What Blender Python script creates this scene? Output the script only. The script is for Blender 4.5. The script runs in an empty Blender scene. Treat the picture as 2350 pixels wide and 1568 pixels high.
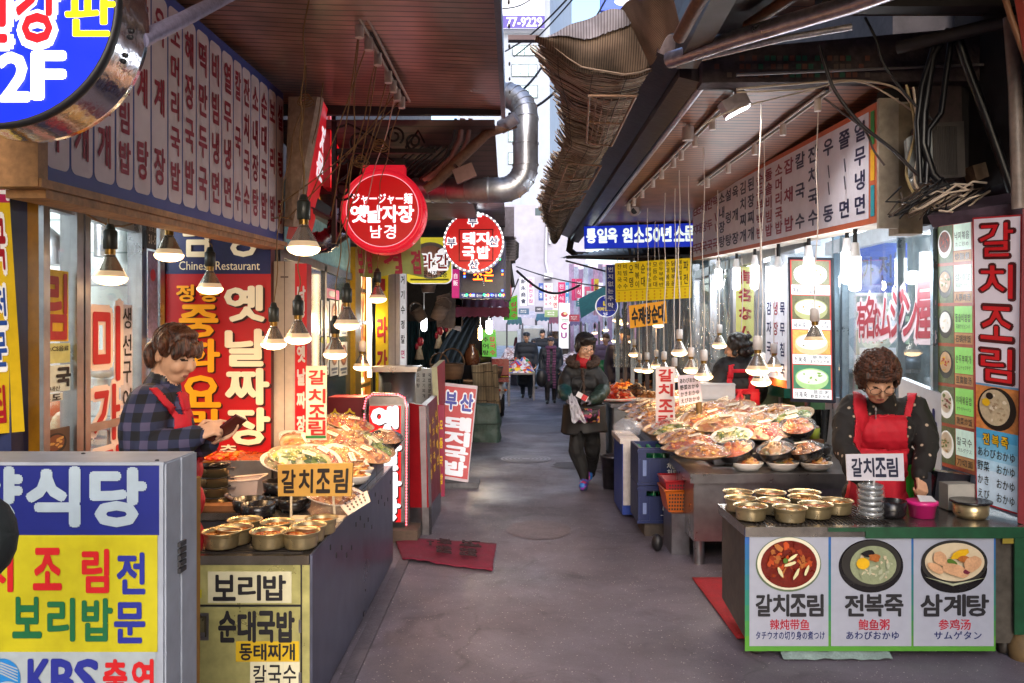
import bpy, bmesh, math, random
import numpy as np
from mathutils import Vector, Matrix, Quaternion, noise
random.seed(7)
S = bpy.context.scene
COL = S.collection
R = math.radians
# ---------------------------------------------------------------- camera, sky, sun, exposure
F, CX, HY, H = 1900.0, 1175.0, 765.0, 1.5      # focal length and centre in photo pixels (2350 wide), eye height
cam = bpy.data.cameras.new('camera'); camo = bpy.data.objects.new('camera', cam); COL.objects.link(camo)
camo.location = (0, 0, H); camo.rotation_euler = (R(90), 0, 0)
cam.sensor_width = 36; cam.lens = 36 * F / 2350; cam.shift_y = -19 / 2350
cam.clip_start = .05; cam.clip_end = 1000
S.camera = camo
W = bpy.data.worlds.new('World'); S.world = W; W.use_nodes = True
wn = W.node_tree
sky = wn.nodes.new('ShaderNodeTexSky'); sky.sky_type = 'NISHITA'; sky.sun_disc = False
sky.sun_elevation = R(30); sky.sun_rotation = R(172); sky.dust_density = 2.5; sky.ozone_density = 1.6
bg = wn.nodes['Background']; bg.inputs['Strength'].default_value = .15
wn.links.new(sky.outputs[0], bg.inputs['Color'])
sun = bpy.data.lights.new('sun', 'SUN'); sun.energy = .32;  sun.angle = R(45); sun.color = (.86, .83, 1)
suno = bpy.data.objects.new('sun', sun); COL.objects.link(suno); suno.location = (0, 0, 30)
suno.rotation_euler = (R(60), 0, R(8))
S.view_settings.view_transform = 'Standard'; S.view_settings.look = 'None'; S.view_settings.gamma = 1
S.view_settings.exposure = 1.72
S.cycles.max_bounces = 7; S.cycles.transparent_max_bounces = 24; S.cycles.use_denoising = True
S.cycles.sample_clamp_indirect = 6; S.cycles.caustics_reflective = False; S.cycles.caustics_refractive = False

# ---------------------------------------------------------------- pixels to points
def P(px, py, d): return Vector(((px - CX) * d / F, d, H - (py - HY) * d / F))
def gd(py): return F * H / (py - HY)
def dX(px, X): return X * F / (px - CX)

# ---------------------------------------------------------------- materials
def lin(h):
 h = h.lstrip('#'); o = []
 for i in (0, 2, 4):
  c = int(h[i:i + 2], 16) / 255
  o.append(c / 12.92 if c <= .04045 else ((c + .055) / 1.055) ** 2.4)
 return (*o, 1)
_mc = {}
def M(h, r=.55, m=0., e=0., v=.14, s=5., b=.0, bs=60., name=None, ev=None):
 """plain surface: base colour with procedural wear; e > 0 adds glow: lamps, lit signs and some unlit printed boards"""
 key = (h, r, m, e, v, s, b, bs)
 if key in _mc: return _mc[key]
 mt = bpy.data.materials.new(name or 'surface_' + h.strip('#')); mt.use_nodes = True
 nt = mt.node_tree; N = nt.nodes; L = nt.links; p = N['Principled BSDF']
 c = lin(h)
 p.inputs['Roughness'].default_value = r; p.inputs['Metallic'].default_value = m
 if v > 0:
  tc = N.new('ShaderNodeTexCoord'); nz = N.new('ShaderNodeTexNoise'); nz.inputs['Scale'].default_value = s
  nz.inputs['Detail'].default_value = 6; nz.inputs['Roughness'].default_value = .65
  L.new(tc.outputs['Object'], nz.inputs['Vector'])
  n3 = N.new('ShaderNodeTexNoise'); n3.inputs['Scale'].default_value = s * 5.5; n3.inputs['Detail'].default_value = 4; L.new(tc.outputs['Object'], n3.inputs['Vector'])
  mw = N.new('ShaderNodeMix'); mw.inputs[0].default_value = .4; L.new(nz.outputs['Fac'], mw.inputs[2]); L.new(n3.outputs['Fac'], mw.inputs[3])
  rp = N.new('ShaderNodeValToRGB'); L.new(mw.outputs[0], rp.inputs[0])
  rp.color_ramp.elements[0].position = .34; rp.color_ramp.elements[1].position = .64
  k0 = 1 - v * 1.4; k1 = 1 + v * .6
  rp.color_ramp.elements[0].color = (*[x * k0 for x in c[:3]], 1)
  rp.color_ramp.elements[1].color = (*[min(1, x * k1) for x in c[:3]], 1)
  L.new(rp.outputs[0], p.inputs['Base Color'])
  mr = N.new('ShaderNodeMapRange'); mr.inputs[3].default_value = max(.03, r - .12); mr.inputs[4].default_value = min(1, r + .12)
  L.new(nz.outputs['Fac'], mr.inputs[0]); L.new(mr.outputs[0], p.inputs['Roughness'])
  if b > 0:
   n2 = N.new('ShaderNodeTexNoise'); n2.inputs['Scale'].default_value = bs; n2.inputs['Detail'].default_value = 4
   L.new(tc.outputs['Object'], n2.inputs['Vector'])
   bp = N.new('ShaderNodeBump'); bp.inputs['Strength'].default_value = b; bp.inputs['Distance'].default_value = .01
   L.new(n2.outputs['Fac'], bp.inputs['Height']); L.new(bp.outputs[0], p.inputs['Normal'])
 else:
  p.inputs['Base Color'].default_value = c
 if e > 0:
  if e < 1.3: e *= .5
  p.inputs['Emission Color'].default_value = c; p.inputs['Emission Strength'].default_value = e
 _mc[key] = mt
 return mt
def glassy(name, h='#ffffff', rough=.03, alpha=.15, metal=0):
 """thin clear sheet: mostly see-through, glossy"""
 key = ('g', name)
 if key in _mc: return _mc[key]
 mt = bpy.data.materials.new(name); mt.use_nodes = True; nt = mt.node_tree; N = nt.nodes; L = nt.links
 N.remove(N['Principled BSDF']); out = N['Material Output']
 tr = N.new('ShaderNodeBsdfTransparent'); gl = N.new('ShaderNodeBsdfGlossy'); gl.inputs['Roughness'].default_value = rough
 df = N.new('ShaderNodeBsdfDiffuse'); df.inputs['Color'].default_value = lin(h); gl.inputs['Color'].default_value = (1, 1, 1, 1)
 lw = N.new('ShaderNodeLayerWeight'); pw = N.new('ShaderNodeMath'); pw.operation = 'POWER'; pw.inputs[1].default_value = 4; L.new(lw.outputs['Facing'], pw.inputs[0]); fr = N.new('ShaderNodeMath'); fr.operation = 'MULTIPLY_ADD'; fr.inputs[1].default_value = .5; fr.inputs[2].default_value = .045; L.new(pw.outputs[0], fr.inputs[0])
 m1 = N.new('ShaderNodeMixShader'); m1.inputs[0].default_value = alpha; L.new(tr.outputs[0], m1.inputs[1]); L.new(df.outputs[0], m1.inputs[2])
 m2 = N.new('ShaderNodeMixShader'); L.new(fr.outputs[0], m2.inputs[0]); L.new(m1.outputs[0], m2.inputs[1]); L.new(gl.outputs[0], m2.inputs[2])
 L.new(m2.outputs[0], out.inputs['Surface']); _mc[key] = mt
 return mt
def film_mat():
 """crinkled cling film"""
 if 'film' in _mc: return _mc['film']
 mt = glassy('cling_film', '#ffffff', .12, .05); nt = mt.node_tree; N = nt.nodes; L = nt.links
 tc = N.new('ShaderNodeTexCoord'); nz = N.new('ShaderNodeTexNoise'); nz.inputs['Scale'].default_value = 22; nz.inputs['Distortion'].default_value = 1.5
 nz.inputs['Detail'].default_value = 3; L.new(tc.outputs['Object'], nz.inputs['Vector'])
 bp = N.new('ShaderNodeBump'); bp.inputs['Strength'].default_value = .9; bp.inputs['Distance'].default_value = .02; L.new(nz.outputs['Fac'], bp.inputs['Height'])
 for n in N:
  if n.type == 'MATH' and n.operation == 'MULTIPLY_ADD': n.inputs[1].default_value = .4; n.inputs[2].default_value = .06
  if n.type in ('BSDF_GLOSSY', 'LAYER_WEIGHT'): L.new(bp.outputs[0], n.inputs['Normal'])
 _mc['film'] = mt
 return mt
def multi(name, cols, scale=30., rough=.45, bump=.4, mode='vor', emis=0):
 """many-coloured natural surface (food, flowers): cells of several colours"""
 key = ('mm', name)
 if key in _mc: return _mc[key]
 mt = bpy.data.materials.new(name); mt.use_nodes = True; nt = mt.node_tree; N = nt.nodes; L = nt.links; p = N['Principled BSDF']
 tc = N.new('ShaderNodeTexCoord')
 nz = N.new('ShaderNodeTexNoise'); nz.inputs['Scale'].default_value = scale * .6; L.new(tc.outputs['Object'], nz.inputs['Vector'])
 mx = N.new('ShaderNodeMix'); mx.data_type = 'RGBA'; mx.blend_type = 'ADD'; mx.inputs[0].default_value = .03
 L.new(tc.outputs['Object'], mx.inputs[6]); L.new(nz.outputs['Color'], mx.inputs[7])
 vo = N.new('ShaderNodeTexVoronoi'); vo.inputs['Scale'].default_value = scale; L.new(mx.outputs[2], vo.inputs['Vector'])
 rp = N.new('ShaderNodeValToRGB'); rp.color_ramp.interpolation = 'CONSTANT'
 el = rp.color_ramp.elements
 while len(el) < len(cols): el.new(.5)
 for i, c in enumerate(cols):
  el[i].position = i / len(cols); el[i].color = lin(c)
 sp = N.new('ShaderNodeSeparateColor'); L.new(vo.outputs['Color'], sp.inputs[0]); L.new(sp.outputs[0], rp.inputs[0])
 L.new(rp.outputs[0], p.inputs['Base Color']); p.inputs['Roughness'].default_value = rough
 if bump:
  bp = N.new('ShaderNodeBump'); bp.inputs['Strength'].default_value = bump; bp.inputs['Distance'].default_value = .02
  L.new(vo.outputs['Distance'], bp.inputs['Height']); L.new(bp.outputs[0], p.inputs['Normal'])
 if emis: L.new(rp.outputs[0], p.inputs['Emission Color']); p.inputs['Emission Strength'].default_value = emis
 _mc[key] = mt
 return mt
def stripes(name, h1, h2, axis='Z', scale=20., rough=.5, metal=0, width=.5, bump=0., noise_v=.12):
 """bands across one axis of the object (ribs, plaid, weave)"""
 key = ('st', name)
 if key in _mc: return _mc[key]
 mt = bpy.data.materials.new(name); mt.use_nodes = True; nt = mt.node_tree; N = nt.nodes; L = nt.links; p = N['Principled BSDF']
 tc = N.new('ShaderNodeTexCoord'); sx = N.new('ShaderNodeSeparateXYZ'); L.new(tc.outputs['Object'], sx.inputs[0])
 a = N.new('ShaderNodeMath'); a.operation = 'MULTIPLY'; a.inputs[1].default_value = scale; L.new(sx.outputs[axis], a.inputs[0])
 f = N.new('ShaderNodeMath'); f.operation = 'FRACT'; L.new(a.outputs[0], f.inputs[0])
 rp = N.new('ShaderNodeValToRGB'); L.new(f.outputs[0], rp.inputs[0]); el = rp.color_ramp.elements
 el[0].color = lin(h1); el[0].position = 0; el[1].color = lin(h1); el[1].position = width - .04
 e2 = el.new(width); e2.color = lin(h2); e3 = el.new(.97); e3.color = lin(h2); e4 = el.new(1.); e4.color = lin(h1)
 nz = N.new('ShaderNodeTexNoise'); nz.inputs['Scale'].default_value = 4; nz.inputs['Detail'].default_value = 8; L.new(tc.outputs['Object'], nz.inputs['Vector'])
 mr = N.new('ShaderNodeMapRange'); mr.inputs[3].default_value = 1 - 2 * noise_v; mr.inputs[4].default_value = 1 + noise_v; mr.inputs[1].default_value = .3; mr.inputs[2].default_value = .7
 L.new(nz.outputs['Fac'], mr.inputs[0])
 mx = N.new('ShaderNodeMix'); mx.data_type = 'RGBA'; mx.blend_type = 'MULTIPLY'; mx.inputs[0].default_value = 1
 L.new(rp.outputs[0], mx.inputs[6]); L.new(mr.outputs[0], mx.inputs[7])
 L.new(mx.outputs[2], p.inputs['Base Color']); p.inputs['Roughness'].default_value = rough; p.inputs['Metallic'].default_value = metal
 if bump:
  bp = N.new('ShaderNodeBump'); bp.inputs['Strength'].default_value = bump; bp.inputs['Distance'].default_value = .01
  L.new(rp.outputs[0], bp.inputs['Height']); L.new(bp.outputs[0], p.inputs['Normal'])
 _mc[key] = mt
 return mt
STEEL = M('#a8a6aa', .3, .95, v=.18, s=3, b=.08, bs=25, name='brushed_steel')
STEEL_D = M('#77757c', .34, .9, v=.3, s=4, b=.1, bs=20, name='dull_steel')
BRASS = M('#c4b288', .3, .8, v=.06, s=14, b=.03, bs=40, name='yellow_aluminium')
BLACK = M('#17161a', .5, v=.2); DARK = M('#2a262a', .6, v=.3, s=3); WHITE = M('#dcdadb', .5, v=.07); RUBBER = M('#101012', .7)
INK = M('#15131a', .6, v=.05); NAVY = M('#1b2560', .6, v=.05)

# ---------------------------------------------------------------- lettering
_tc = {}
_tcu = bpy.data.curves.new('lettering', 'FONT'); _tob = bpy.data.objects.new('lettering', _tcu)
def glyph(s, bold):
 k = (s, bold)
 if k not in _tc:
  _tcu.body = s; _tcu.size = 1; _tcu.offset = bold; _tcu.resolution_u = 2
  me = _tob.to_mesh()
  vs = np.array([v.co[:2] for v in me.vertices]).reshape(-1, 2); fs = [tuple(f.vertices) for f in me.polygons]
  _tob.to_mesh_clear(); _tc[k] = (vs, fs)
 return _tc[k]

# ---------------------------------------------------------------- mesh builder
class MB:
 def __init__(s): s.v = []; s.f = []; s.m = []; s.sm = []
 def add(s, vs, fs, m=0, sm=False):
  n = len(s.v); s.v.extend(Vector(v) for v in vs)
  for f in fs: s.f.append([i + n for i in f]); s.m.append(m); s.sm.append(sm)
 def box(s, c, d, m=0, rot=None):
  c = Vector(c); h = Vector(d) / 2; vs = []
  for z in (-1, 1):
   for y in (-1, 1):
    for x in (-1, 1):
     q = Vector((x * h.x, y * h.y, z * h.z)); vs.append(c + (rot @ q if rot else q))
  s.add(vs, [(0, 2, 3, 1), (4, 5, 7, 6), (0, 1, 5, 4), (2, 6, 7, 3), (0, 4, 6, 2), (1, 3, 7, 5)], m)
 def bx(s, x0, y0, z0, x1, y1, z1, m=0): s.box(((x0 + x1) / 2, (y0 + y1) / 2, (z0 + z1) / 2), (abs(x1 - x0), abs(y1 - y0), abs(z1 - z0)), m)
 def quad(s, a, b, c, d, m=0): s.add([a, b, c, d], [(0, 1, 2, 3)], m)
 def slab(s, tl, tr, br, bl, t, m=0, ms=None):
  """panel seen from the front, t thick behind its face"""
  n = (Vector(tr) - Vector(tl)).cross(Vector(bl) - Vector(tl)).normalized()
  fr = [Vector(q) for q in (tl, tr, br, bl)]; bk = [q + n * t for q in fr]
  s.add(fr + bk, [(0, 3, 2, 1)], m)
  s.add(fr + bk, [(4, 5, 6, 7), (0, 1, 5, 4), (1, 2, 6, 5), (2, 3, 7, 6), (3, 0, 4, 7)], m if ms is None else ms)
 def tube(s, pts, r, m=0, n=8, cap=True):
  pts = [Vector(p) for p in pts]; k = len(pts); rs = r if isinstance(r, (list, tuple)) else [r] * k
  vs = []; prev = None
  for i, p in enumerate(pts):
   t = (pts[min(i + 1, k - 1)] - pts[max(i - 1, 0)]).normalized()
   if prev is None:
    u = t.orthogonal().normalized()
   else:
    u = (prev - t * prev.dot(t)); u = u.normalized() if u.length > 1e-5 else t.orthogonal().normalized()
   prev = u; w = t.cross(u)
   for j in range(n):
    a = 2 * math.pi * j / n; vs.append(p + (u * math.cos(a) + w * math.sin(a)) * rs[i])
  fs = [(i * n + j, i * n + (j + 1) % n, (i + 1) * n + (j + 1) % n, (i + 1) * n + j) for i in range(k - 1) for j in range(n)]
  s.add(vs, fs, m, True)
  if cap: s.add(vs[:n][::-1], [tuple(range(n))], m); s.add(vs[-n:], [tuple(range(n))], m)
 def lathe(s, prof, c, m=0, n=24, ax=None, sx=1, sy=1, sm=True, cap0=False, cap1=False, ms=None):
  """profile of (radius, height); ax rotates it; ms gives a material per ring"""
  c = Vector(c); vs = []
  for r, z in prof:
   for j in range(n):
    a = 2 * math.pi * j / n; q = Vector((r * math.cos(a) * sx, r * math.sin(a) * sy, z)); vs.append(c + (ax @ q if ax else q))
  for i in range(len(prof) - 1):
   base = len(s.v) if i == 0 else base
   if i == 0: s.v.extend(vs)
   for j in range(n):
    s.f.append([base + i * n + j, base + i * n + (j + 1) % n, base + (i + 1) * n + (j + 1) % n, base + (i + 1) * n + j])
    s.m.append(ms[i] if ms else m); s.sm.append(sm)
  if cap0: s.add(vs[:n][::-1], [tuple(range(n))], ms[0] if ms else m)
  if cap1: s.add(vs[-n:], [tuple(range(n))], ms[-1] if ms else m)
 def ell(s, c, r, m=0, rot=None, nu=12, nv=8):
  c = Vector(c); r = (r, r, r) if isinstance(r, (int, float)) else r; vs = []
  for i in range(nv + 1):
   a = math.pi * i / nv
   for j in range(nu):
    b = 2 * math.pi * j / nu
    q = Vector((r[0] * math.sin(a) * math.cos(b), r[1] * math.sin(a) * math.sin(b), r[2] * math.cos(a))); vs.append(c + (rot @ q if rot else q))
  fs = [(i * nu + j, (i + 1) * nu + j, (i + 1) * nu + (j + 1) % nu, i * nu + (j + 1) % nu) for i in range(nv) for j in range(nu)]
  s.add(vs, fs, m, True)
 def grid(s, fn, nu, nv, m=0, sm=True, close=False):
  vs = [fn(i / nu, j / nv) for j in range(nv + 1) for i in range(nu + 1)]
  s.add(vs, [(j * (nu + 1) + i, j * (nu + 1) + i + 1, (j + 1) * (nu + 1) + i + 1, (j + 1) * (nu + 1) + i) for j in range(nv) for i in range(nu)], m, sm)
 def build(s, name, mats, parent=None, base=None, bevel=0., weld=False):
  me = bpy.data.meshes.new(name)
  if parent is not None: off = wl(parent)
  elif base is not None: off = Vector(base)
  else:
   a = np.array([v[:] for v in s.v]); lo = a.min(0); hi = a.max(0); off = Vector(((lo[0] + hi[0]) / 2, (lo[1] + hi[1]) / 2, lo[2]))
  me.from_pydata([(v - off)[:] for v in s.v], [], s.f)
  for mt in (mats if isinstance(mats, (list, tuple)) else [mats]): me.materials.append(mt)
  me.polygons.foreach_set('material_index', s.m); me.polygons.foreach_set('use_smooth', s.sm)
  if bevel or weld:
   bm = bmesh.new(); bm.from_mesh(me); bmesh.ops.remove_doubles(bm, verts=bm.verts, dist=1e-5)
   bmesh.ops.recalc_face_normals(bm, faces=bm.faces)
   if bevel:
    ed = [e for e in bm.edges if len(e.link_faces) == 2 and e.calc_face_angle(0) > .6]
    bmesh.ops.bevel(bm, geom=ed, offset=bevel, segments=2, affect='EDGES', clamp_overlap=True)
   bm.to_mesh(me); bm.free()
  me.update()
  o = bpy.data.objects.new(name, me); COL.objects.link(o)
  if parent is not None: o.parent = parent
  else: o.location = off
  return o
def wl(o):
 v = Vector()
 while o is not None: v += o.location; o = o.parent
 return v
def thing(name, label, cat, loc=(0, 0, 0), group=None):
 o = bpy.data.objects.new(name, None); COL.objects.link(o); o.location = loc; o.empty_display_size = .1
 return tag(o, label, cat, group)
def tag(o, label, cat, group=None, kind=None):
 o['label'] = label; o['category'] = cat
 if group: o['group'] = group
 if kind: o['kind'] = kind
 return o
def struct(o): o['kind'] = 'structure'; return o
def copy_tree(o, loc=None, parent=None, rot=None, scale=None):
 c = o.copy(); COL.objects.link(c)
 if parent is not None: c.parent = parent
 if loc is not None: c.location = loc
 if rot is not None: c.rotation_euler = rot
 if scale is not None: c.scale = scale
 for ch in list(o.children): copy_tree(ch, parent=c)
 return c
def lamp(kind, loc, energy, color, parent=None, size=.03, spot=None):
 l = bpy.data.lights.new('lamp_light', kind); l.energy = energy; l.color = color
 if kind == 'POINT': l.shadow_soft_size = size
 if kind == 'SPOT': l.spot_size = R(spot); l.spot_blend = .6; l.shadow_soft_size = size
 if kind == 'AREA': l.size = size
 o = bpy.data.objects.new('lamp_light', l); COL.objects.link(o)
 if parent is not None: o.parent = parent; o.location = Vector(loc) - wl(parent)
 else: o.location = loc
 return o

def stamps(bold):
 """heavier strokes come from repeating the outline a little to each side"""
 e = bold - .004
 if e < .009: return ((0, 0),)
 if e < .02: return ((-e, 0), (e, 0), (0, e * .8), (0, -e * .8))
 return ((0, 0), (-e, 0), (e, 0), (0, e), (0, -e), (-e * .7, e * .7), (e * .7, e * .7), (-e * .7, -e * .7), (e * .7, -e * .7))

# ---------------------------------------------------------------- flat faces one can write and draw on
class Pan:
 """a face with corners tl tr br bl and its own (u, v) ruler, v downwards; writes into mesh builder mb"""
 def __init__(s, mb, tl, tr, br, bl, box, gap=.0012):
  s.mb = mb; s.q = [Vector(x) for x in (tl, tr, br, bl)]; s.b = box; s.gap = gap; s.k = 1
  n0 = (s.q[1] - s.q[0]).cross(s.q[3] - s.q[0]); o = Vector((0, 0, H)); r = s.q[2] - o
  if abs(n0.normalized().dot(s.q[2] - s.q[0])) > 1e-4: s.q[2] = o + r * (n0.dot(s.q[0] - o) / n0.dot(r))
  s.n = -(s.q[1] - s.q[0]).cross(s.q[3] - s.q[0]).normalized()
 def at(s, u, v, lift=None):
  x = (u - s.b[0]) / (s.b[2] - s.b[0]); y = (v - s.b[1]) / (s.b[3] - s.b[1])
  p = (s.q[0] * (1 - x) + s.q[1] * x) * (1 - y) + (s.q[3] * (1 - x) + s.q[2] * x) * y
  return p + s.n * (s.gap * (s.k if lift is None else lift))
 def layer(s, k): s.k = k; return s
 def base(s, t, m, ms=None): s.mb.slab(*s.q, t, m, ms); return s
 def rbase(s, t, r, m, ms):
  u0, v0, u1, v1 = s.b; pts = [(cx_ + r * math.cos(R(a + 15 * k)), cy_ + r * math.sin(R(a + 15 * k))) for cx_, cy_, a in ((u1 - r, v0 + r, -90), (u1 - r, v1 - r, 0), (u0 + r, v1 - r, 90), (u0 + r, v0 + r, 180)) for k in range(7)]
  s.poly(pts, m, 0); f = [s.at(u, v, 0) for u, v in pts]; b = [q - s.n * t for q in f]; n = len(f); s.mb.add(f + b, [(i, (i + 1) % n, n + (i + 1) % n, n + i) for i in range(n)] + [tuple(range(n, 2 * n))], ms); return pts
 def rect(s, u0, v0, u1, v1, m, k=None): s.mb.add([s.at(u0, v0, k), s.at(u0, v1, k), s.at(u1, v1, k), s.at(u1, v0, k)], [(0, 1, 2, 3)], m)
 def poly(s, pts, m, k=None): s.mb.add([s.at(u, v, k) for u, v in pts][::-1], [tuple(range(len(pts)))], m)
 def disc(s, u, v, ru, rv, m, k=None, n=28, jag=0, rot=0):
  pts = []
  for j in range(n):
   a = -2 * math.pi * j / n; q = 1 + jag * random.uniform(-1, 1); x = ru * q * math.cos(a); y = rv * q * math.sin(a)
   pts.append((u + x * math.cos(rot) - y * math.sin(rot), v + x * math.sin(rot) + y * math.cos(rot)))
  s.poly(pts[::-1], m, k)
 def ring(s, u, v, r0, r1, m, k=None, n=48, asp=1.):
  a = [(u + math.cos(2 * math.pi * j / n) * r0, v + math.sin(2 * math.pi * j / n) * r0 * asp) for j in range(n)]
  b = [(u + math.cos(2 * math.pi * j / n) * r1, v + math.sin(2 * math.pi * j / n) * r1 * asp) for j in range(n)]
  s.mb.add([s.at(*q, k) for q in a + b], [(j, n + j, n + (j + 1) % n, (j + 1) % n) for j in range(n)], m)
 def text(s, t, u0, v0, u1, v1, m, bold=.02, k=None, slant=0.):
  vs, fs = glyph(t, 0)
  if len(vs) == 0: return
  lo = vs.min(0); hi = vs.max(0); sz = np.maximum(hi - lo, 1e-4)
  q = (vs - lo) / sz
  for i, (ox, oy) in enumerate(stamps(bold)):
   kk = (s.k if k is None else k) + i * .06
   s.mb.add([s.at(u0 + (x + ox / sz[0] + slant * (y - .5)) * (u1 - u0), v1 - (y + oy / sz[1]) * (v1 - v0), kk) for x, y in q], fs, m)
 def cell(s, t, u0, v0, u1, v1, m, bold=.02, k=None, slant=0.):
  """one character on its em square, so thin marks keep their size"""
  vs, fs = glyph(t, 0)
  if len(vs) == 0: return
  for i, (ox, oy) in enumerate(stamps(bold)):
   kk = (s.k if k is None else k) + i * .06
   s.mb.add([s.at(u0 + (x + ox + slant * (y - .4)) * (u1 - u0), v1 - (y + oy + .16) / 1.06 * (v1 - v0), kk) for x, y in vs], fs, m)
 def col(s, t, u0, v0, u1, v1, m, bold=.02, k=None, fit=False, slant=0., gap=.12):
  n = len(t); h = (v1 - v0) / n
  for i, c in enumerate(t):
   if c != ' ': (s.text if fit else s.cell)(c, u0, v0 + (i + gap / 2) * h, u1, v0 + (i + 1 - gap / 2) * h, m, bold, k, slant)
 def row(s, t, u0, v0, u1, v1, m, bold=.02, k=None, fit=False, slant=0., gap=.12):
  n = len(t); w = (u1 - u0) / n
  for i, c in enumerate(t):
   if c != ' ': (s.text if fit else s.cell)(c, u0 + (i + gap / 2) * w, v0, u0 + (i + 1 - gap / 2) * w, v1, m, bold, k, slant)
def PF(mb, x0, y0, x1, y1, d, gap=.0015):
 """upright face square to the camera at depth d, ruled in photo pixels"""
 return Pan(mb, P(x0, y0, d), P(x1, y0, d), P(x1, y1, d), P(x0, y1, d), (x0, y0, x1, y1), gap)
def PQ(mb, tl, tr, br, bl, w=100., h=100., gap=.0015):
 return Pan(mb, P(*tl), P(*tr), P(*br), P(*bl), (0, 0, w, h), gap)
# ================================================================ SETTING
def asphalt():
 mt = bpy.data.materials.new('worn_asphalt'); mt.use_nodes = True; nt = mt.node_tree; N = nt.nodes; L = nt.links; p = N['Principled BSDF']
 tc = N.new('ShaderNodeTexCoord')
 def nz(sc, det=8, ro=.6, dist=0):
  n = N.new('ShaderNodeTexNoise'); n.inputs['Scale'].default_value = sc; n.inputs['Detail'].default_value = det; n.inputs['Roughness'].default_value = ro; n.inputs['Distortion'].default_value = dist
  L.new(tc.outputs['Object'], n.inputs['Vector']); return n
 def ramp(src, a, b, c0, c1):
  r = N.new('ShaderNodeValToRGB'); r.color_ramp.elements[0].position = a; r.color_ramp.elements[1].position = b
  r.color_ramp.elements[0].color = c0; r.color_ramp.elements[1].color = c1; L.new(src, r.inputs[0]); return r
 def mix(a, b, f=None, mode='MIX', fv=1.):
  m = N.new('ShaderNodeMix'); m.data_type = 'RGBA'; m.blend_type = mode; m.inputs[0].default_value = fv
  L.new(a, m.inputs[6]); L.new(b, m.inputs[7])
  if f is not None: L.new(f, m.inputs[0])
  return m.outputs[2]
 big = ramp(nz(.8, 9, .62, .6).outputs['Fac'], .34, .68, lin('#4b464e'), lin('#716a75'))
 g = N.new('ShaderNodeTexVoronoi'); g.inputs['Scale'].default_value = 210; L.new(tc.outputs['Object'], g.inputs['Vector'])
 gs = N.new('ShaderNodeSeparateColor'); L.new(g.outputs['Color'], gs.inputs[0])
 gr = ramp(gs.outputs[0], .1, .95, (.62, .62, .62, 1), (1.38, 1.36, 1.34, 1))
 c = mix(big.outputs[0], gr.outputs[0], mode='MULTIPLY', fv=.2)
 chip = ramp(gs.outputs[1], .99, .994, (0, 0, 0, 1), (1, 1, 1, 1))
 pale = N.new('ShaderNodeRGB'); pale.outputs[0].default_value = lin('#b9b1ac'); c = mix(c, pale.outputs[0], chip.outputs[0])
 st = ramp(nz(2.3, 10, .7, 1.2).outputs['Fac'], .55, .72, (0, 0, 0, 1), (.7, .7, .7, 1))
 dk = N.new('ShaderNodeRGB'); dk.outputs[0].default_value = lin('#2b2629'); c = mix(c, dk.outputs[0], st.outputs[0])
 wr = N.new('ShaderNodeTexNoise'); wr.inputs['Scale'].default_value = 1.3; wr.inputs['Detail'].default_value = 5; L.new(tc.outputs['Object'], wr.inputs['Vector'])
 ad = N.new('ShaderNodeMix'); ad.data_type = 'RGBA'; ad.blend_type = 'ADD'; ad.inputs[0].default_value = .8; L.new(tc.outputs['Object'], ad.inputs[6]); L.new(wr.outputs['Color'], ad.inputs[7])
 vc = N.new('ShaderNodeTexVoronoi'); vc.feature = 'DISTANCE_TO_EDGE'; vc.inputs['Scale'].default_value = .55; L.new(ad.outputs[2], vc.inputs['Vector'])
 cr = ramp(vc.outputs['Distance'], .0, .007, (1, 1, 1, 1), (0, 0, 0, 1))
 msk = ramp(nz(.9, 3).outputs['Fac'], .48, .56, (0, 0, 0, 1), (.45, .45, .45, 1))
 cm = mix(cr.outputs[0], msk.outputs[0], mode='MULTIPLY')
 c = mix(c, dk.outputs[0], cm)
 rust = ramp(nz(3.1, 6, .7).outputs['Fac'], .66, .74, (0, 0, 0, 1), (.22, .22, .22, 1))
 br = N.new('ShaderNodeRGB'); br.outputs[0].default_value = lin('#6a5648'); c = mix(c, br.outputs[0], rust.outputs[0])
 L.new(c, p.inputs['Base Color'])
 rr = ramp(nz(1.1, 6).outputs['Fac'], .35, .65, (.33, .33, .33, 1), (.7, .7, .7, 1)); L.new(rr.outputs[0], p.inputs['Roughness'])
 bp = N.new('ShaderNodeBump'); bp.inputs['Strength'].default_value = .45; bp.inputs['Distance'].default_value = .006
 L.new(gs.outputs[2], bp.inputs['Height']); L.new(bp.outputs[0], p.inputs['Normal'])
 return mt
ASPH = asphalt()
mb = MB(); mb.grid(lambda u, v: Vector((-60 + 120 * u, -25 + 125 * v, 0)), 60, 60, 0, True)
struct(mb.build('ground', [ASPH], base=(0, 0, 0)))

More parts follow.
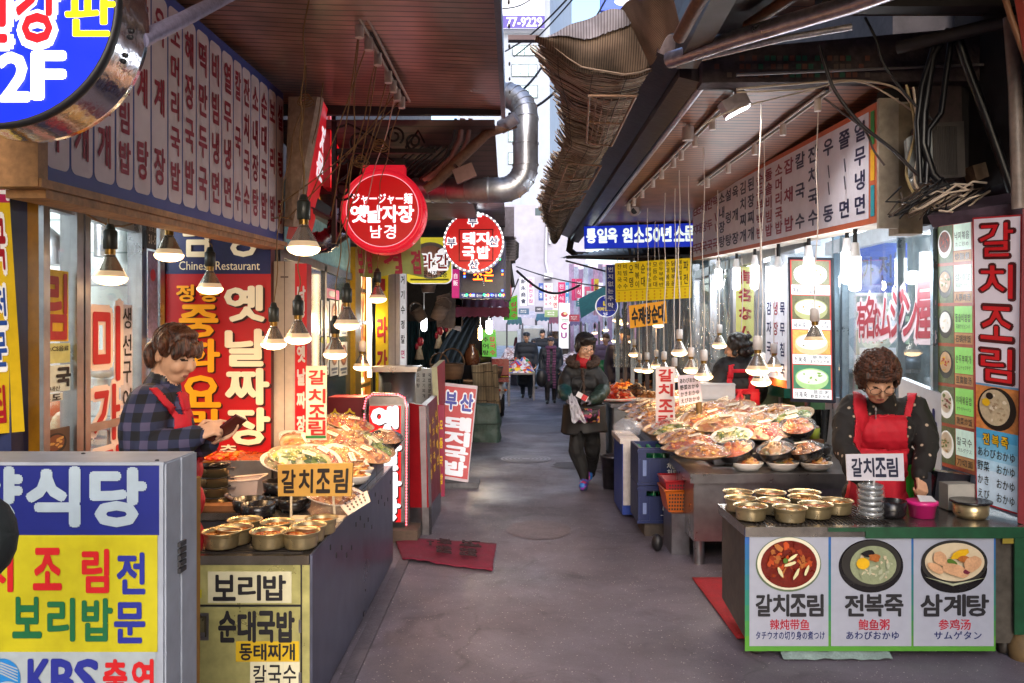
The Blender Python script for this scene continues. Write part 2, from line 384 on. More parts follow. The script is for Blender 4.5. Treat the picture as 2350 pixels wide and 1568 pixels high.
def flat_disc(x, y, r, z, m, n=40, jag=0., asp=1.):
 b = MB(); ph = random.random() * 9
 pts = [Vector((x + r * asp * math.cos(2 * math.pi * j / n) * (1 + jag * noise.noise((math.cos(j * 6.283 / n) * 2 + ph, math.sin(j * 6.283 / n) * 2, ph))),
    y + r * math.sin(2 * math.pi * j / n) * (1 + jag * noise.noise((math.cos(j * 6.283 / n) * 2, ph, math.sin(j * 6.283 / n) * 2))), z)) for j in range(n)]
 b.add(pts, [tuple(range(n))], m); return b
def gpt(px, py): d = gd(py); return (px - CX) * d / F, d
x, y = gpt(1237, 1216)
b = flat_disc(x, y, .30, .004, 0, jag=.16, asp=.82)
struct(b.build('road_patch', [M('#6c6268', .6, v=.35, s=9, b=.5, bs=160)]))
for k in range(4):
 px, py, r, a = ((1215, 985, .55, 1.3), (1340, 1068, .28, 1.4), (1080, 1010, .5, .9), (1440, 1085, .25, 1.2))[k]
 x, y = gpt(px, py); struct(flat_disc(x, y, r, .003 + .0007 * k, 0, jag=.5, asp=a).build('road_patch', [M(('#5f5a62', '#4e4648', '#54505a', '#453e42')[k], .6, v=.4, s=6, b=.5, bs=160)]))
x, y = gpt(1207, 1054)
b = flat_disc(x, y, .30, .006, 0)
for k in range(5):
 b.lathe([(.05 + .05 * k, .007), (.07 + .05 * k, .0095), (.075 + .05 * k, .007)], (x, y, 0), 1, 32)
tag(b.build('manhole_cover', [M('#8f8a8e', .45, .3, v=.3, s=20), M('#7a7578', .5, .3, v=.3, s=20)]), 'pale round manhole cover set in the alley beside the walking woman', 'manhole cover')
x, y = gpt(1400, 1040)
b = MB(); b.bx(x - .3, y - .28, .002, x + .3, y + .28, .006, 0)
for k in range(9): b.bx(x - .28, y - .26 + k * .06, .006, x + .28, y - .235 + k * .06, .012, 1)
tag(b.build('drain_grate', [BLACK, M('#4a4547', .5, .6, v=.3)]), 'dark slotted drain grate in the alley behind the walking woman', 'drain grate')
# kerb strip beside the left counter
b = MB(); b.bx(-.745, 2.2, 0, -.675, 5.6, .012, 0)
struct(b.build('kerb', [M('#575158', .6, v=.4, s=5, b=.4, bs=90)]))
# mats
def mat_sheet(name, label, fn, nu, nv, mats, draw=None):
 b = MB(); b.grid(fn, nu, nv, 0)
 if draw: draw(b)
 o = b.build(name, mats); tag(o, label, 'mat')
 md = o.modifiers.new('thick', 'SOLIDIFY'); md.thickness = .006; md.offset = 1
 return o
def lmat(u, v):
 a = Vector((-.86, 6.05, 0)).lerp(Vector((-.11, 5.86, 0)), u); c = Vector((-.72, 5.44, 0)).lerp(Vector((-.125, 5.2, 0)), u)
 q = a.lerp(c, v); q.z = .012 + .012 * abs(noise.noise((u * 5, v * 4, 1))) + (.03 * max(0, v - .8) * (1 + math.sin(u * 9)) if u < .6 else 0)
 q.x += .01 * noise.noise((u * 2, v * 6, 4)); q.y += .015 * noise.noise((u * 6, v * 3, 7)); return q
def lm_draw(b):
 pn = Pan(b, *[lmat(u, v) + Vector((0, 0, .03)) for u, v in ((1, .05), (1, .95), (.12, .95), (.12, .05))], (0, 0, 100, 100))
 for i, t in enumerate(('노래', '영업', '지하', '왕십')): pn.text(t, 14, 16 + i * 0, 40, 40, 1, .03) if i == 0 else pn.text(t, (0, 52, 14, 52)[i], (0, 20, 50, 50)[i], (0, 82, 40, 82)[i], (0, 40, 66, 68)[i], 1, .03)
 pn.poly([(30, 74), (34, 70), (34, 73), (52, 73), (52, 76), (34, 76), (34, 79)], 1)
mat_sheet('floor_mat', 'maroon doormat with dark lettering and arrow lying past the grey counter end', lmat, 30, 14, [M('#6e1230', .85, v=.25, s=12, b=.5, bs=200), M('#2a1018', .8)], lm_draw)
mat_sheet('floor_mat', 'red woven mat poking out between the two stainless counters', lambda u, v: Vector((1.10 + .5 * u + .0 * v, 5.05 - 1.0 * v, .012 + .006 * noise.noise((u * 5, v * 5, 2)))), 10, 14, [M('#a3222c', .85, v=.2, s=12, b=.6, bs=200)])

# ---------------------------------------------------------------- shop buildings either side
BRN = stripes('ribbed_brown_soffit', '#a67c6e', '#3e2a24', 'Y', 14.5, .3, 0, .8, .7, .25)
def zc(d): return 2.84 + .055 * (d - 2.45)
cL = thing('canopy', 'brown ribbed awning roof jutting over the alley above the red lettered fascia', 'canopy', (-.8, 4, 2.9))
b = MB(); pts = []
for i in range(8):
 d = 1.2 + (5.62 - 1.2) * i / 7
 pts.append(d)
b.grid(lambda u, v: Vector((-1.75 + (1.75 - .045) * u, 1.2 + 4.42 * v, zc(1.2 + 4.42 * v) + .05 * (1 - u) + .012 * noise.noise((u * 3, v * 6, 0)))), 12, 26, 0)
b.grid(lambda u, v: Vector((-1.75 + (1.75 - .045) * u, 1.2 + 4.42 * v, zc(1.2 + 4.42 * v) + .05 * (1 - u) + .09)), 2, 4, 1)
b.build('soffit', [BRN, DARK], cL)
b = MB(); b.slab((-.045, 1.2, zc(1.2) + .13), (-.045, 5.66, zc(5.66) + .13), (-.045, 5.66, zc(5.66) - .05), (-.045, 1.2, zc(1.2) - .05), .028, 0)
b.bx(-1.75, 5.62, zc(5.62) - .03, -.05, 5.66, zc(5.62) + .14, 1)
for k in range(12): b.ell((-.014, 1.6 + .33 * k, zc(1.6 + .33 * k) + .03), (.006, .012, .012), 1, nu=6, nv=4)
b.build('edge_trim', [M('#6a5f66', .35, .7, v=.3, s=6), DARK], cL)
b = MB(); b.bx(-1.7, 6.9, 2.66, -.35, 8.5, 2.73, 0)
b.grid(lambda u, v: Vector((-1.72 + 1.6 * u, 5.7 + 2.6 * v, 2.97 - .2 * v)), 2, 2, 0)
b.build('rear_boards', [stripes('dark_boards', '#4a3430', '#1c1412', 'Y', 7, .6, 0, .85, .5, .3)], cL)

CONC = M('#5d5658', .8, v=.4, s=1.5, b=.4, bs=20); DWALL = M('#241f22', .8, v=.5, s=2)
lb = thing('shop_building', 'brick built shop house behind the red lettered fascia', 'building', (-4.5, 5, 0))
b = MB(); b.bx(-6, -4, 3.02, -1.78, 5.7, 7.6, 0); b.bx(-6, 6.2, 2.6, -1.95, 20, 8, 0); b.bx(-6, -4, 0, -2.3, 2.2, 3.0, 0); b.bx(-6, 5.3, 0, -2.5, 5.5, 3, 0); b.bx(-6,5.5,0,-3.2,20,2.6,0)
b.build('wall', [CONC], lb)
rb = thing('shop_building', 'dark grimy shop house on the side with the photo menus', 'building', (4.5, 6, 0))
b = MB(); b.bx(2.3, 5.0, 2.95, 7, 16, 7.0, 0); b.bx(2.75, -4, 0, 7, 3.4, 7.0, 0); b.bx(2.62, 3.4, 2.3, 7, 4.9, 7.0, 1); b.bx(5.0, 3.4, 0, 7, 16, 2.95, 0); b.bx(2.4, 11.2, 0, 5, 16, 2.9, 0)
b.build('wall', [CONC, DWALL], rb)

# soffit on the right with its steel beam
cR = thing('canopy', 'ribbed brown awning roof with lamp rails over the prepared food stall', 'canopy', (1.6, 8, 2.9))
BRN2 = stripes('ribbed_brown_roof', '#8a5640', '#2c1a12', 'Y', 14, .45, 0, .8, .7, .22)
b = MB(); b.grid(lambda u, v: Vector((1.09 + 1.25 * u, 4.70 + 7.5 * v, 2.92 - .02 * u - .03 * v + .01 * noise.noise((u * 4, v * 9, 3)))), 10, 30, 0)
b.grid(lambda u, v: Vector((1.09 + 1.25 * u, 4.70 + 7.5 * v, 3.0)), 1, 1, 1)
b.build('soffit', [BRN2, DARK], cR)
b = MB(); b.tube([(1.10, 4.7, 2.93), (1.10, 12.2, 2.90)], .022, 0, 6); b.build('edge_trim', [M('#b9b2bd', .35, .6, v=.3)], cR)
BEAM = M('#3a2c2e', .36, .55, v=.45, s=3, b=.15, bs=30, name='dark_roof_steel')
bm_ = thing('roof_beam', 'dark brown steel roof beam running along the edge of the straw awning', 'beam', (.95, 8, 2.95))
def beam_c(d): return Vector((.93 - .012 * (d - 4.7), d, 3.06 + (.10 * (4.7 - d) if d < 4.7 else -.012 * (d - 4.7))))
b = MB()
def beam_piece(b, d0, d1, prof, m):
 k = len(prof); n = 16; vs = []
 for i in range(n + 1):
  d = d0 + (d1 - d0) * i / n; c = beam_c(d)
  vs += [c + Vector((px_, 0, pz)) for px_, pz in prof]
 b.add(vs, [(i * k + j, i * k + (j + 1) % k, (i + 1) * k + (j + 1) % k, (i + 1) * k + j) for i in range(n) for j in range(k)] + [tuple(range(k))[::-1], tuple(range(n * k, n * k + k))], m)
beam_piece(b, 4.62, 12.3, [(-.12, .0), (.02, -.06), (.02, .1), (-.12, .1)], 0); b.build('girder', [BEAM], bm_)
b = MB(); beam_piece(b, 4.72, 12.3, [(.025, -.10), (.15, -.13), (.15, .08), (.025, .08)], 0); b.build('gutter', [BEAM], bm_)
b = MB(); b.v = []; beam_piece(b, 2.9, 4.60, [(-.02, -.1), (.10, -.1), (.10, .17), (-.02, .17)], 0); b.build('front_girder', [M('#2f2a30', .4, .5, v=.5, s=3)], bm_)
b = MB(); c = beam_c(12.3); b.tube([c + Vector((.05, 0, -.02)), c + Vector((.02, .1, -.22)), c + Vector((.12, .1, -.30)), c + Vector((.8, -.3, -.36)), c + Vector((1.6, -.6, -.45))], .055, 0, 10); b.build('downpipe', [M('#3b302d', .5, .3, v=.4)], bm_)

# straw awning: many thin reeds laid from the beam to a ragged edge
sa = thing('straw_awning', 'ragged brown reed awning sagging over the alley from the steel beam', 'awning', (.5, 8, 3))
STR = [M('#a08a76', .8, v=.35, s=30), M('#bca890', .8, v=.3, s=30), M('#7a6656', .85, v=.3, s=30), M('#c8b49c', .8, v=.3, s=30)]
rows = [(4.85, 3.25, .13), (5.2, 3.23, .16), (5.9, 3.28, .28), (6.6, 3.12, .40), (7.4, 3.02, .33), (8.4, 2.94, .29), (9.4, 2.98, .30), (10.2, 2.92, .37), (11.2, 2.94, .47), (12.2, 2.9, .56)]
def straw_edge(d):
 for i in range(len(rows) - 1):
  a, c = rows[i], rows[i + 1]
  if a[0] <= d <= c[0]:
   t = (d - a[0]) / (c[0] - a[0]); return a[1] * (1 - t) + c[1] * t, a[2] * (1 - t) + c[2] * t
 return rows[-1][1], rows[-1][2]
def straw_pt(d, t, lift=0):
 zE, xE = straw_edge(d); c = beam_c(d); x0 = c.x - .11; z0 = c.z + .0
 x = x0 + (xE - x0) * t
 z = z0 + (zE - z0) * t - .10 * math.sin(math.pi * t) * (1 + .6 * noise.noise((d * 1.1, t * 2, 3))) + .05 * noise.noise((d * 2.5, t * 3, 1)) * (t + .2)
 return Vector((x, d + .06 * noise.noise((d * 3, t * 2, 9)), z + lift))
b = MB(); d = 4.87
while d < 12.2:
 t1 = 1 + random.uniform(-.09, .05) + .07 * noise.noise((d * 3.2, 0, 0)); t0 = -.02
 if random.random() < .12: t0 = random.uniform(0, .5)
 if random.random() < .07: t1 = random.uniform(.75, .95)
 k = 7; w = random.uniform(.006, .011); tl = random.uniform(-.05, .05); lf = random.uniform(-.006, .006)
 m = random.choice((0, 0, 0, 1, 1, 2)) if random.random() > .04 else 3
 ps = [straw_pt(min(12.2, max(4.86, d + tl * (t0 + (t1 - t0) * i / k))), t0 + (t1 - t0) * i / k, lf) for i in range(k + 1)]
 vs = [q + Vector((0, s_ * w, 0)) for q in ps for s_ in (-1, 1)] + [q + Vector((0, 0, w * 1.2)) for q in ps]
 b.add(vs, [(2 * i, 2 * i + 1, 2 * i + 3, 2 * i + 2) for i in range(k)] + [(2 * i, 2 * i + 2, 2 * k + 3 + i, 2 * k + 2 + i) for i in range(k)], m)
 d += random.uniform(.006, .0145)
b.build('reeds', STR, sa)
b = MB(); b.grid(lambda u, v: straw_pt(4.87 + 7.3 * v, -.02 + .93 * u, .014), 12, 60, 0); b.grid(lambda u, v: (P(1418, 30, 4.85).lerp(P(1528, -45, 4.2), u)).lerp(P(1492, 142, 4.8).lerp(P(1565, 55, 4.25), u), v) + Vector((0, 0, .03 * math.sin(u * 7 + v * 4))), 20, 20, 0); b.build('backing_mat', [stripes('reed_mat', '#a88e78', '#6a5646', 'Y', 75, .85, 0, .75, 1, .3)], sa)
b = MB()
for t in (.2, .5, .8):
 b.tube([straw_pt(4.9 + 7.2 * i / 60, t, -.014) for i in range(61)], .0025, 0, 4)
b.build('binding_cords', [M('#241a16', .8)], sa)
b = MB()
def val(u, v):
 q = P(1232 + 262 * u, 84 - 82 * u + 6 * math.sin(u * 9), 4.80).lerp(straw_pt(4.9, 1 - 1.02 * u, -.01), v); q.y += .03 * math.sin(u * 17) * (1 - v) - .05 * math.sin(3.14 * v); q.z += .008 * noise.noise((u * 60, 0, 2)) * v; return q
b.grid(lambda u, v: val(u, v * (.12 + .3 * abs(math.sin(u * 3.4)) + .03 * noise.noise((u * 50, 0, 1)))) - Vector((0, .02, 0)), 90, 8, 0); b.grid(val, 90, 10, 1); b.build('valance', [stripes('grey_reeds', '#a29ca4', '#6a6268', 'X', 60, .8, 0, .7, .9, .3), stripes('brown_reeds', '#8a7462', '#4e4034', 'X', 70, .85, 0, .7, 1, .35)], sa)
def trellis(d0, d1, t0, t1, nb, label):
 b = MB(); A_, B_, C_, D_ = (straw_pt(d, t, -.1) for d, t in ((d0, t0), (d1, t0), (d0, t1), (d1, t1))); q = lambda d, t: A_.lerp(B_, (d - d0) / (d1 - d0)).lerp(C_.lerp(D_, (d - d0) / (d1 - d0)), (t - t0) / (t1 - t0))
 n = 8
 for t in (t0, t1): b.tube([q(d0 + (d1 - d0) * i / n, t) for i in range(n + 1)], .010, 0, 4)
 for d in (d0, (d0 + d1) / 2, d1): b.tube([q(d, t0 + (t1 - t0) * i / n) for i in range(n + 1)], .009, 0, 4)
 for k in range(1, nb):
  t = t0 + (t1 - t0) * k / nb; b.tube([q(d0 + (d1 - d0) * i / n, t) for i in range(n + 1)], .0035, 0, 4)
 tag(b.build('trellis', [M('#8e6c54', .6, v=.25, s=15)]), label, 'trellis', 'wooden trellises under the reed awning')
trellis(5.0, 6.3, .1, .52, 6, 'pale wooden trellis with thin slats under the near end of the reed awning')
trellis(6.9, 7.9, .12, .78, 3, 'short wooden trellis under the middle of the reed awning')
trellis(8.2, 9.0, .1, .78, 1, 'narrow wooden frame under the reed awning, farthest of the trellises')

# upper right clutter: mosaic fascia, near ceiling, silver tube, dark recess
fw = thing('fascia_wall', 'grimy concrete lintel with a few green and brown mosaic tiles above the lamp rails', 'wall', (2, 4.66, 2.85))
b = MB(); b.slab(P(1612, 118, 4.64), P(2262, 60, 4.64), P(2262, 186, 4.64), P(1612, 190, 4.64), .14, 0); b.build('lintel', [M('#4b4044', .8, v=.5, s=4, b=.5, bs=40)], fw)
b = MB(); pn = PF(b, 1600, 100, 2300, 200, 4.625)
for k in range(26):
 u = 1625 + 9 * k * 1.6;
 for j in range(3):
  if random.random() < .55: pn.rect(u, 128 + j * 19, u + 11, 128 + j * 19 + 12, random.choice((0, 0, 1, 2)), 1)
b.build('mosaic', [M('#6e3f36', .5), M('#1f5a48', .5), M('#5a4a46', .5)], fw)
b = MB(); b.tube([P(1690, 172, 4.6), P(2262, 148, 4.6)], .008, 0, 6); b.build('conduit', [M('#8b868a', .4, .5)], fw)
nc = thing('canopy', 'dark plank ceiling nearest the camera above the meter box', 'canopy', (2, 3.6, 3.2))
b = MB(); b.grid(lambda u, v: Vector((1.25 + 2.2 * u, 2.3 + 2.32 * v, 3.22 + .05 * v)), 4, 10, 0); b.grid(lambda u, v: Vector((1.25 + 2.2 * u, 2.3 + 2.32 * v, 3.36)), 1, 1, 0)
b.build('soffit', [stripes('plank_ceiling', '#7a5844', '#2a1c16', 'Y', 9, .5, 0, .88, .5, .3)], nc)
b = MB(); b.bx(1.5, 4.0, 3.08, 3.4, 4.1, 3.22, 0); b.bx(1.05, 2.6, 3.16, 1.3, 4.6, 3.25, 0); b.tube([P(1715, 60, 4.3), P(1830, -15, 3.9)], .03, 1, 8); b.tube([P(2060, 110, 4.4), P(2350, 40, 4.0)], .035, 0, 8)
b.build('joist', [DARK, M('#7a4f3a', .5, v=.3)], nc)
b = MB(); b.tube([P(1535, 138, 4.55), P(1700, 85, 4.2), P(1955, 10, 3.75), P(2080, -35, 3.5)], .045, 0, 12)
b.tube([P(1540, 150, 4.6), P(1800, 88, 4.3), P(1955, 62, 4.2)], .018, 1, 8)
tag(b.build('tube', [M('#aaa4b0', .3, .85, v=.35, s=6), M('#c9c2c4', .4, .5, v=.4, s=12)]), 'silver tube with torn foil slanting up under the dark plank ceiling', 'tube')
b = MB(); b.tube([P(1560, 85, 4.2), P(1600, 10, 3.8), P(1640, -50, 3.6)], .035, 0, 9)
tag(b.build('bamboo_pole', [M('#7c5238', .6, v=.35, s=12)]), 'stout brown bamboo pole at the near end of the reed awning', 'pole')
# ---------------------------------------------------------------- far end of the street
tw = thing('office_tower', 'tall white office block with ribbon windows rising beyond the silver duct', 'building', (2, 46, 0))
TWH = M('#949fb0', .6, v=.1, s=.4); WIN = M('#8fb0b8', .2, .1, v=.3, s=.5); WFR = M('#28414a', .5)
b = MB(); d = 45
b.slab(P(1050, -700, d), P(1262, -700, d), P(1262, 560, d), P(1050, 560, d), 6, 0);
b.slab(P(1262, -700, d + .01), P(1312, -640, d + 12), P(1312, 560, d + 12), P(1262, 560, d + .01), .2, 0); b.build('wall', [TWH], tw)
for (x0, y0, x1, y1, n) in ((1176, 104, 1232, 128, 2), (1174, 148, 1233, 176, 3), (1172, 196, 1234, 225, 3), (1166, 300, 1184, 326, 1), (1166, 350, 1184, 378, 1), (1180, 250, 1232, 278, 3)):
 b = MB(); pn = PF(b, x0, y0, x1, y1, d - .05); pn.base(.04, 0); pn.rect(x0 + 1.5, y0 + 1.5, x1 - 1.5, y1 - 7, 1, 6)
 for k in range(n): pn.rect(x0 + 1.5 + (x1 - x0 - 3) * k / n, y1 - 6, x0 + (x1 - x0 - 2) * (k + 1) / n, y1 - 1.5, 1, 6)
 for k in range(1, n): pn.rect(x0 + (x1 - x0) * k / n - .7, y0 + 1, x0 + (x1 - x0) * k / n + .7, y1 - 1, 0, 12)
 b.build('window', [WFR, WIN], tw)
for y0 in (200, 262, 322, 380, 434):
 b = MB(); b.slab(P(1284, y0, 50.1), P(1293, y0 + 1, 52.2), P(1293, y0 + 33, 52.2), P(1284, y0 + 31, 50.1), .05, 0); b.build('window', [WIN, WFR], tw)
b = MB(); pn = PF(b, 1140, -60, 1250, 66, 44.6); pn.base(.1, 0); pn.poly([(1140, 35), (1250, 10), (1250, -60), (1140, -60)], 3, 1); pn.rect(1140, 36, 1250, 65, 1, 2); pn.text('77-9229', 1163, 40, 1244, 61, 2, .03, 4)
for k in range(40): pn.rect(1150 + k * 2.5, 68, 1151 + k * 2.5, 76, 4, 1)
tag(b.build('rooftop_banner', [M('#c9cee2', .6), M('#4a3f96', .6), WHITE, M('#e6e8f0', .6), M('#8a90a0', .5)]), 'pale banner with white digits on a purple band high on the white office block', 'banner')
b = MB(); pn = PF(b, 1378, -80, 1480, 24, 44); pn.base(.3, 0); pn.disc(1432, 4, 22, 10, 1, 2)
tag(b.build('roof_sign', [M('#1f4fd0', .5), M('#dfe6f6', .5)]), 'bright blue rooftop board showing above the reed awning', 'sign')
eb = thing('street_building', 'blank pale grey wall closing the view down the alley above the small signs', 'building', (1.8, 31, 0))
b = MB(); d = 31
b.slab(P(1080, 470, d), P(1345, 470, d), P(1345, 760, d), P(1080, 760, d), 4, 0)
b.build('wall', [M('#a3a2b0', .7, v=.14, s=.6)], eb)
b = MB(); pn = PF(b, 1080, 470, 1345, 760, d)
pn.rect(1228, 478, 1260, 495, 0, 6); pn.rect(1252, 440 + 40, 1268, 497, 1, 9); b.build('window', [WFR, WIN], eb)
b = MB(); b.tube([P(1255, 480, d - .1), P(1252, 600, d - .1), P(1260, 640, d - .1)], .04, 0, 6); b.tube([P(1262, 480, d - .1), P(1262, 560, d - .1)], .06, 0, 6); b.bx(P(1248, 620, d).x, d - .3, P(0, 640, d).z, P(1268, 620, d).x, d, P(0, 628, d).z, 0); b.build('pipe', [M('#c4c4cc', .5)], eb)
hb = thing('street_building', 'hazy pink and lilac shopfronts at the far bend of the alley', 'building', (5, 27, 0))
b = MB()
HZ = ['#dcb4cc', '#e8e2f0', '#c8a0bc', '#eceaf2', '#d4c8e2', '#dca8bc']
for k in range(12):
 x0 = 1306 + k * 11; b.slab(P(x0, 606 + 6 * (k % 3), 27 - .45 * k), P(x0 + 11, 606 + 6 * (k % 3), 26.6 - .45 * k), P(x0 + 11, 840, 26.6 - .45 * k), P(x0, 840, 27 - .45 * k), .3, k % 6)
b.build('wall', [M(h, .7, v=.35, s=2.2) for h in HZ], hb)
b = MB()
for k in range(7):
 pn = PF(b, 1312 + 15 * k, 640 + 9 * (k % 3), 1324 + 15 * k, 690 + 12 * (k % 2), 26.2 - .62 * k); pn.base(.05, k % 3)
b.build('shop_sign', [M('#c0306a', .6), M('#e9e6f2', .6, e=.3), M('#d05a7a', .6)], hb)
# ================================================================ SIGNS
def sgn(label, pan, mats, draw=None, t=.05, name='sign', cat='sign', group=None, rnd=0):
 """pan(mb) -> Pan; mats[0] face, mats[1] edge, the rest for draw"""
 b = MB(); pn = pan(b)
 if rnd: pn.rbase(t, rnd, 0, 1)
 else: pn.base(t, 0, 1)
 if draw: draw(pn)
 return tag(b.build(name, mats), label, cat, group)
CREAM = M('#ead9c0', .5, v=.05); YEL = M('#e2c21c', .5, v=.08); RED = M('#b5121f', .45, v=.08); REDE = M('#c01420', .45, v=.06, e=.35)
WHE = M('#e9eaf0', .4, v=.03, e=.5)
# --- red lettered fascia on the left
XL = -1.4
fd = lambda px: XL * F / (px - CX)
fl = thing('fascia_sign', 'long white menu fascia with dark red lettering in blue edged columns', 'sign', (XL, 3.8, 1.95))
u0, u1 = fd(102), fd(650)
tl, tr, br, bl = Vector((XL, u0, 2.837)), Vector((XL, u1, 2.967)), Vector((XL, u1, 2.06)), Vector((XL, u0, 1.957))
b = MB(); pn = Pan(b, tl, tr, br, bl, (u0, 0, u1, 100)); pn.base(.16, 1, 2)
cuts = [fd(c / 2.904 * .971) for c in (305, 480, 640, 790, 915, 1035, 1150, 1250, 1345, 1435, 1520, 1600, 1660, 1720, 1780, 1840, 1895, 1945)]
words_ = ['순두부', '김치찌개', '된장찌개', '돌솥비빔밥', '삼계탕', '육계장', '소머리국밥', '해장국밥', '떡만두국', '비빔냉면', '열무냉면', '칼국수', '잔치국수', '소내장탕', '순대국밥', '보리밥', '설렁탕']
for i, w_ in enumerate(words_):
 a, c = cuts[i] + .006, cuts[i + 1] - .006
 rr = (c - a) * .22; pts = []
 for (uu, vv, a0) in ((c - rr, 4.5 + rr * 100, -90), (c - rr, 95 - rr * 100, 0), (a + rr, 95 - rr * 100, 90), (a + rr, 4.5 + rr * 100, 180)):
  for q in range(5): pts.append((uu + rr * math.cos(R(a0 + q * 22.5)), vv + rr * 100 * math.sin(R(a0 + q * 22.5))))
 pn.poly(pts, 0, 1)
 mid = (a + c) / 2; hw = (c - a) * .40
 n = len(w_)
 for j, ch in enumerate(w_):
  v0 = 9 + 81 * j / (n - 1 if n > 1 else 1) * (n - 1) / n; h = 81 / max(n, 4) * .92
  vc = 9 + h / 2 + (81 - h) * j / (n - 1)
  pn.cell(ch, mid - hw, vc - h / 2, mid + hw, vc + h / 2, 3, .035, 3)
b.build('face_panel', [M('#e4d4d6', .55, v=.08, s=2), M('#3a4a96', .5, v=.1), M('#9c7a5a', .6, v=.25, s=8), M('#9a1c34', .55, v=.1)], fl)
b = MB(); b.bx(XL - .16, u0 - .055, 1.93, XL + .012, u0 - .003, 2.84, 0); b.slab((XL + .02, u0 - .05, 1.955), (XL + .02, u1 + .02, 2.058), (XL + .02, u1 + .02, 2.035), (XL + .02, u0 - .05, 1.93), .1, 0)
b.slab((XL + .004, u0, 1.93), (XL + .004, u1, 2.035), (XL + .004, u1, 2.012), (XL + .004, u0, 1.905), .12, 0)
b.build('wooden_batten', [M('#b98a5c', .6, v=.35, s=7)], fl)

# --- round blue 2F sign, nearest thing
d = 1.78; c = P(-15, 5, d); rad = 287 * d / F
s2 = thing('round_sign', 'big round blue light sign with white 2F and a chrome rim', 'sign', c - Vector((0, 0, rad)))
b = MB(); ax = Matrix.Rotation(R(90), 3, 'X')
b.lathe([(0, .002), (rad - .008, .002)], c, 0, 64, ax, sm=False)
pn = PF(b, -315, -295, 285, 305, d - .004)
for t_, a, v0, e, v1, m in (('건', -95, -60, 20, 100, 1), ('강', 36, -64, 138, 100, 1)):
 pn.text(t_, a - 3, v0 - 3, e + 3, v1 + 3, 2, .085, 1); pn.text(t_, a + 5, v0 + 5, e - 5, v1 - 5, m, .035, 2)
pn.text('판', 152, -28, 262, 82, 3, .03, 1); pn.text('2', 2, 125, 66, 230, 2, .04, 1); pn.text('F', 78, 122, 147, 226, 2, .04, 1)
b.build('face_panel', [M('#0b22e0', .3, v=.05, e=.75), M('#e01420', .3, v=0, e=.7), M('#eef2ff', .3, v=0, e=.8), M('#e8e010', .3, v=0, e=.8)], s2)
b = MB(); b.lathe([(rad - .008, .004), (rad, .006), (rad + .003, -.01), (rad, -.02)], c, 1, 64, ax)
prof = [(rad - .002, -.02 - .135 * i / 8) for i in range(9)] + [(rad - .03, -.155), (0, -.155)]
b.lathe(prof, c, 0, 96, ax)
for a in (-8, -11, -20, -23): b.ell(c + Vector((rad * math.cos(R(a)), .05 + .02 * (a % 3), rad * math.sin(R(a)))), .006, 1, nu=6, nv=4)
b.build('rim', [M('#c9c9d2', .12, 1., v=.1, s=18, b=.35, bs=14), BLACK], s2)
b = MB(); b.tube([P(322, 92, 1.92), P(420, 45, 2.25), P(560, -28, 2.75), P(640, -70, 3.1)], .020, 0, 12); b.build('support_pole', [M('#9a96b4', .4, .4, v=.3, s=25)], s2)

# --- restaurant light box in blue, yellow and white at lower left
d0, d1 = 2.08, 2.28
st = thing('standing_sign', 'white cased standing sign with blue, yellow and white bands, cut by the frame', 'sign', (-1.3, 2.2, 0))
b = MB(); pn = PF(b, -420, 1062, 376, 2300, d0); pn.rect(-420, 1064, 366, 1228, 0, 1); pn.rect(-420, 1228, 362, 1496, 1, 1); pn.rect(-420, 1496, 358, 2300, 2, 1)
for t_, a, v0, e, v1 in (('식', 68, 1076, 180, 1203), ('당', 214, 1078, 332, 1203), ('양', -70, 1076, 48, 1200), ('한', -215, 1076, -100, 1200)): pn.text(t_, a, v0, e, v1, 3, .05, 3)
for t_, a, v0, e, v1, m in (('조', 80, 1260, 142, 1350, 4), ('림', 192, 1262, 250, 1357, 4), ('치', -40, 1262, 30, 1355, 4), ('전', 272, 1270, 333, 1360, 5), ('문', 266, 1384, 333, 1472, 5), ('보', 33, 1372, 96, 1460, 6), ('리', 113, 1374, 172, 1468, 6), ('밥', 192, 1375, 258, 1468, 6)): pn.text(t_, a, v0, e, v1, m, .035, 3)
for t_, a, e, m in (('K', 68, 118, 5), ('B', 122, 172, 5), ('S', 176, 226, 5), ('출', 240, 292, 4), ('연', 306, 354, 4)): pn.text(t_, a, 1514, e, 1600, m, .035, 3)
pn.disc(8, 1556, 41, 46, 7, 3, 40)
for k in range(5): pn.poly([(-30 + 2 * k, 1526 + 6 * k), (5, 1517 + 6 * k), (44, 1532 + 7 * k), (44, 1535 + 7 * k), (5, 1521 + 6 * k), (-30 + 2 * k, 1529 + 6 * k)], 2, 4)
pn.disc(22, 1570, 20, 9, 2, 5, 24)
b.build('face_panel', [M('#141f6e', .4, v=.2, s=1.5), M('#aca410', .45, v=.12), M('#949fa6', .45, v=.12), M('#90a0ac', .45, v=.1), M('#b01018', .45, v=.05), M('#1b2480', .45, v=.05), M('#0d5a34', .45, v=.05), M('#1d74b8', .4, v=.2)], st)
b = MB(); x0, x1 = P(-420, 0, d0).x, P(376, 0, d0).x; zt = P(0, 1062, d0).z
b.bx(x0, d0 + .002, .05, x1, d1, zt, 0); b.bx(x1, d0 + .005, .05, x1 + .004, d0 + .09, zt - .004, 0); b.bx(x1, d0 + .1, .05, x1 + .006, d1, zt - .003, 0)
b.bx(x0, d0 - .006, zt - .006, x1 + .002, d0 + .0, zt + .002, 0); b.bx(P(367, 0, d0).x, d0 - .004, .05, x1, d0, zt - .006, 0)
for k in range(4): b.ell((x1 - .03 - .25 * k, d0 + .03 + .12 * (k % 2), zt + .001), (.006, .006, .003), 1, nu=8, nv=4)
z = P(0, 1300, d0).z
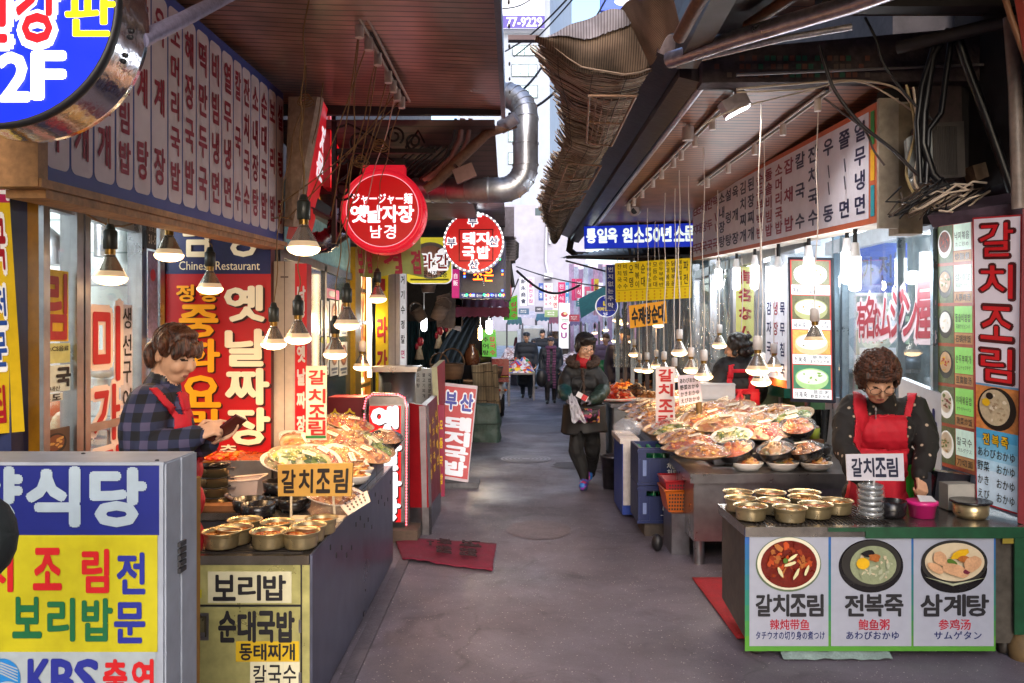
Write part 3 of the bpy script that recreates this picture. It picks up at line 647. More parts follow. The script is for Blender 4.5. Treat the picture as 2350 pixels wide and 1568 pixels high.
for k in range(5): b.bx(x1 + .002, d0 + .075, z - .04 + .017 * k, x1 + .012, d0 + .115, z - .028 + .017 * k, 1)
b.bx(x0 + .05, d0 + .03, 0, x1 - .05, d1 - .03, .05, 1)
b.build('housing', [M('#98a0ae', .4, .2, v=.16, s=3), M('#2a2a2e', .5)], st)
b = MB(); b.slab(P(404, 1100, 2.42), P(446, 1100, 2.42), P(442, 1900, 2.42), P(400, 1900, 2.42), .05, 0)
tag(b.build('sign_board', [M('#9a6a10', .55, v=.15)]), 'ochre board edge standing behind the white cased sign', 'board')

# --- tall yellow light box at the left frame edge
ys = thing('standing_sign', 'tall yellow and magenta light box with a blue side at the left frame edge', 'sign', (-1.75, 2.8, 0))
b = MB(); pn = PQ(b, (-150, 305, 2.62), (12, 315, 2.80), (56, 990, 2.80), (-150, 1010, 2.62), 100, 100); pn.rect(0, 0, 100, 22, 1, 1); pn.rect(0, 22, 100, 100, 0, 1)
pn.text('정', 78, 4, 97, 12, 2, .05, 3); pn.text('식', 76, 13, 98, 21, 2, .05, 3)
pn.text('국', 70, 27, 91, 45, 2, .09, 3); pn.text('국', 72, 28, 89, 44, 3, .04, 4); pn.text('전', 68, 50, 86, 64, 2, .08, 3); pn.text('전', 69, 51, 85, 63, 4, .03, 4); pn.text('문', 66, 65, 84, 78, 2, .08, 3); pn.text('문', 67, 66, 83, 77, 4, .03, 4); pn.text('집', 62, 84, 78, 96, 3, .04, 3)
b.build('face_panel', [M('#c9a618', .45, v=.12, e=.12), M('#a5204e', .45, v=.12, e=.1), M('#e8e4e0', .45, v=0, e=.1), M('#a01824', .45, v=.05), M('#2a4c9a', .45, v=.05)], ys)
b = MB(); b.slab(P(10, 318, 2.81), P(62, 318, 2.95), P(66, 1200, 2.95), P(30, 1200, 2.81), .4, 0); b.slab(P(62, 440, 2.95), P(88, 440, 3.0), P(92, 1200, 3.0), P(64, 1200, 2.95), .3, 1)
b.slab(P(5, 318, 2.86), P(85, 318, 2.94), P(85, 460, 2.94), P(5, 460, 2.86), .2, 2)
b.build('housing', [M('#1c2750', .5, v=.3, s=3), M('#b07a14', .5, v=.2), M('#3a3a5e', .4, .3, v=.4)], ys)

# --- Chinese restaurant panel
d = 5.06
cp = thing('wall_sign', 'tall red restaurant panel with cream and yellow lettering under a dark blue heading', 'sign', (P(500, 0, d).x, d, .6))
b = MB(); pn = PF(b, 380, 500, 622, 1110, d, .004); pn.base(.08, 0, 2); pn.rect(380, 500, 622, 629, 1, 1)
def sh(t_, a, v0, e, v1, m, bd=.06, o=4): pn.text(t_, a + o, v0 + o, e + o, v1 + o, 5, bd * .75, 2); pn.text(t_, a, v0, e, v1, m, bd * .75, 4)
sh('남', 424, 495, 492, 588, 3, .04, 0); sh('경', 520, 495, 588, 588, 3, .04, 0); pn.text('Chinese Restaurant', 412, 600, 597, 620, 3, .012, 2)
for ch, a, v0, e, v1 in (('옛', 520, 658, 606, 736), ('날', 522, 758, 614, 838), ('짜', 522, 848, 616, 926), ('장', 526, 938, 618, 1018)): sh(ch, a, v0, e, v1, 3, .055)
for ch, a, v0, e, v1 in (('정', 408, 655, 446, 692), ('통', 462, 655, 502, 692), ('중', 416, 702, 500, 772), ('화', 420, 780, 504, 852), ('요', 420, 864, 506, 932), ('리', 428, 940, 498, 1000)): sh(ch, a, v0, e, v1, 4, .05, 3)
sh('2', 478, 1022, 500, 1048, 3, .03, 2); sh('층', 506, 1020, 546, 1048, 3, .03, 2)
b.build('face_panel', [M('#b00a12', .4, v=.08, s=2, e=.12), M('#1a1f5a', .4, v=.15), M('#5a1018', .5), M('#ecd8b4', .4, v=.03, e=.15), M('#efa012', .4, v=.03, e=.15), M('#3a0508', .5)], cp)
b = MB(); b.bx(P(362, 0, d).x, d - .03, .02, P(380, 0, d).x, d + .05, 2.25, 0); b.bx(P(344, 0, d).x, d - .01, .02, P(352, 0, d).x, d + .05, 2.25, 0); b.build('frame', [M('#3a2a2c', .4, .4, v=.3)], cp)
# white pilaster, red strip
b = MB(); pn = PF(b, 622, 600, 684, 1200, 5.12); pn.base(.2, 0); pn.rect(652, 600, 654, 1100, 1, 1); pn.rect(644, 634, 662, 638, 1, 2); b.build
tag(b.build('pilaster', [M('#cfc0b2', .6, v=.1), M('#7a6a64', .6)]), 'cream pilaster between the red restaurant panel and the red lettered strip', 'pilaster')
def d_(pn):
 for ch, v in (('남', 655), ('경', 690), ('옛', 792), ('날', 845), ('짜', 898), ('장', 952)): pn.cell(ch, 681, v, 703, v + 42, 2, .05, 2)
sgn('narrow red strip sign with white vertical lettering beside the cream pilaster', lambda b: PF(b, 677, 605, 704, 1040, 5.1), [M('#c4101e', .4, v=.06, e=.15), RED, WHITE], d_, .12)
def d_(pn):
 for ch, v in (('갈', 850), ('치', 893), ('조', 930), ('림', 966)): pn.text(ch, 709, v, 746, v + 32, 2, .03, 2)
 pn.rect(702, 1000, 748, 1006, 3, 2)
sgn('cream vertical placard with red brush lettering standing among the wrapped plates', lambda b: PF(b, 702, 840, 749, 1010, 4.75), [M('#e6d2bd', .55, v=.06), CREAM, M('#a81818', .5), M('#1f7a3c', .5)], d_, .012, 'placard', 'placard')
def d_(pn):
 pn.cell('소', 756, 935, 784, 965, 2, .03, 2); pn.cell('고', 756, 972, 784, 1000, 2, .03, 2); pn.cell('수', 788, 935, 820, 968, 2, .03, 2); pn.cell('육', 788, 975, 820, 1006, 2, .03, 2)
sgn('maroon panel with yellow lettering behind the wrapped plates', lambda b: PF(b, 752, 912, 834, 1200, 6.2), [M('#6e0f20', .45, v=.1), RED, YEL], d_, .25)

# --- red banner boards at the end of the fascia (seen edge on)
b = MB(); b.slab(P(662, 222, 4.95), P(728, 222, 4.85), P(672, 520, 4.95), P(652, 520, 5.02), .06, 0)
tag(b.build('board', [M('#b09a88', .7, v=.3, s=6)]), 'weathered beige side board hanging beside the fascia end', 'board')
def d_(pn):
 pn.text('저', 30, 12, 72, 30, 2, .05, 2); pn.text('문', 26, 30, 70, 46, 2, .05, 2); pn.disc(68, 60, 8, 2.6, 3, 2); pn.text('북경', 60, 74, 85, 84, 2, .04, 2); pn.text('요리', 70, 86, 92, 95, 2, .04, 2)
sgn('steep red sign with white lettering and a yellow dot beside the scroll bracket', lambda b: PQ(b, (742, 232, 5.0), (752, 250, 5.6), (742, 548, 5.6), (676, 552, 5.0)), [REDE, RED, WHE, M('#e8b90c', .4, e=.3)], d_, .05)
def d_(pn): pn.text('경', 12, 45, 60, 66, 2, .05, 2); pn.text('남', 12, 68, 55, 88, 2, .05, 2)
sgn('short red light sign with white strokes behind the scroll bracket', lambda b: PQ(b, (758, 254, 5.9), (784, 290, 6.5), (768, 440, 6.5), (758, 430, 5.9)), [M('#d8101c', .4, v=.04, e=.6), RED, WHE], d_, .05)

# --- round red jajang sign
d = 6.0; c = P(878, 484, d); rad = 98 * d / F
s3 = thing('round_sign', 'round red hanging light sign with three lines of white Japanese and Korean lettering', 'sign', c - Vector((0, 0, rad)))
b = MB(); b.lathe([(0, 0), (rad * .835, 0)], c + Vector((0, -.012, 0)), 0, 64, ax, sm=False); b.lathe([(rad * .835, .012), (rad * .85, .015), (rad * .852, .012)], c, 2, 64, ax, sm=False)
pn = PF(b, 780, 386, 976, 582, d - .016)
pn.text('ジャージャー麺', 808, 444, 946, 468, 1, .025, 1); pn.row('옛날자장', 804, 472, 950, 510, 1, .04, 1, fit=True, gap=.06); pn.text('남', 850, 518, 876, 546, 1, .02, 1); pn.text('경', 882, 516, 908, 548, 1, .02, 1)
b.build('face_panel', [M('#a8040e', .35, v=.05, e=.55), M('#f2e8f0', .35, v=0, e=1.0), M('#f0b0c0', .3, e=.6)], s3)
b = MB(); b.lathe([(rad * .85, .0), (rad * .93, .02), (rad * .985, .0), (rad, -.03), (rad, -.16), (0, -.16)], c, 0, 64, ax); b.bx(P(832, 0, d).x, d - .0, P(0, 410, d).z, P(928, 0, d).x, d + .12, P(0, 378, d).z, 0)
b.build('rim', [M('#d81c30', .3, v=.08, e=.42)], s3)
b = MB(); b.bx(P(826, 0, d).x, d - .01, P(0, 379, d).z, P(930, 0, d).x, d + .13, P(0, 363, d).z, 0); b.build('bracket', [BLACK], s3)

# --- round white rimmed pork soup sign with lights round it
d = 8.4; c = P(1087, 556, d); rad = 70 * d / F
s4 = thing('round_sign', 'round red hanging sign with four white characters and a bulb studded white rim', 'sign', c - Vector((0, 0, rad)))
b = MB(); b.lathe([(0, .0), (rad * .93, 0)], c + Vector((0, -.012, 0)), 0, 64, ax, sm=False)
pn = PF(b, 1017, 486, 1157, 626, d - .016)
for a, v0, e, v1 in ((1053, 526, 1132, 528), (1053, 598, 1132, 600), (1053, 526, 1055, 600), (1130, 526, 1132, 600)): pn.rect(a, v0, e, v1, 2, 1)
for ch, a, v0 in (('돼', 1062, 534), ('지', 1094, 534), ('국', 1062, 567), ('밥', 1096, 566)): pn.text(ch, a, v0, a + 27, v0 + 27, 1, .05, 1)
for ch, a, v0 in (('부', 1076, 500), ('산', 1078, 599), ('부', 1027, 548), ('산', 1124, 545)): pn.text(ch, a - 1.5, v0 - 1.5, a + 19.5, v0 + 19.5, 1, .11, 1); pn.text(ch, a, v0, a + 18, v0 + 18, 3, .03, 2)
b.build('face_panel', [M('#d02424', .35, v=.05, e=.4), M('#f4f0f4', .35, v=0, e=.8), M('#5a1014', .5), M('#28247a', .4, v=0, e=.1)], s4)
b = MB(); b.lathe([(rad * .93, -.0), (rad * .94, .02), (rad * .995, .02), (rad, -.02), (rad, -.16), (0, -.16)], c, 0, 64, ax); b.build('rim', [M('#cfd0da', .3, .2, e=.15)], s4)
for k in range(40):
 a = 2 * math.pi * k / 40; b = MB() if k == 0 else b; b.ell(c + Vector((rad * .965 * math.cos(a), -.022, rad * .965 * math.sin(a))), .008, 0, nu=6, nv=4)
b.build('rim_bulbs', [M('#ffffff', .3, v=0, e=2)], s4)
b = MB(); b.bx(P(1083, 0, d).x, d + .02, P(0, 487, d).z, P(1091, 0, d).x, d + .06, P(0, 468, d).z, 0); b.build('bracket', [M('#1a2a90', .5)], s4)

# --- hanging yellow-green banner
def bann(u, v):
 q = P(823 + 148 * u - (6 if v < .5 else 0), 535 + 98 * v + 5 * math.sin(u * 7), 6.55); q.y += .05 * math.sin(u * 6 + v * 2); return q
b = MB(); b.grid(bann, 24, 12, 0); pn = Pan(b, bann(0, 0) + Vector((0, -.07, 0)), bann(1, 0) + Vector((0, -.07, 0)), bann(1, 1) + Vector((0, -.07, 0)), bann(0, 1) + Vector((0, -.07, 0)), (823, 535, 971, 633))
for ch, a, e in (('보', 826, 838), ('쌈', 846, 858), ('겹', 886, 924), ('겹', 948, 968)): pn.text(ch, a, 575, e, 625, 1, .04, 1)
o = b.build('cloth_banner', [M('#a9c474', .7, v=.1, s=4), M('#b0405a', .6)]); tag(o, 'pale green cloth banner with faded red lettering hanging under the round red sign', 'banner')
# --- yellow rounded rice sign with a dish
def d_(pn):
 pn.disc(988, 598, 46, 42, 3, 1); pn.disc(988, 600, 40, 36, 4, 2)
 for k in range(16): pn.disc(random.uniform(960, 1015), random.uniform(575, 625), 9, 7, random.choice((4, 5, 6)), 3 + k * .1, 10, .3)
 pn.text('라', 962, 582, 994, 618, 6, .09, 5); pn.text('간', 1000, 582, 1030, 618, 6, .09, 5); pn.text('라', 964, 584, 992, 616, 2, .03, 6); pn.text('간', 1002, 584, 1028, 616, 2, .03, 6)
 pn.text('양식점 2층', 970, 622, 1026, 637, 7, .02, 5); pn.rect(942, 640, 1030, 644, 8, 4)
sgn('yellow rounded light sign with a bowl picture behind the round pork soup sign', lambda b: PF(b, 930, 545, 1036, 650, 8.9), [M('#d8cf3a', .4, v=.1, e=.35), WHE, RED, M('#8a9096', .4), M('#b8928a', .5), M('#8a5a48', .5), WHE, INK, M('#6a6a1a', .5)], d_, .14, rnd=16)
# --- LED screen
def d_(pn):
 pn.rect(1060, 560, 1155, 672, 2, 1); pn.rect(1056, 672, 1160, 684, 3, 1); pn.text('맛있는집이네', 1060, 675, 1156, 682, 4, .02, 2)
 pn.text('조은', 1086, 615, 1132, 646, 5, .015, 3)
 for a, v, m in ((1066, 620, 6), (1066, 628, 5), (1066, 635, 7), (1071, 677, 6), (1080, 677, 5), (1086, 677, 7), (1111, 677, 6), (1120, 677, 5), (1128, 677, 7), (1148, 677, 6), (1156, 677, 5), (1153, 622, 7), (1153, 630, 5), (1147, 595, 6), (1153, 667, 7)): pn.disc(a, v, 2.2, 2.2, m, 6, 10)
 for k in range(14): a = R(-90 + 6.4 * k); pn.disc(1074 + 37 * math.cos(a) * (1 if k > 0 else 1), 660 + 42 * math.sin(a), .8, .8, 4, 5, 6)
sgn('dark electronic message screen with orange dot lettering and coloured corner lights', lambda b: PF(b, 1055, 555, 1161, 686, 9.2), [M('#17204e', .3, e=.05), BLACK, M('#262a4a', .25, v=.3, s=3, e=.08), M('#1a2a8a', .4, e=.1), WHE, M('#ff5a10', .4, v=0, e=3), M('#18ff60', .4, v=0, e=5), M('#3050ff', .4, v=0, e=5)], d_, .12, 'message_screen', 'screen')
sgn('little magenta light sign tucked beside the electronic screen', lambda b: PF(b, 1037, 618, 1054, 684, 9.3), [M('#c01878', .4, e=.4), RED, WHE], lambda pn: pn.col('自販', 1040, 626, 1051, 658, 2, .02, 2), .1)
# --- vertical signs further along the left
def d_(pn):
 pn.col('라간', 866, 720, 888, 870, 2, .04, 2, fit=True, gap=.25); pn.rect(870, 640, 884, 668, 2, 2); pn.rect(874, 640, 880, 690, 2, 3)
sgn('tall yellow strip sign with dark red brush lettering behind the steel steamer', lambda b: PF(b, 862, 630, 890, 1000, 8.0), [M('#d6b414', .5, v=.1, e=.1), YEL, M('#a0202a', .5)], d_, .1)
b = MB(); pn = PF(b, 890, 620, 917, 1000, 8.05); pn.base(.2, 0); pn.rect(906, 620, 908, 1000, 1, 1)
tag(b.build('pilaster', [M('#c3b6b4', .6, v=.1), M('#8a7c7c', .6)]), 'pale pilaster behind the steel steamer, right of the yellow strip sign', 'pilaster')
def d_(pn):
 for k, ch in enumerate('거기수정칼면국밥'): pn.cell(ch, 920, 632 + k * 34, 930, 654 + k * 34, 2 + (k > 4), .03, 2)
sgn('thin white strip sign with small black lettering at the basket shop corner', lambda b: PF(b, 917, 618, 932, 920, 8.1), [M('#d8dbe2', .5, e=.25), WHITE, INK, M('#c04a80', .5)], d_, .06)

# --- standing signs on the ground
d = 6.05
os_ = thing('standing_sign', 'red standing light box with white lettering framed by red fairy lights', 'sign', (P(888, 0, d).x, d, 0))
b = MB(); pn = PF(b, 848, 930, 922, 1212, d); pn.base(.04, 2); pn.rect(848, 932, 920, 1200, 0, 1)
for ch, a, v0, e, v1 in (('옛', 855, 935, 914, 1002), ('날', 852, 1012, 918, 1076), ('짜', 854, 1086, 918, 1140), ('장', 856, 1146, 916, 1196)): pn.text(ch, a + 3, v0 + 3, e + 3, v1 + 3, 3, .06, 2); pn.text(ch, a, v0, e, v1, 1, .06, 4)
b.build('face_panel', [M('#e00e16', .4, v=.04, e=.55), M('#e4ecf4', .4, v=0, e=.7), STEEL, M('#4a0408', .5)], os_)
b = MB(); q = lambda x, y: P(x, y, d + .05)
fr = [q(842, 1212), q(838, 940), q(843, 918), q(856, 908), q(914, 908), q(928, 916), q(933, 936), q(932, 1212)]
b.tube(fr, .024, 0, 10); b.bx(P(846, 0, d).x, d + .02, .08, P(928, 0, d).x, d + .16, P(0, 912, d).z, 0); b.build('frame', [STEEL], os_)
b = MB()
for i in range(len(fr) - 1):
 n = int((fr[i + 1] - fr[i]).length / .022) + 1
 for k in range(n): b.ell(fr[i].lerp(fr[i + 1], k / n) + Vector((0, -.028, 0)) + (fr[i] - q(888, 1050)).normalized() * .012, .0062, 0, nu=6, nv=4)
b.build('fairy_lights', [M('#ff5560', .4, v=0, e=2.2)], os_)
b = MB(); b.bx(P(840, 0, d).x, d - .12, 0, P(962, 0, d).x, d + .3, .085, 0); b.bx(P(850, 0, d).x, d - .02, .085, P(930, 0, d).x, d + .1, .12, 1); b.build('base_plank', [M('#5a4a40', .8, v=.3, s=6), BLACK], os_)
# angled maroon menu board (two faces)
mb2 = thing('standing_sign', 'maroon angled menu cabinet with columns of yellow lettering beside the fairy light sign', 'sign', (-.74, 6.6, 0))
b = MB(); pn = PQ(b, (977, 932, 6.15), (1003, 908, 7.0), (1012, 1130, 7.0), (984, 1165, 6.15)); pn.base(.05, 0, 1)
pn.col('돼지국밥', 12, 18, 32, 78, 2, .05, 2, gap=.3); pn.col('소고기국밥', 42, 14, 62, 74, 2, .05, 2, gap=.3); pn.col('수육백반', 72, 10, 92, 72, 2, .05, 2, gap=.3); pn.rect(97, 0, 100, 100, 2, 1)
pn = PQ(b, (938, 925, 6.2), (977, 932, 6.15), (984, 1165, 6.15), (941, 1165, 6.2)); pn.base(.05, 3, 1)
b.build('face_panel', [M('#6e1226', .45, v=.1, e=.05), M('#8a8088', .4, .5), M('#d8a818', .45, v=.05, e=.1), M('#8a0c18', .4, v=.1)], mb2)
b = MB(); b.slab(P(941, 1165, 6.2), P(984, 1165, 6.15), P(985, 1232, 6.15), P(941, 1235, 6.2), .05, 0); b.slab(P(984, 1165, 6.15), P(1012, 1130, 7.0), P(1012, 1190, 7.0), P(985, 1232, 6.15), .05, 0); b.build('plinth', [STEEL_D], mb2)
def d_(pn):
 for c_, a in (('수육정식', 1001), ('모듬국밥', 1009)): pn.col(c_, a, 955, a + 8, 1120, 2, .04, 2, gap=.35)
sgn('purplish red menu panel glimpsed between the maroon cabinet and the slanted pork soup sign', lambda b: PF(b, 998, 930, 1020, 1140, 7.3), [M('#8e2448', .4, v=.1, e=.1), RED, YEL], d_, .05)
def d_(pn):
 for i, c_ in enumerate(('국밥전문집', '불고기찌개', '오리탕', '곱창')): pn.col(c_, 990 - i * 13 - 8, 855, 990 - i * 13, 855 + 12 * len(c_), 2, .02, 2)
sgn('grey white menu board with small columns of writing behind the steel steamer', lambda b: PF(b, 942, 845, 1000, 1000, 8.3), [M('#b8b8b4', .5, v=.1), STEEL_D, INK], d_, .06)
sgn('red edge of a folded board with a black chain above the slanted pork soup sign', lambda b: PQ(b, (1003, 842, 7.4), (1021, 826, 8.1), (1022, 925, 8.1), (1008, 940, 7.4)), [M('#a01a26', .5, v=.1), M('#b0b090', .5)], None, .05)
# leaning pork soup sign
ps = thing('standing_sign', 'slanted red pork soup sign with blue and white lettering on a plank', 'sign', (P(1055, 0, 8.2).x, 8.2, 0))
b = MB(); pn = PQ(b, (1019, 878, 8.2), (1096, 886, 8.2), (1074, 1108, 8.05), (1012, 1098, 8.05)); pn.base(.07, 1); pn.rect(2, 3.5, 97, 97, 0, 1)
pn.text('부', 6, 9, 42, 28, 2, .1, 2); pn.text('부', 8, 10, 40, 27, 3, .05, 4); pn.text('산', 52, 9, 92, 28, 2, .1, 2); pn.text('산', 54, 10, 90, 27, 3, .05, 4)
for k, ch in enumerate('돼지국밥'): pn.text(ch, 10, 35 + 15.3 * k, 86, 48.5 + 15.3 * k, 2, .06, 2)
b.build('face_panel', [M('#b4202c', .4, v=.06, e=.12), M('#c8b8c4', .4, v=.05), M('#dfe2ee', .4, v=.03, e=.15), M('#2430a8', .4, v=.03)], ps)
b = MB(); b.bx(P(1005, 0, 8.2).x, 8.0, 0, P(1100, 0, 8.2).x, 8.35, .05, 0); b.build('base_plank', [M('#6a6a70', .7, v=.3)], ps)
# green banners
def d_(pn): pn.col('추어탕', 6, 24, 44, 98, 2, .03, 2, fit=True, gap=.3); pn.col('칼국수', 54, 22, 94, 96, 3, .03, 2, fit=True, gap=.3); pn.rect(0, 4, 100, 6, 4, 1)
GRN = [M('#58c040', .5, v=.12, e=.12), WHITE, INK, M('#c01c50', .5), M('#d8d84a', .5)]
sgn('bright green banner with black and red lettering hanging beside the electronic screen', lambda b: PQ(b, (1154, 690, 12.5), (1187, 677, 12.6), (1188, 733, 12.6), (1156, 735, 12.5)), GRN, d_, .02, 'banner', 'banner')
sgn('bright green banner with black and red lettering low over the scooter by the baskets', lambda b: PQ(b, (1106, 757, 13.5), (1137, 757, 13.5), (1140, 820, 13.5), (1107, 818, 13.5)), GRN, d_, .02, 'banner', 'banner')
# far street signs
def vs(label, x0, y0, x1, y1, d, face, ink, t_, bold=.03, e=.15, cols=1):
 def dr(pn):
  w = (x1 - x0) / cols; ts = t_ if isinstance(t_, tuple) else (t_,)
  for i, q in enumerate(ts): pn.col(q, x0 + w * i + w * .12, y0 + 3, x0 + w * (i + 1) - w * .12, y1 - 3, 2, bold, 2, gap=.2)
 return sgn(label, lambda b: PF(b, x0, y0, x1, y1, d), [M(face, .5, v=.06, e=e), WHITE, M(ink, .5, v=0)], dr, .12)
vs('white vertical sign with four dark Chinese characters at the far end of the alley', 1193, 636, 1209, 702, 24, '#e6e8f2', '#1a2a4a', '新永商會')
vs('pale vertical sign with magenta lettering right of the four Chinese characters', 1211, 636, 1226, 700, 24.5, '#d8d4e6', '#b02860', '도종전구집')
vs('thin dark red vertical sign at the left of the far street', 1166, 648, 1174, 692, 22, '#9a2834', '#d8c8c8', '회센터')
vs('white two column sign with red lettering in the far street', 1249, 650, 1268, 706, 25, '#ece4ea', '#b03a50', ('해물칼국수', '가락국수'), cols=2)
vs('small cream sign with red lettering in the far street', 1268, 672, 1281, 712, 26, '#eadfd8', '#c03a50', '냉면')
vs('magenta vertical sign in the far street, tallest of the row', 1281, 648, 1297, 708, 24, '#c22c66', '#e8c8d8', '진주식당')
vs('blue and white vertical sign beside the magenta sign', 1298, 648, 1306, 706, 24.2, '#3a86b8', '#e8f0f8', '일일')
for a in ((1322, 690, 1344, 704, 19, '#3a7a8a', '#e8ecf0', '약국', 'small teal shop board at the hazy right end of the street'), (1347, 668, 1362, 716, 17, '#d8d8e0', '#b03048', '회국수', 'white strip board with red marks at the hazy right end'), (1322, 640, 1336, 684, 21, '#c83a6a', '#f0d8e0', '분식', 'pink strip board high at the hazy right end'), (1364, 640, 1374, 690, 16, '#e0c83a', '#8a2020', '떡', 'thin yellow strip board left of the round blue clinic sign'), (1236, 650, 1247, 690, 26, '#3a5aa8', '#e0e6f0', '서점', 'blue strip board between the pale and white far signs'), (1228, 704, 1246, 716, 23, '#4a4a58', '#d8d8e0', '옷', 'dark little board over the far crowd'), (1250, 712, 1280, 728, 24, '#9ab87a', '#e8ece0', '한복', 'pale green wide board over the far crowd'), (1190, 708, 1214, 722, 21, '#5a7a9a', '#e8ecf0', '모자', 'blue grey wide board over the man in the overcoat'), (1306, 722, 1330, 738, 18, '#b8485a', '#f0e0e0', '만두', 'rose wide board right of the white pillar sign')):
 vs(a[8], *a[:8], e=.05)
def d_(pn): pn.disc(1295, 722, 8, 6, 2, 2, 16); pn.disc(1297, 720, 4, 3, 3, 3, 10); pn.text('C', 1288, 742, 1300, 756, 4, .05, 2); pn.rect(1288, 732, 1304, 734, 5, 2); pn.rect(1288, 736, 1304, 738, 5, 2); pn.text('U', 1288, 764, 1300, 776, 6, .05, 2)
sgn('tall white inflatable style pillar sign with rounded top and a magenta C', lambda b: PF(b, 1283, 696, 1308, 800, 23), [M('#f0f2f4', .4, e=.3), WHITE, M('#c03a50', .5), M('#f0e0a0', .5), M('#c02880', .5), M('#9ab090', .5), M('#b05aa0', .5)], d_, .3, 'pillar_sign')

# ================================================================ right hand signs
XR = 2.06; rd = lambda px: XR * F / (px - CX)
fr_ = thing('fascia_sign', 'long white menu fascia with navy and red lettering and an orange border', 'sign', (XR, 7, 2.1))
u0, u1 = rd(1590), rd(2012)
tl, tr, br, bl = Vector((XR, u0, 3.0)), Vector((XR, u1, 2.807)), Vector((XR, u1, 2.124)), Vector((XR, u0, 2.329))
b = MB(); pn = Pan(b, tl, tr, br, bl, (u0, 0, u1, 100)); pn.base(.18, 1, 2); pn.rect(u0 - .03, 5, rd(1994), 95, 0, 1)
for px, t_, m in ((1976, '열무냉면', 3), (1940, '쫄면', 3), (1903, '우동', 3), (1868, '잔치국수', 3), (1838, '칼국수', 3), (1812, '잡채밥', 4), (1789, '소머리국밥', 4), (1766, '돌솥비빔밥', 4), (1745, '순두부백반', 4), (1725, '된장찌개', 3), (1707, '김치찌개', 3), (1689, '육개장', 3), (1673, '설렁탕', 3), (1658, '소내장탕', 3), (1643, '떡국', 4), (1630, '만두국', 4), (1618, '해장국', 4), (1606, '순대국', 4), (1597, '감자국', 4)):
 hw = (1.2 if px > 1800 else 1.) * (px - CX) / 835 * 13; a, e = rd(px - hw), rd(px + hw); n = len(t_); h = 82 / max(4.4, n)
 for j, ch in enumerate(t_): vc = 9 + h / 2 + (82 - h) * j / (n - 1); pn.cell(ch, a, vc - h / 2, e, vc + h / 2, m, .03, 3)
 if n == 2:
  for vc in (42, 58): pn.poly([(rd(px - 2.5), vc - 6), (rd(px - .5), vc - 6.5), (rd(px + 2.5), vc + 6), (rd(px + .5), vc + 6.5)], m, 3)
for v0, v1, m in ((6, 34, 5), (38, 64, 6), (68, 94, 7)): pn.rect(rd(1999), v0, rd(2008), v1, m, 3)
b.build('face_panel', [M('#dedae6', .5, v=.08, s=2), M('#c4603c', .5, v=.1), M('#b7a898', .6, v=.2), M('#23264e', .5, v=.05), M('#8e2844', .5, v=.05), M('#2c8a3c', .5), M('#e0a818', .5), M('#1f98a8', .5)], fr_)
b = MB(); b.bx(XR + .0, u1 - .03, 2.09, XR + .11, u1 - .002, 2.82, 0); b.bx(XR + .113, u1 - .02, 2.06, XR + .25, u1 + .1, 2.79, 1)
b.build('end_box', [M('#a99c8c', .6, v=.25, s=5), M('#86745e', .6, v=.3, s=5)], fr_)
# white vertical sign right
wv = thing('wall_sign', 'tall white sign with four big red characters above a soup picture and blue menu', 'sign', (2.25, 4.0, .62))
b = MB(); pn = Pan(b, P(2232, 500, 4.12), P(2346, 492, 3.88), P(2338, 1182, 3.88), P(2240, 1152, 4.12), (0, 0, 100, 680)); pn.base(.05, 1, 1); pn.rect(3, 4, 97, 393, 0, 1)
for k, ch in enumerate('갈치조림'): v0 = 14 + 97 * k; pn.text(ch, 14, v0, 86, v0 + 82, 2, .05, 2); pn.text(ch, 17, v0 + 3, 83, v0 + 79, 3, .015, 4)
pn.rect(3, 393, 97, 398, 4, 1); pn.rect(3, 398, 97, 500, 5, 1); pn.disc(50, 449, 43, 50, 6, 2); pn.disc(46, 446, 34, 42, 7, 3);
for k in range(30): a = random.random() * 6.28; q = random.random(); pn.disc(46 + 28 * q * math.cos(a), 446 + 34 * q * math.sin(a), random.uniform(2, 6), random.uniform(2, 4), random.choice((8, 9, 7)), 3.5 + k * .05, 9, .4)
pn.disc(28, 436, 9, 9, 10, 6); pn.disc(36, 420, 8, 8, 6, 6)
pn.rect(3, 500, 97, 676, 11, 1)
for k in range(8): pn.rect(3, 500 + k * 12, 97, 512 + k * 12, 12 + k // 2, 1.5)
pn.row('전복죽', 18, 508, 80, 538, 6, .08, 3); pn.row('전복죽', 18, 508, 80, 538, 10, .03, 5)
for k, t_ in enumerate(('あわびおかゆ', '野菜 おかゆ', 'かき おかゆ', 'えび おかゆ')): pn.row(t_, 6, 542 + 33 * k, 94, 568 + 33 * k, 6, .015, 5, gap=.05)
b.build('face_panel', [M('#dcd2dc', .45, v=.04, e=.06), M('#b4202c', .5, v=.08), M('#4a0a10', .5), M('#c4141e', .4, v=.12, e=.08), M('#6aa0c8', .5), M('#d88a48', .5, v=.3, s=9), M('#1a1612', .4), M('#c8b694', .5, v=.2, s=12), M('#e4d8c0', .5), M('#a89070', .5), M('#e8b81c', .4), M('#c8dcec', .5, e=.06), M('#48a0cc', .5, e=.06), M('#6cb4d6', .5, e=.06), M('#94c8e2', .5, e=.06), M('#b2d6ea', .5, e=.06)], wv)
b = MB(); b.slab(P(2347, 480, 3.86), P(2420, 470, 3.8), P(2400, 1220, 3.8), P(2336, 1200, 3.86), .06, 0); b.build('side_board', [M('#7a141e', .5, v=.15)], wv)
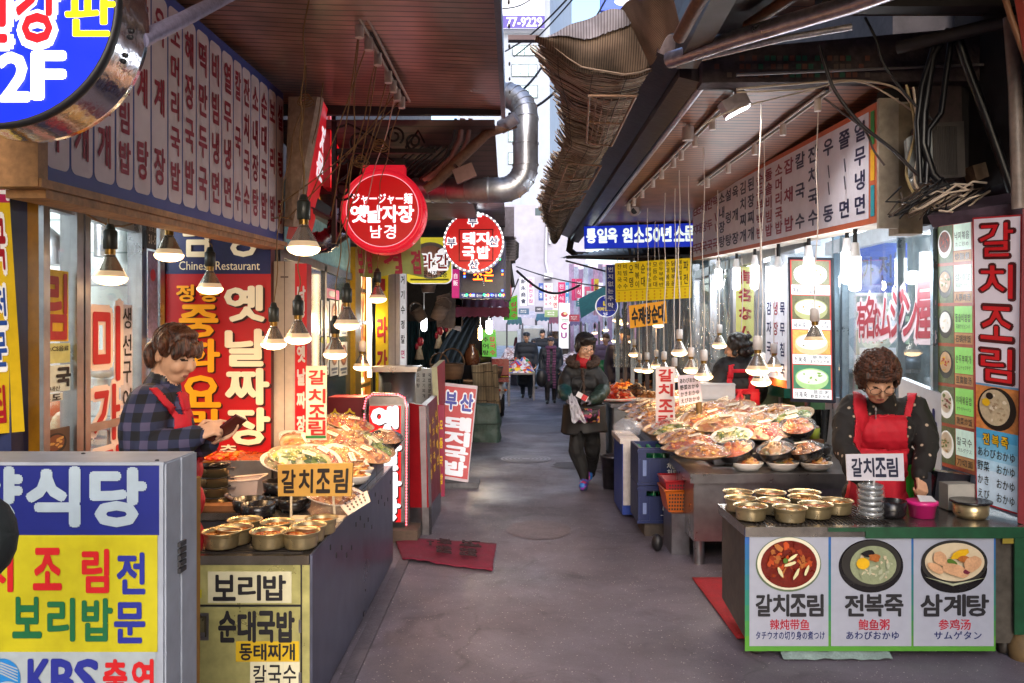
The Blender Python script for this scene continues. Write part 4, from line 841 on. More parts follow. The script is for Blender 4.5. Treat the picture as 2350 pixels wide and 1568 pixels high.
# photo menu panel
pmn = thing('wall_sign', 'green and white photo menu strip of seven dishes left of the big red lettering', 'sign', (2.4, 4.5, .7))
b = MB(); pn = Pan(b, P(2148, 516, 4.78), P(2231, 503, 4.2), P(2240, 1092, 4.2), P(2152, 1066, 4.78), (0, 0, 100, 700)); pn.base(.04, 1, 1)
rows_ = (('낙지볶음', 'たこ炒め', '炒鼓煮', 2, 0), ('삼계탕', '蔘鷄湯サンゲタン', '人蔘鸡汤', 2, 1), ('돌솥비빔밥', '石焼きビビンバ', '石锅拌饭', 3, 1), ('순두부찌개', 'スンドゥブチゲ', '豆腐脑汤', 3, 1), ('야채볶음밥', 'ヤサイチャーハン', '蔬菜炒饭', 3, 0), ('칼국수', 'カルグクス', '刀切面', 2, 0))
for k, (a, j, c_, g, bk) in enumerate(rows_):
 v = 8 + k * 115; pn.rect(3, v, 50, v + 106, 4, 1); pn.rect(52, v, 97, v + 74, g, 1); pn.rect(52, v + 76, 97, v + 106, 5, 1)
 pn.disc(27, v + 52, 20, 40, 6 if bk else 7, 2); pn.disc(27, v + 46, 16, 30, (8, 9, 7, 9, 10, 10)[k], 3)
 for z_ in range(26): q = random.random(); t_ = random.random() * 6.28; pn.disc(27 + 13 * q * math.cos(t_), v + 46 + 25 * q * math.sin(t_), random.uniform(1.5, 4), random.uniform(2, 5), random.choice(((8, 11, 6), (10, 9, 12), (7, 10, 7), (11, 9, 13), (10, 8, 12), (10, 12, 9))[k]), 3.3 + z_ * .05, 8, .4)
 pn.row(a, 55, v + 20, 95, v + 46, 6, .015, 3, gap=.02); pn.row(j, 57, v + 50, 93, v + 64, 6, .012, 3, gap=.02); pn.row(c_, 55, v + 80, 95, v + 103, 6, .02, 3, gap=.05)
b.build('face_panel', [WHITE, M('#b85030', .5), M('#c4dccc', .5, e=.3), M('#84d060', .5, v=.1, e=.25), M('#6a7a4e', .5, v=.4, s=20), M('#c08850', .5, e=.15), M('#141414', .4), M('#dfe0dc', .4, e=.25), M('#8a3a24', .5, v=.3, s=30), M('#d8b48a', .5), M('#e6ddc8', .5), M('#c8401c', .5), M('#6c8a3a', .5), M('#e8b820', .5)], pmn)  # not backlit: pale, green and orange areas get added glow to look brighter

# lit food picture board
def bowlpic(pn, u, v, ru, rv, rim, soup, bits, k=3, n=26):
 pn.disc(u, v + rv * .22, ru, rv, rim, k, 30); pn.disc(u, v, ru, rv * .82, rim + 0, k + .4, 30); pn.disc(u, v, ru * .92, rv * .7, soup, k + .8, 30)
 for z_ in range(n): q = math.sqrt(random.random()) * .8; t_ = random.random() * 6.28; pn.disc(u + ru * .85 * q * math.cos(t_), v + rv * .62 * q * math.sin(t_), ru * random.uniform(.04, .13), rv * random.uniform(.04, .12), random.choice(bits), k + 1 + z_ * .05, 8, .4)
lp = thing('light_box', 'black framed lit board with four pale porridge bowl pictures', 'sign', (P(1862, 0, 6.2).x, 6.2, 1.0))
b = MB(); pn = PQ(b, (1808, 590, 6.25), (1911, 592, 6.1), (1916, 926, 6.1), (1814, 922, 6.25), 100, 330); pn.base(.07, 1, 1); pn.rect(5, 6, 95, 322, 2, 1)
names = (('해물파전', '海鮮葱饼', '海鮮チヂミ'), ('새우죽', '鲜虾粥', 'えびおかゆ'), ('전복죽', '鮑魚粥', 'あわびおかゆ'), ('야채죽', '蔬菜粥', '野菜おかゆ'))
for k, (a, c_, j) in enumerate(names):
 v = 8 + k * 79; pn.rect(8, v, 92, v + 54, 3 + k, 2); pn.rect(7, v + 55, 93, v + 77, 0, 2)
 bowlpic(pn, 50, v + 27, 37, 24, (7, 8, 9, 10)[k], (11, 11, 11, 12)[k], ((14, 11, 15), (11, 15, 11), (11, 13, 11), (14, 11, 12))[k], 3)
 pn.row(a, 10, v + 60, 40, v + 75, 13, .02, 3); pn.row(c_, 52, v + 56, 88, v + 66, 13, .012, 3); pn.row(j, 46, v + 66, 90, v + 76, 13, .015, 3)
b.build('face_panel', [M('#eef0f4', .4, e=.5), M('#14182a', .4), M('#c84a44', .5, e=.3), M('#8a8a6c', .5, v=.3, s=14, e=.25), M('#6a6a4c', .5, v=.3, s=14, e=.2), M('#d6b060', .5, v=.3, s=14, e=.3), M('#4a8a6c', .5, v=.2, e=.25), M('#e2e8e8', .4, e=.4), M('#a8ac7c', .4, e=.3), M('#d8c8a0', .4, e=.3), M('#a8d090', .4, e=.35), M('#e6e4d8', .4, e=.45), M('#dcE4d4', .4, e=.4), INK, M('#7aa848', .5, e=.3), M('#d88850', .5, e=.3)], lp)
# food stall panel pictures are made with the counter; more shop signs here
vs('yellow vertical banner with dark red Japanese lettering behind the plastic sheet', 1689, 612, 1731, 870, 8.6, '#d4cc78', '#a02428', '有名なムジン', .05, .12)
def d_(pn):
 for i, q in enumerate(('감자국수', '냉장정식', '묵무침국')): pn.col(q, 1760 + 16 * i, 690, 1773 + 16 * i, 880, 3 if i == 1 else 2, .03, 2, gap=.25)
 pn.rect(1756, 878, 1808, 896, 4, 1)
sgn('white menu strip with navy and red columns left of the lit porridge board', lambda b: Pan(b, P(1757, 612, 7.2), P(1806, 606, 6.8), P(1806, 892, 6.8), P(1757, 880, 7.2), (1757, 612, 1808, 896)), [M('#dfe2ee', .5, e=.25), WHITE, NAVY, M('#a8304a', .5), M('#c8683c', .5)], d_, .05)
# blue board
def d_(pn):
 for ch, a in (('통', 1346), ('일', 1372), ('옥', 1396), ('원', 1431), ('소', 1458), ('5', 1484), ('0', 1502), ('년', 1520), ('소', 1549), ('문', 1572)): pn.text(ch, a, 523 + (0 if ch not in '50' else 2), a + (22 if ch not in '50' else 14), 556, 2, .045, 2)
sgn('long blue board with white brush lettering across the far end of the roof', lambda b: Pan(b, P(1340, 520, 10.6), P(1600, 512, 10.2), P(1600, 566, 10.2), P(1341, 571, 10.6), (1340, 516, 1600, 570)), [M('#1434c8', .4, v=.06, e=.35), M('#3a4a6a', .5), M('#e8f4ec', .4, v=0, e=.6)], d_, .08)
# yellow price board
ybd = ['잔치국수', '비빔국수', '오뎅', '떡볶이', '순대', '아바이순대', '모듬순대', '순두부백반', '순대볶음', '닭발볶음', '돼지껍데기', '파전']
def d_(pn):
 for i, q in enumerate(ybd):
  u = 1416 + 13.9 * i; pn.col(q, u, 600, u + 12, 664, 2, .02, 2); pn.col('000', u + 2, 668, u + 9, 692, 3, .02, 2)
 pn.rect(1414, 665.5, 1584, 666.2, 2, 2)
sgn('bright yellow price board with twelve columns of black writing over the stall', lambda b: Pan(b, P(1411, 604, 9.9), P(1586, 592, 9.5), P(1586, 684, 9.5), P(1413, 694, 9.9), (1411, 598, 1586, 694)), [M('#d8b410', .45, v=.06, e=.18), M('#a88a14', .5), INK, M('#a83018', .5)], d_, .03)
sgn('small orange board with black lettering below the yellow price board', lambda b: Pan(b, P(1443, 702, 9.9), P(1528, 690, 9.8), P(1531, 742, 9.8), P(1446, 754, 9.9), (1443, 696, 1530, 748)), [M('#e89a10', .45, v=.06, e=.18), YEL, INK], lambda pn: pn.row('수제왕순대', 1448, 704, 1526, 742, 2, .05, 2, fit=True, gap=.1), .02)
vs('dark blue vertical sign with white lettering left of the yellow price board', 1392, 608, 1412, 712, 10.3, '#1c2a7c', '#e8ecf8', '번지없는주막', .03, .12)
def d_(pn): pn.text('내', 1385, 690, 1398, 705, 3, .05, 2); pn.text('이비인후과', 1371, 705, 1412, 714, 3, .03, 2); pn.text('2F', 1384, 718, 1394, 726, 2, .03, 2); pn.text('저네', 1386, 680, 1400, 687, 2, .02, 2)
d = 11; c = P(1392, 703, d); b = MB(); b.lathe([(0, .03), (24 * d / F, .03), (24 * d / F, -.04), (0, -.04)], c, 0, 40, ax, sm=False); b.lathe([(24 * d / F, .032), (25.5 * d / F, .03), (25.5 * d / F, -.04)], c, 1, 40, ax); pn = PF(b, 1368, 679, 1416, 727, d - .033); d_(pn)
tag(b.build('round_sign', [M('#1a32a8', .4, v=.05, e=.25), WHE, M('#e8ecf8', .4, e=.4), M('#f0d820', .4, v=0, e=.4)]), 'small round blue clinic sign with yellow lettering under the dark blue vertical sign', 'sign')
# ================================================================ SHOPS, DUCTS, CABLES
GLASS = glassy('window_glass', '#dfeeee', .02, .05)
TILE = stripes('white_tile', '#dfe6e4', '#8a9896', 'Z', 5, .2, 0, .96, .0, .06)
TUBE = M('#eaf6ff', .3, v=0, e=4); WTUBE = M('#ffd9a8', .3, v=0, e=3)
def PX(b, x0, y0, x1, y1, X, gap=.0015):
 """upright face in the plane x = X, between picture columns x0 and x1"""
 a, c = dX(x0, X), dX(x1, X); m = (a + c) / 2; z0 = H - (y0 - HY) * m / F; z1 = H - (y1 - HY) * m / F
 pn = Pan(b, (X, a, z0), (X, c, z0), (X, c, z1), (X, a, z1), (x0, y0, x1, y1), gap); return pn
# --- glazed kitchen front on the left
XG = -2.06
ks = thing('storefront', 'steel framed glass kitchen front with red lettering stuck on its panes', 'storefront', (XG, 4, 0))
b = MB()
for px, w in ((92, .05), (170, .06), (188, .05), (319, .06), (361, .06)): y = dX(px, XG); b.bx(XG - .05, y - w / 2, 0, XG + .03, y + w / 2, 2.35, 0)
y0, y1 = dX(188, XG), dX(319, XG); b.bx(XG - .03, y0, 1.02, XG + .02, y1, 1.06, 0); b.bx(XG - .03, 3.3, 2.05, XG + .02, y1, 2.1, 0); b.bx(XG - .03, y0, 2.16, XG + .02, y1, 2.24, 1); b.bx(XG - .03, 3.3, 0, XG + .02, 4.85, .5, 0); b.bx(XG - .06, 3.3, 2.3, XG + .04, 4.95, 2.42, 1)
b.build('frame', [STEEL, M('#4a4440', .4, .5, v=.3)], ks)
b = MB(); b.bx(XG - .006, 3.3, .5, XG, dX(170, XG), 2.3, 0); b.bx(XG - .006, y0, .5, XG, y1, 2.3, 0); b.bx(XG - .006, dX(321, XG), .5, XG, dX(359, XG), 2.3, 0); b.build('pane', [GLASS], ks)
b = MB()
for ch, v0, v1 in (('미', 705, 872), ('가', 886, 1010), ('집', 1030, 1140)):
 pn = PX(b, 208, v0 - 8, 278, v1 + 8, XG + .004); pn.text(ch, 209, v0 - 5, 277, v1 + 5, 1, .09, 1); pn.text(ch, 213, v0, 272, v1, 0, .03, 3)
b.build('window_lettering', [M('#b8141e', .4, v=0), M('#eedcd8', .5, v=0)], ks)
kr = thing('kitchen_room', 'white tiled kitchen seen through the steel framed panes', 'room', (-3.3, 4.2, 0))
b = MB(); b.bx(-4.6, 3.0, 0, -4.5, 5.2, 2.5, 0); b.bx(-4.6, 5.06, 0, -2.2, 5.16, 2.5, 0); b.bx(-4.6, 3.0, 2.5, -2.1, 5.2, 2.56, 1); b.bx(-4.6, 2.9, 0, -2.1, 3.0, 2.5, 0); b.build('wall', [TILE, M('#c8d2d0', .5)], kr)
b = MB(); b.bx(-2.5, 3.35, 0, -2.2, 4.8, .85, 0); b.bx(-3.2, 4.7, 0, -2.3, 5.05, .95, 0); b.build('worktop', [STEEL], kr)
b = MB(); b.tube([(-3.6, 3.4, 2.42), (-3.6, 4.8, 2.42)], .02, 0, 8); b.tube([(-2.7, 3.4, 2.42), (-2.7, 4.8, 2.42)], .02, 0, 8); b.build('fluorescent_tube', [TUBE], kr)
lamp('POINT', (-2.9, 4.1, 2.2), 15, (.9, .97, 1), kr, .2)
b = MB(); q = P(118, 566, 4.5); b.tube([q + Vector((-.2, 0, .1)), q + Vector((-.05, 0, .09)), q + Vector((.02, 0, .03)), q + Vector((.03, 0, -.1))], .045, 0, 12); b.tube([P(240, 505, 4.9), P(240, 590, 4.9)], .06, 0, 12)
b.build('vent_pipe', [STEEL], kr)
b = MB(); b.bx(P(103, 0, 4.7).x, 4.66, P(0, 650, 4.7).z, P(150, 0, 4.7).x, 4.75, P(0, 590, 4.7).z, 0); b.ell(P(120, 950, 4.2), (.09, .08, .07), 1); b.ell(P(140, 985, 4.1), (.05, .05, .09), 2); b.bx(P(200, 0, 4.9).x, 4.9, P(0, 890, 4.9).z, P(270, 0, 4.9).x, 4.98, P(0, 870, 4.9).z, 0); b.ell(P(235, 850, 4.85), (.09, .06, .05), 0)
b.build('utensils', [M('#d8d8d4', .4), M('#b86a38', .4), M('#c8b08a', .4)], kr)
def papr(label, x0, y0, x1, y1, mats, draw, X=XG + .006, name='notice', cat='notice'):
 b = MB(); pn = PX(b, x0, y0, x1, y1, X); pn.base(.004, 0); draw(pn); return tag(b.build(name, mats), label, cat)
def d_(pn): pn.text('림', 103, 630, 151, 776, 1, .03, 2)
papr('yellow vertical sticker with a big red character on the kitchen glass', 98, 620, 157, 784, [M('#e0b810', .5), M('#a81c24', .5)], d_, name='sticker', cat='sticker')
def d_(pn):
 for k, ch in enumerate('생선구이'): pn.text(ch, 281, 706 + k * 62, 300, 754 + k * 62, 1, .015, 2)
papr('narrow white paper strip with black handwriting beside the red glass lettering', 277, 700, 304, 962, [M('#cfccd8', .6), INK], d_)
papr('pale green paper with small print under the yellow sticker', 93, 788, 161, 834, [M('#bdc48a', .6), INK], lambda pn: pn.text('000.CS음료', 94, 794, 156, 806, 1, .02, 2))
papr('white paper with black brush writing under the pale green one', 93, 838, 161, 900, [M('#c9d8dc', .6), INK], lambda pn: (pn.text('국', 128, 846, 160, 888, 1, .05, 2), pn.text('국내산', 100, 886, 136, 897, 1, .015, 2), pn.text('이', 94, 846, 104, 880, 1, .05, 2)))
papr('small white slip just below the brush written paper', 93, 904, 144, 922, [M('#d4dcdc', .6), INK], lambda pn: pn.text('ㅅ도', 98, 906, 138, 919, 1, .03, 2))
def d_(pn): pn.disc(125, 1018, 26, 24, 1, 2); pn.disc(125, 1016, 20, 18, 2, 3); [pn.disc(125 + random.uniform(-13, 13), 1016 + random.uniform(-11, 11), 4, 3, 3, 4 + k * .1, 8, .4) for k in range(12)]
papr('dark poster of a soup bowl low on the kitchen glass', 95, 984, 160, 1060, [M('#5a4438', .5), BLACK, M('#7a4424', .4), M('#d8a860', .5)], d_, name='poster', cat='poster')
papr('dark number plate reading 31-5 high beside the kitchen front', 337, 512, 359, 572, [M('#2a2630', .4), M('#e0dcd8', .5)], lambda pn: (pn.text('31-5', 340, 540, 356, 560, 1, .03, 2), pn.text('남포길', 340, 520, 356, 532, 1, .01, 2)), XG + .05, 'number_plate', 'plate')
papr('tall purple poster strip beside the dark number plate', 341, 578, 362, 776, [M('#8a80a8', .5, v=.5, s=8), M('#b02a3a', .5)], lambda pn: pn.disc(350, 632, 6, 14, 1, 2), XG + .05, 'poster', 'poster')
papr('white placard with dark red brush writing behind the vendor in plaid', 348, 778, 370, 890, [M('#d8cfd4', .5), M('#6a1a24', .5)], lambda pn: pn.text('간', 351, 784, 366, 828, 1, .03, 2), XG + .05, 'placard', 'placard')

# --- row of glazed shopfronts further along on the left
XM = -1.68
ms = thing('storefront', 'glass doors with rows of bowl photographs behind the hanging lamps', 'storefront', (XM, 7.5, 0))
b = MB(); b.bx(XM - .05, 5.9, 0, XM + .03, 6.0, 2.5, 0); b.bx(XM - .04, 5.9, 2.05, XM + .02, 8.6, 2.12, 0); b.bx(XM - .04, 7.35, 0, XM + .02, 7.42, 2.1, 0); b.bx(XM - .05, 5.9, 2.48, XM + .1, 9.6, 2.6, 1); b.build('frame', [STEEL_D, M('#3a4248', .5)], ms)
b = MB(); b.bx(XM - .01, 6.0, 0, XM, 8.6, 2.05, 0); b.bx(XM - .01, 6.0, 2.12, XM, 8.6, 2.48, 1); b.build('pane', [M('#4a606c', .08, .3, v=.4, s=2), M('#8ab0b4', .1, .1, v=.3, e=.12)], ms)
b = MB(); b.bx(XM - .06, 8.62, 0, XM + .05, 8.95, 2.4, 0); b.bx(XM - .06, 9.55, 0, XM + .05, 9.7, 2.4, 0)
for z in (.9, 1.25, 1.6, 1.95): b.bx(XM - .03, 8.95, z, XM + .04, 9.55, z + .04, 0)
b.build('yellow_mullion', [M('#a88414', .4, v=.2)], ms)
b = MB(); b.bx(XM - .05, 8.95, .2, XM - .02, 9.55, 2.4, 0); b.build('lit_window', [multi('orange_glow', ['#d8823a', '#f0b060', '#a8502a', '#ffd8a0'], 9, .5, 0, emis=.9)], ms)
b = MB(); b.tube([P(846, 630, 8.2), P(848, 866, 8.2)], .022, 0, 8); b.build('neon_tube', [WTUBE], ms)
lamp('POINT', P(856, 740, 8.0), 5, (1, .75, .45), ms, .1)
PH = [M('#c8ccd0', .4), M('#6a3a2c', .4), M('#b87848', .4), M('#dcd0b8', .4), M('#c8c83a', .4), M('#c86a9a', .4), M('#3a4a6a', .4)]
for r_, (v0, v1) in enumerate(((690, 772), (785, 862))):
 for c_ in range(4):
  a = 737 + 21 * c_ + (8 if c_ == 3 else 0); rowname = ('upper', 'lower')[r_]
  def d_(pn, a=a, v0=v0, v1=v1):
   pn.disc(a + 9, v0 + 30, 7, 24, 1, 2); pn.disc(a + 9, v0 + 30, 5, 18, 2, 3); [pn.disc(a + 9 + random.uniform(-3, 3), v0 + 30 + random.uniform(-12, 12), 1.5, 3, random.choice((1, 3)), 4 + k * .1, 7, .4) for k in range(8)]
   pn.rect(a + 2, v1 - 18, a + 16, v1 - 12, 6, 2); pn.rect(a + 4, v1 - 9, a + 14, v1 - 5, 6, 2)
  papr('bowl photo on the glass doors, %s row, %s from the camera end' % (rowname, ('first', 'second', 'third', 'fourth')[c_]), a, v0, a + 18, v1, PH, d_, XM + .006, 'menu_photo', 'menu photo')['group'] = 'bowl photos on the glass doors'
papr('pink square sticker above the bowl photos', 745, 664, 778, 686, [PH[5], PH[0]], lambda pn: pn.disc(762, 675, 9, 7, 1, 2), XM + .006, 'sticker', 'sticker')
papr('yellow label between the two rows of bowl photos', 738, 774, 756, 788, [PH[4], PH[0]], lambda pn: None, XM + .007, 'sticker', 'sticker')
wn_ = thing('shop_awning', 'blue grey fabric awning over the glass doors', 'awning', (-1.3, 7, 2.3))
b = MB(); b.grid(lambda u, v: Vector((XM + .55 * v, 6.0 + 2.5 * u, 2.52 - .28 * v + .02 * math.sin(u * 20))), 30, 6, 0); b.build('cloth', [M('#46606a', .7, v=.3)], wn_)

# --- basket shop
bs = thing('storefront', 'dark basket shop with teal curtains under a maroon awning', 'storefront', (-.9, 12.5, 0))
b = MB(); b.bx(-2.2, 14.2, 0, -.35, 14.3, 2.6, 0); b.bx(-2.2, 9.8, 0, -2.1, 14.3, 2.6, 0); b.bx(-2.2, 9.8, 2.5, -.4, 14.3, 2.6, 0); b.build('wall', [M('#2a2424', .8, v=.4)], bs)
b = MB(); b.grid(lambda u, v: Vector((P(935, 0, 12.6).x + .85 * u, 12.6 + .05 * math.sin(u * 60) + .02 * math.sin(u * 23), 1.68 - 1.2 * v)), 120, 4, 0)
b.grid(lambda u, v: Vector((P(1052, 0, 12.0).x + (.12 + .13 * math.sin(v * 2.6)) * (u - .5) * 1.6 + .28 * (1 - v) ** 2 - .22 * v, 12.0 + .04 * math.sin(u * 25), 1.86 - 1.0 * v)), 30, 14, 1)
b.build('curtain', [M('#16363c', .8, v=.3), M('#2c3a46', .75, v=.3)], bs)
b = MB(); b.grid(lambda u, v: Vector((P(1050, 0, 12).x + .75 * u, 12.2 - .7 * v, 2.06 - .2 * v + .012 * math.sin(u * 40) * v)), 40, 4, 0); b.grid(lambda u, v: Vector((P(1050, 0, 12).x + .75 * u, 11.5, 1.86 - (.12 + .02 * abs(math.sin(u * 30))) * v)), 60, 1, 0); b.build('awning', [M('#6e2440', .7, v=.25)], bs)
WICK = stripes('wicker_weave', '#7a5c42', '#2e2018', 'Z', 60, .7, 0, .7, 1., .3); WICK2 = stripes('pale_wicker', '#9a8a84', '#4a403e', 'Z', 60, .7, 0, .7, 1., .3)
BG = 'wicker baskets of the basket shop'
def basket(px, py, d, r, h, label, handle=True, m=None, tilt=None, sy=1.):
 c = P(px, py, d); t = thing('wicker_basket', label, 'basket', c, BG); m = m or WICK; rt = Matrix.Rotation(R(tilt[0]), 3, tilt[1]) if tilt else None
 b = MB(); b.lathe([(0, 0), (r * .8, 0), (r * .95, h * .5), (r, h), (r * .92, h), (r * .85, h * .4), (0, h * .06)], c, 0, 20, rt, sy=sy); b.lathe([(r * 1.0, h - .012), (r * 1.05, h), (r * 1.0, h + .012), (r * .94, h)], c, 0, 20, rt, sy=sy); b.build('body', [m], t)
 if handle:
  b = MB(); pts = [Vector((r * math.cos(a), 0, h + r * 1.25 * math.sin(a))) for a in [math.pi * i / 12 for i in range(13)]]
  b.tube([c + (rt @ q if rt else q) for q in pts], .011, 0, 6); b.build('handle', [m], t)
basket(1008, 872, 11.0, .125, .2, 'dark brown basket with tall loop handle left of the larger round one', sy=.8)
basket(1037, 870, 10.6, .16, .19, 'round dark brown basket with loop handle above the reed rolls')
basket(983, 672, 10.8, .10, .1, 'shallow pale basket hanging topmost over the teal curtain', m=WICK2)
basket(1000, 735, 10.6, .10, .19, 'pale basket hanging tilted with its mouth to the left', m=WICK2, tilt=(28, 'Y'))
basket(972, 735, 10.9, .085, .16, 'pale basket hanging lowest beside the white bulb', m=WICK2, tilt=(-35, 'Y'))
basket(1120, 868, 13.6, .24, .18, 'wide brown tray basket with green content under the low green banner', handle=False)
basket(1104, 830, 13.8, .17, .10, 'olive shallow basket behind the low green banner', handle=False, m=M('#5a5a34', .8, v=.3))
basket(1072, 895, 13.0, .2, .14, 'low brown basket by the foot of the grey curtain', handle=False)
b = MB()
for k in range(3): b.slab(P(1002 + 14 * k, 680, 11.2 + .2 * k), P(1032 + 14 * k, 672, 11.2 + .2 * k), P(1030 + 14 * k, 746 + 8 * k, 11.2 + .2 * k), P(1002 + 14 * k, 752, 11.2 + .2 * k), .03, 0)
tag(b.build('woven_hanging', [WICK2]), 'grid woven panel hanging between the pale baskets', 'woven panel')
b = MB(); b.bx(P(1032, 0, 11.6).x, 11.6, 1.6, P(1062, 0, 11.6).x, 11.75, 2.1, 0); tag(b.build('woven_screen', [stripes('dark_reed_screen', '#4a382a', '#20160f', 'Z', 40, .8, 0, .6, .6)]), 'dark reed screen hanging by the curtain end', 'screen')
def vase(px, py, d, prof, label, m): c = P(px, py, d); b = MB(); b.lathe(prof, c, 0, 20, cap0=True); tag(b.build('jar', [m]), label, 'jar')
vase(1083, 838, 13.4, [(.1, 0), (.14, .08), (.12, .22), (.05, .3), (.06, .34)], 'brown glazed jar beside the bright bare bulb', M('#4a2c1e', .25))
vase(1122, 812, 13.9, [(.12, 0), (.13, .15), (.09, .3), (.03, .42)], 'pale conical woven fish trap by the bare bulb', WICK2)
for k, (px, py, lb_) in enumerate(((962, 800, 'red and straw ornament hanging left of the curtain folds'), (1007, 775, 'red tasselled straw ornament in the middle of the curtain'), (1030, 760, 'red ornament with white fringe near the grey curtain'))):
 c = P(px, py, 12.1); b = MB(); b.tube([c + Vector((0, 0, .3)), c], .006, 2, 5); b.lathe([(.0, .12), (.05, .08), (.03, 0), (.07, -.16), (.0, -.14)], c, 1, 10); b.ell(c + Vector((.02, -.03, .1)), (.05, .05, .07), 0, nu=8, nv=6); b.ell(c + Vector((-.03, -.03, .03)), (.03, .04, .05), 0, nu=8, nv=6)
 tag(b.build('ornament', [M('#a01828', .6, v=.3), M('#b8a488', .7, v=.3), BLACK]), lb_, 'ornament')
def bare(px, py, d, label, m, s, col, e):
 c = P(px, py, d); t = thing('light_bulb', label, 'bulb', c); b = MB(); b.tube([c + Vector((0, 0, .55)), c + Vector((0, 0, .1))], .005, 0, 5); b.tube([c + Vector((0, 0, .1)), c + Vector((0, 0, .06))], .02, 0, 8); b.build('socket', [WHITE], t)
 b = MB(); b.tube([c + Vector((0, 0, .06)), c + Vector((0, 0, -.10))], s, 0, 12); b.ell(c + Vector((0, 0, -.10)), s, 0); b.build('tube', [m], t); lamp('POINT', c + Vector((0, -.08, -.05)), e, col, t, .05)
CFL = M('#f2f8ff', .3, v=0, e=5); BULB = M('#ffd090', .3, v=0, e=8)
bare(973, 738, 11.5, 'white bulb burning before the teal curtain', CFL, .04, (.9, .96, 1), 4)
bare(1123, 745, 12.8, 'white bulb burning under the maroon awning', CFL, .05, (.9, .96, 1), 4)
bare(1102, 762, 12.8, 'warm bare bulb shining beside the low green banner', BULB, .03, (1, .75, .45), 5)
# steel steamer
c = P(912, 1010, 7.2); sp = thing('steamer', 'stainless steel steamer drum with a wide tray lid behind the fairy light sign', 'steamer', (c.x, 7.2, .3))
b = MB(); b.lathe([(0, .3), (.16, .3), (.165, .55), (.16, 1.17), (.0, 1.17)], (c.x, 7.2, 0), 0, 32, sm=True); b.build('drum', [STEEL], sp)
b = MB(); b.bx(c.x - .19, 7.03, 1.17, c.x + .19, 7.37, 1.195, 0); b.bx(c.x - .2, 7.02, 1.195, c.x + .2, 7.38, 1.215, 0); b.bx(c.x - .1, 7.1, 1.215, c.x + .08, 7.3, 1.22, 0); b.build('lid', [STEEL], sp)
b = MB(); b.bx(c.x - .2, 7.0, 0, c.x + .2, 7.4, .3, 0); b.bx(c.x - .03, 7.03, .95, c.x - .09, 7.045, 1.08, 1); b.build('stand', [STEEL_D, BLACK], sp)
# reed rolls, tarp bag
for k, (x0, y0, x1, y1, r, lb_) in enumerate(((1096, 838, 1104, 934, .09, 'upright reed mat roll nearest the loop handled basket'), (1113, 834, 1124, 936, .1, 'upright reed mat roll in the middle of the three'), (1129, 838, 1137, 938, .08, 'upright reed mat roll closest to the scooter'))):
 b = MB(); b.tube([P(x1, y1 + 10, 11.9 + .1 * k), P(x0, y0, 11.9 + .1 * k)], r, 0, 14);
 for j in range(3): q = P(x1, y1, 11.9 + .1 * k).lerp(P(x0, y0, 11.9 + .1 * k), .15 + .33 * j); b.tube([q, q + Vector((0, 0, .012))], r * 1.03, 1, 14)
 tag(b.build('reed_roll', [stripes('pale_reed', '#9a8668', '#5a4a34', 'X', 45, .8, 0, .6, .8, .3), M('#3a2a1c', .8)]), lb_, 'reed roll', 'reed mat rolls leaning at the basket shop')
c0 = Vector((P(1114, 0, 11.4).x, 11.5, 0)); b = MB()
def bagf(u, v):
 a = 2 * math.pi * u; w = .185 * (1 + .12 * math.sin(v * 3 + 1)) * (1 + .12 * noise.noise((math.cos(a) * 2, math.sin(a) * 2, v * 5))); q = 1 / max(abs(math.cos(a)), abs(math.sin(a))) ** .7
 if v > .93: w *= max(0, (1 - v) / .07)
 return c0 + Vector((w * q * math.cos(a) + .015 * v, .8 * w * q * math.sin(a), .52 * min(v / .93, 1) + .02 * noise.noise((u * 8, v * 4, 2))))
b.grid(bagf, 40, 24, 0); b.tube([c0 + Vector((-.2, -.17, .25)), c0 + Vector((.2, -.17, .26))], .006, 1, 5)
tag(b.build('tarpaulin_bundle', [M('#39504a', .5, v=.35, s=7, b=.8, bs=14), M('#2a3a36', .6)]), 'dark green tarpaulin bundle on the ground beside the slanted pork soup sign', 'bundle')
# scooter seen from behind
sc = thing('scooter', 'parked cream delivery scooter with a red box, seen from behind', 'scooter', (P(1142, 0, 14.6).x, 14.7, 0)); cx = P(1142, 0, 14.6).x
b = MB(); b.box((cx, 14.75, 1.13 - .27), (.40, .4, .38), 0); b.box((cx, 14.53, .74), (.41, .03, .04), 1); b.box((cx, 14.73, .66), (.42, .42, .04), 0); b.build('delivery_box', [M('#8e0f1c', .25, v=.1), M('#d8b020', .4)], sc, bevel=.02)
b = MB(); b.ell((cx, 14.9, .5), (.15, .35, .17), 0); b.ell((cx, 14.75, .42), (.10, .2, .14), 0); b.build('body', [M('#bdb6a8', .3, v=.15)], sc)
b = MB(); ax2 = Matrix.Rotation(R(90), 3, 'Y'); b.lathe([(.14, -.05), (.22, -.05), (.24, 0), (.22, .05), (.14, .05)], (cx + .06, 14.85, .24), 0, 24, ax2); b.lathe([(0, -.03), (.14, -.04), (.14, .04), (0, .03)], (cx + .06, 14.85, .24), 1, 24, ax2); b.build('wheel', [RUBBER, STEEL_D], sc)
b = MB(); b.lathe([(.14, -.05), (.22, -.05), (.24, 0), (.22, .05), (.14, .05)], (cx + .06, 16.0, .24), 0, 24, ax2); b.build('wheel', [RUBBER], sc)
b = MB(); pn = Pan(b, (cx - .09, 14.5, .44), (cx + .07, 14.5, .44), (cx + .07, 14.52, .34), (cx - .09, 14.52, .34), (0, 0, 100, 60)); pn.base(.006, 0); pn.text('3273', 12, 22, 88, 54, 1, .03, 2); b.build('number_plate', [WHITE, M('#2a5a8a', .5)], sc)
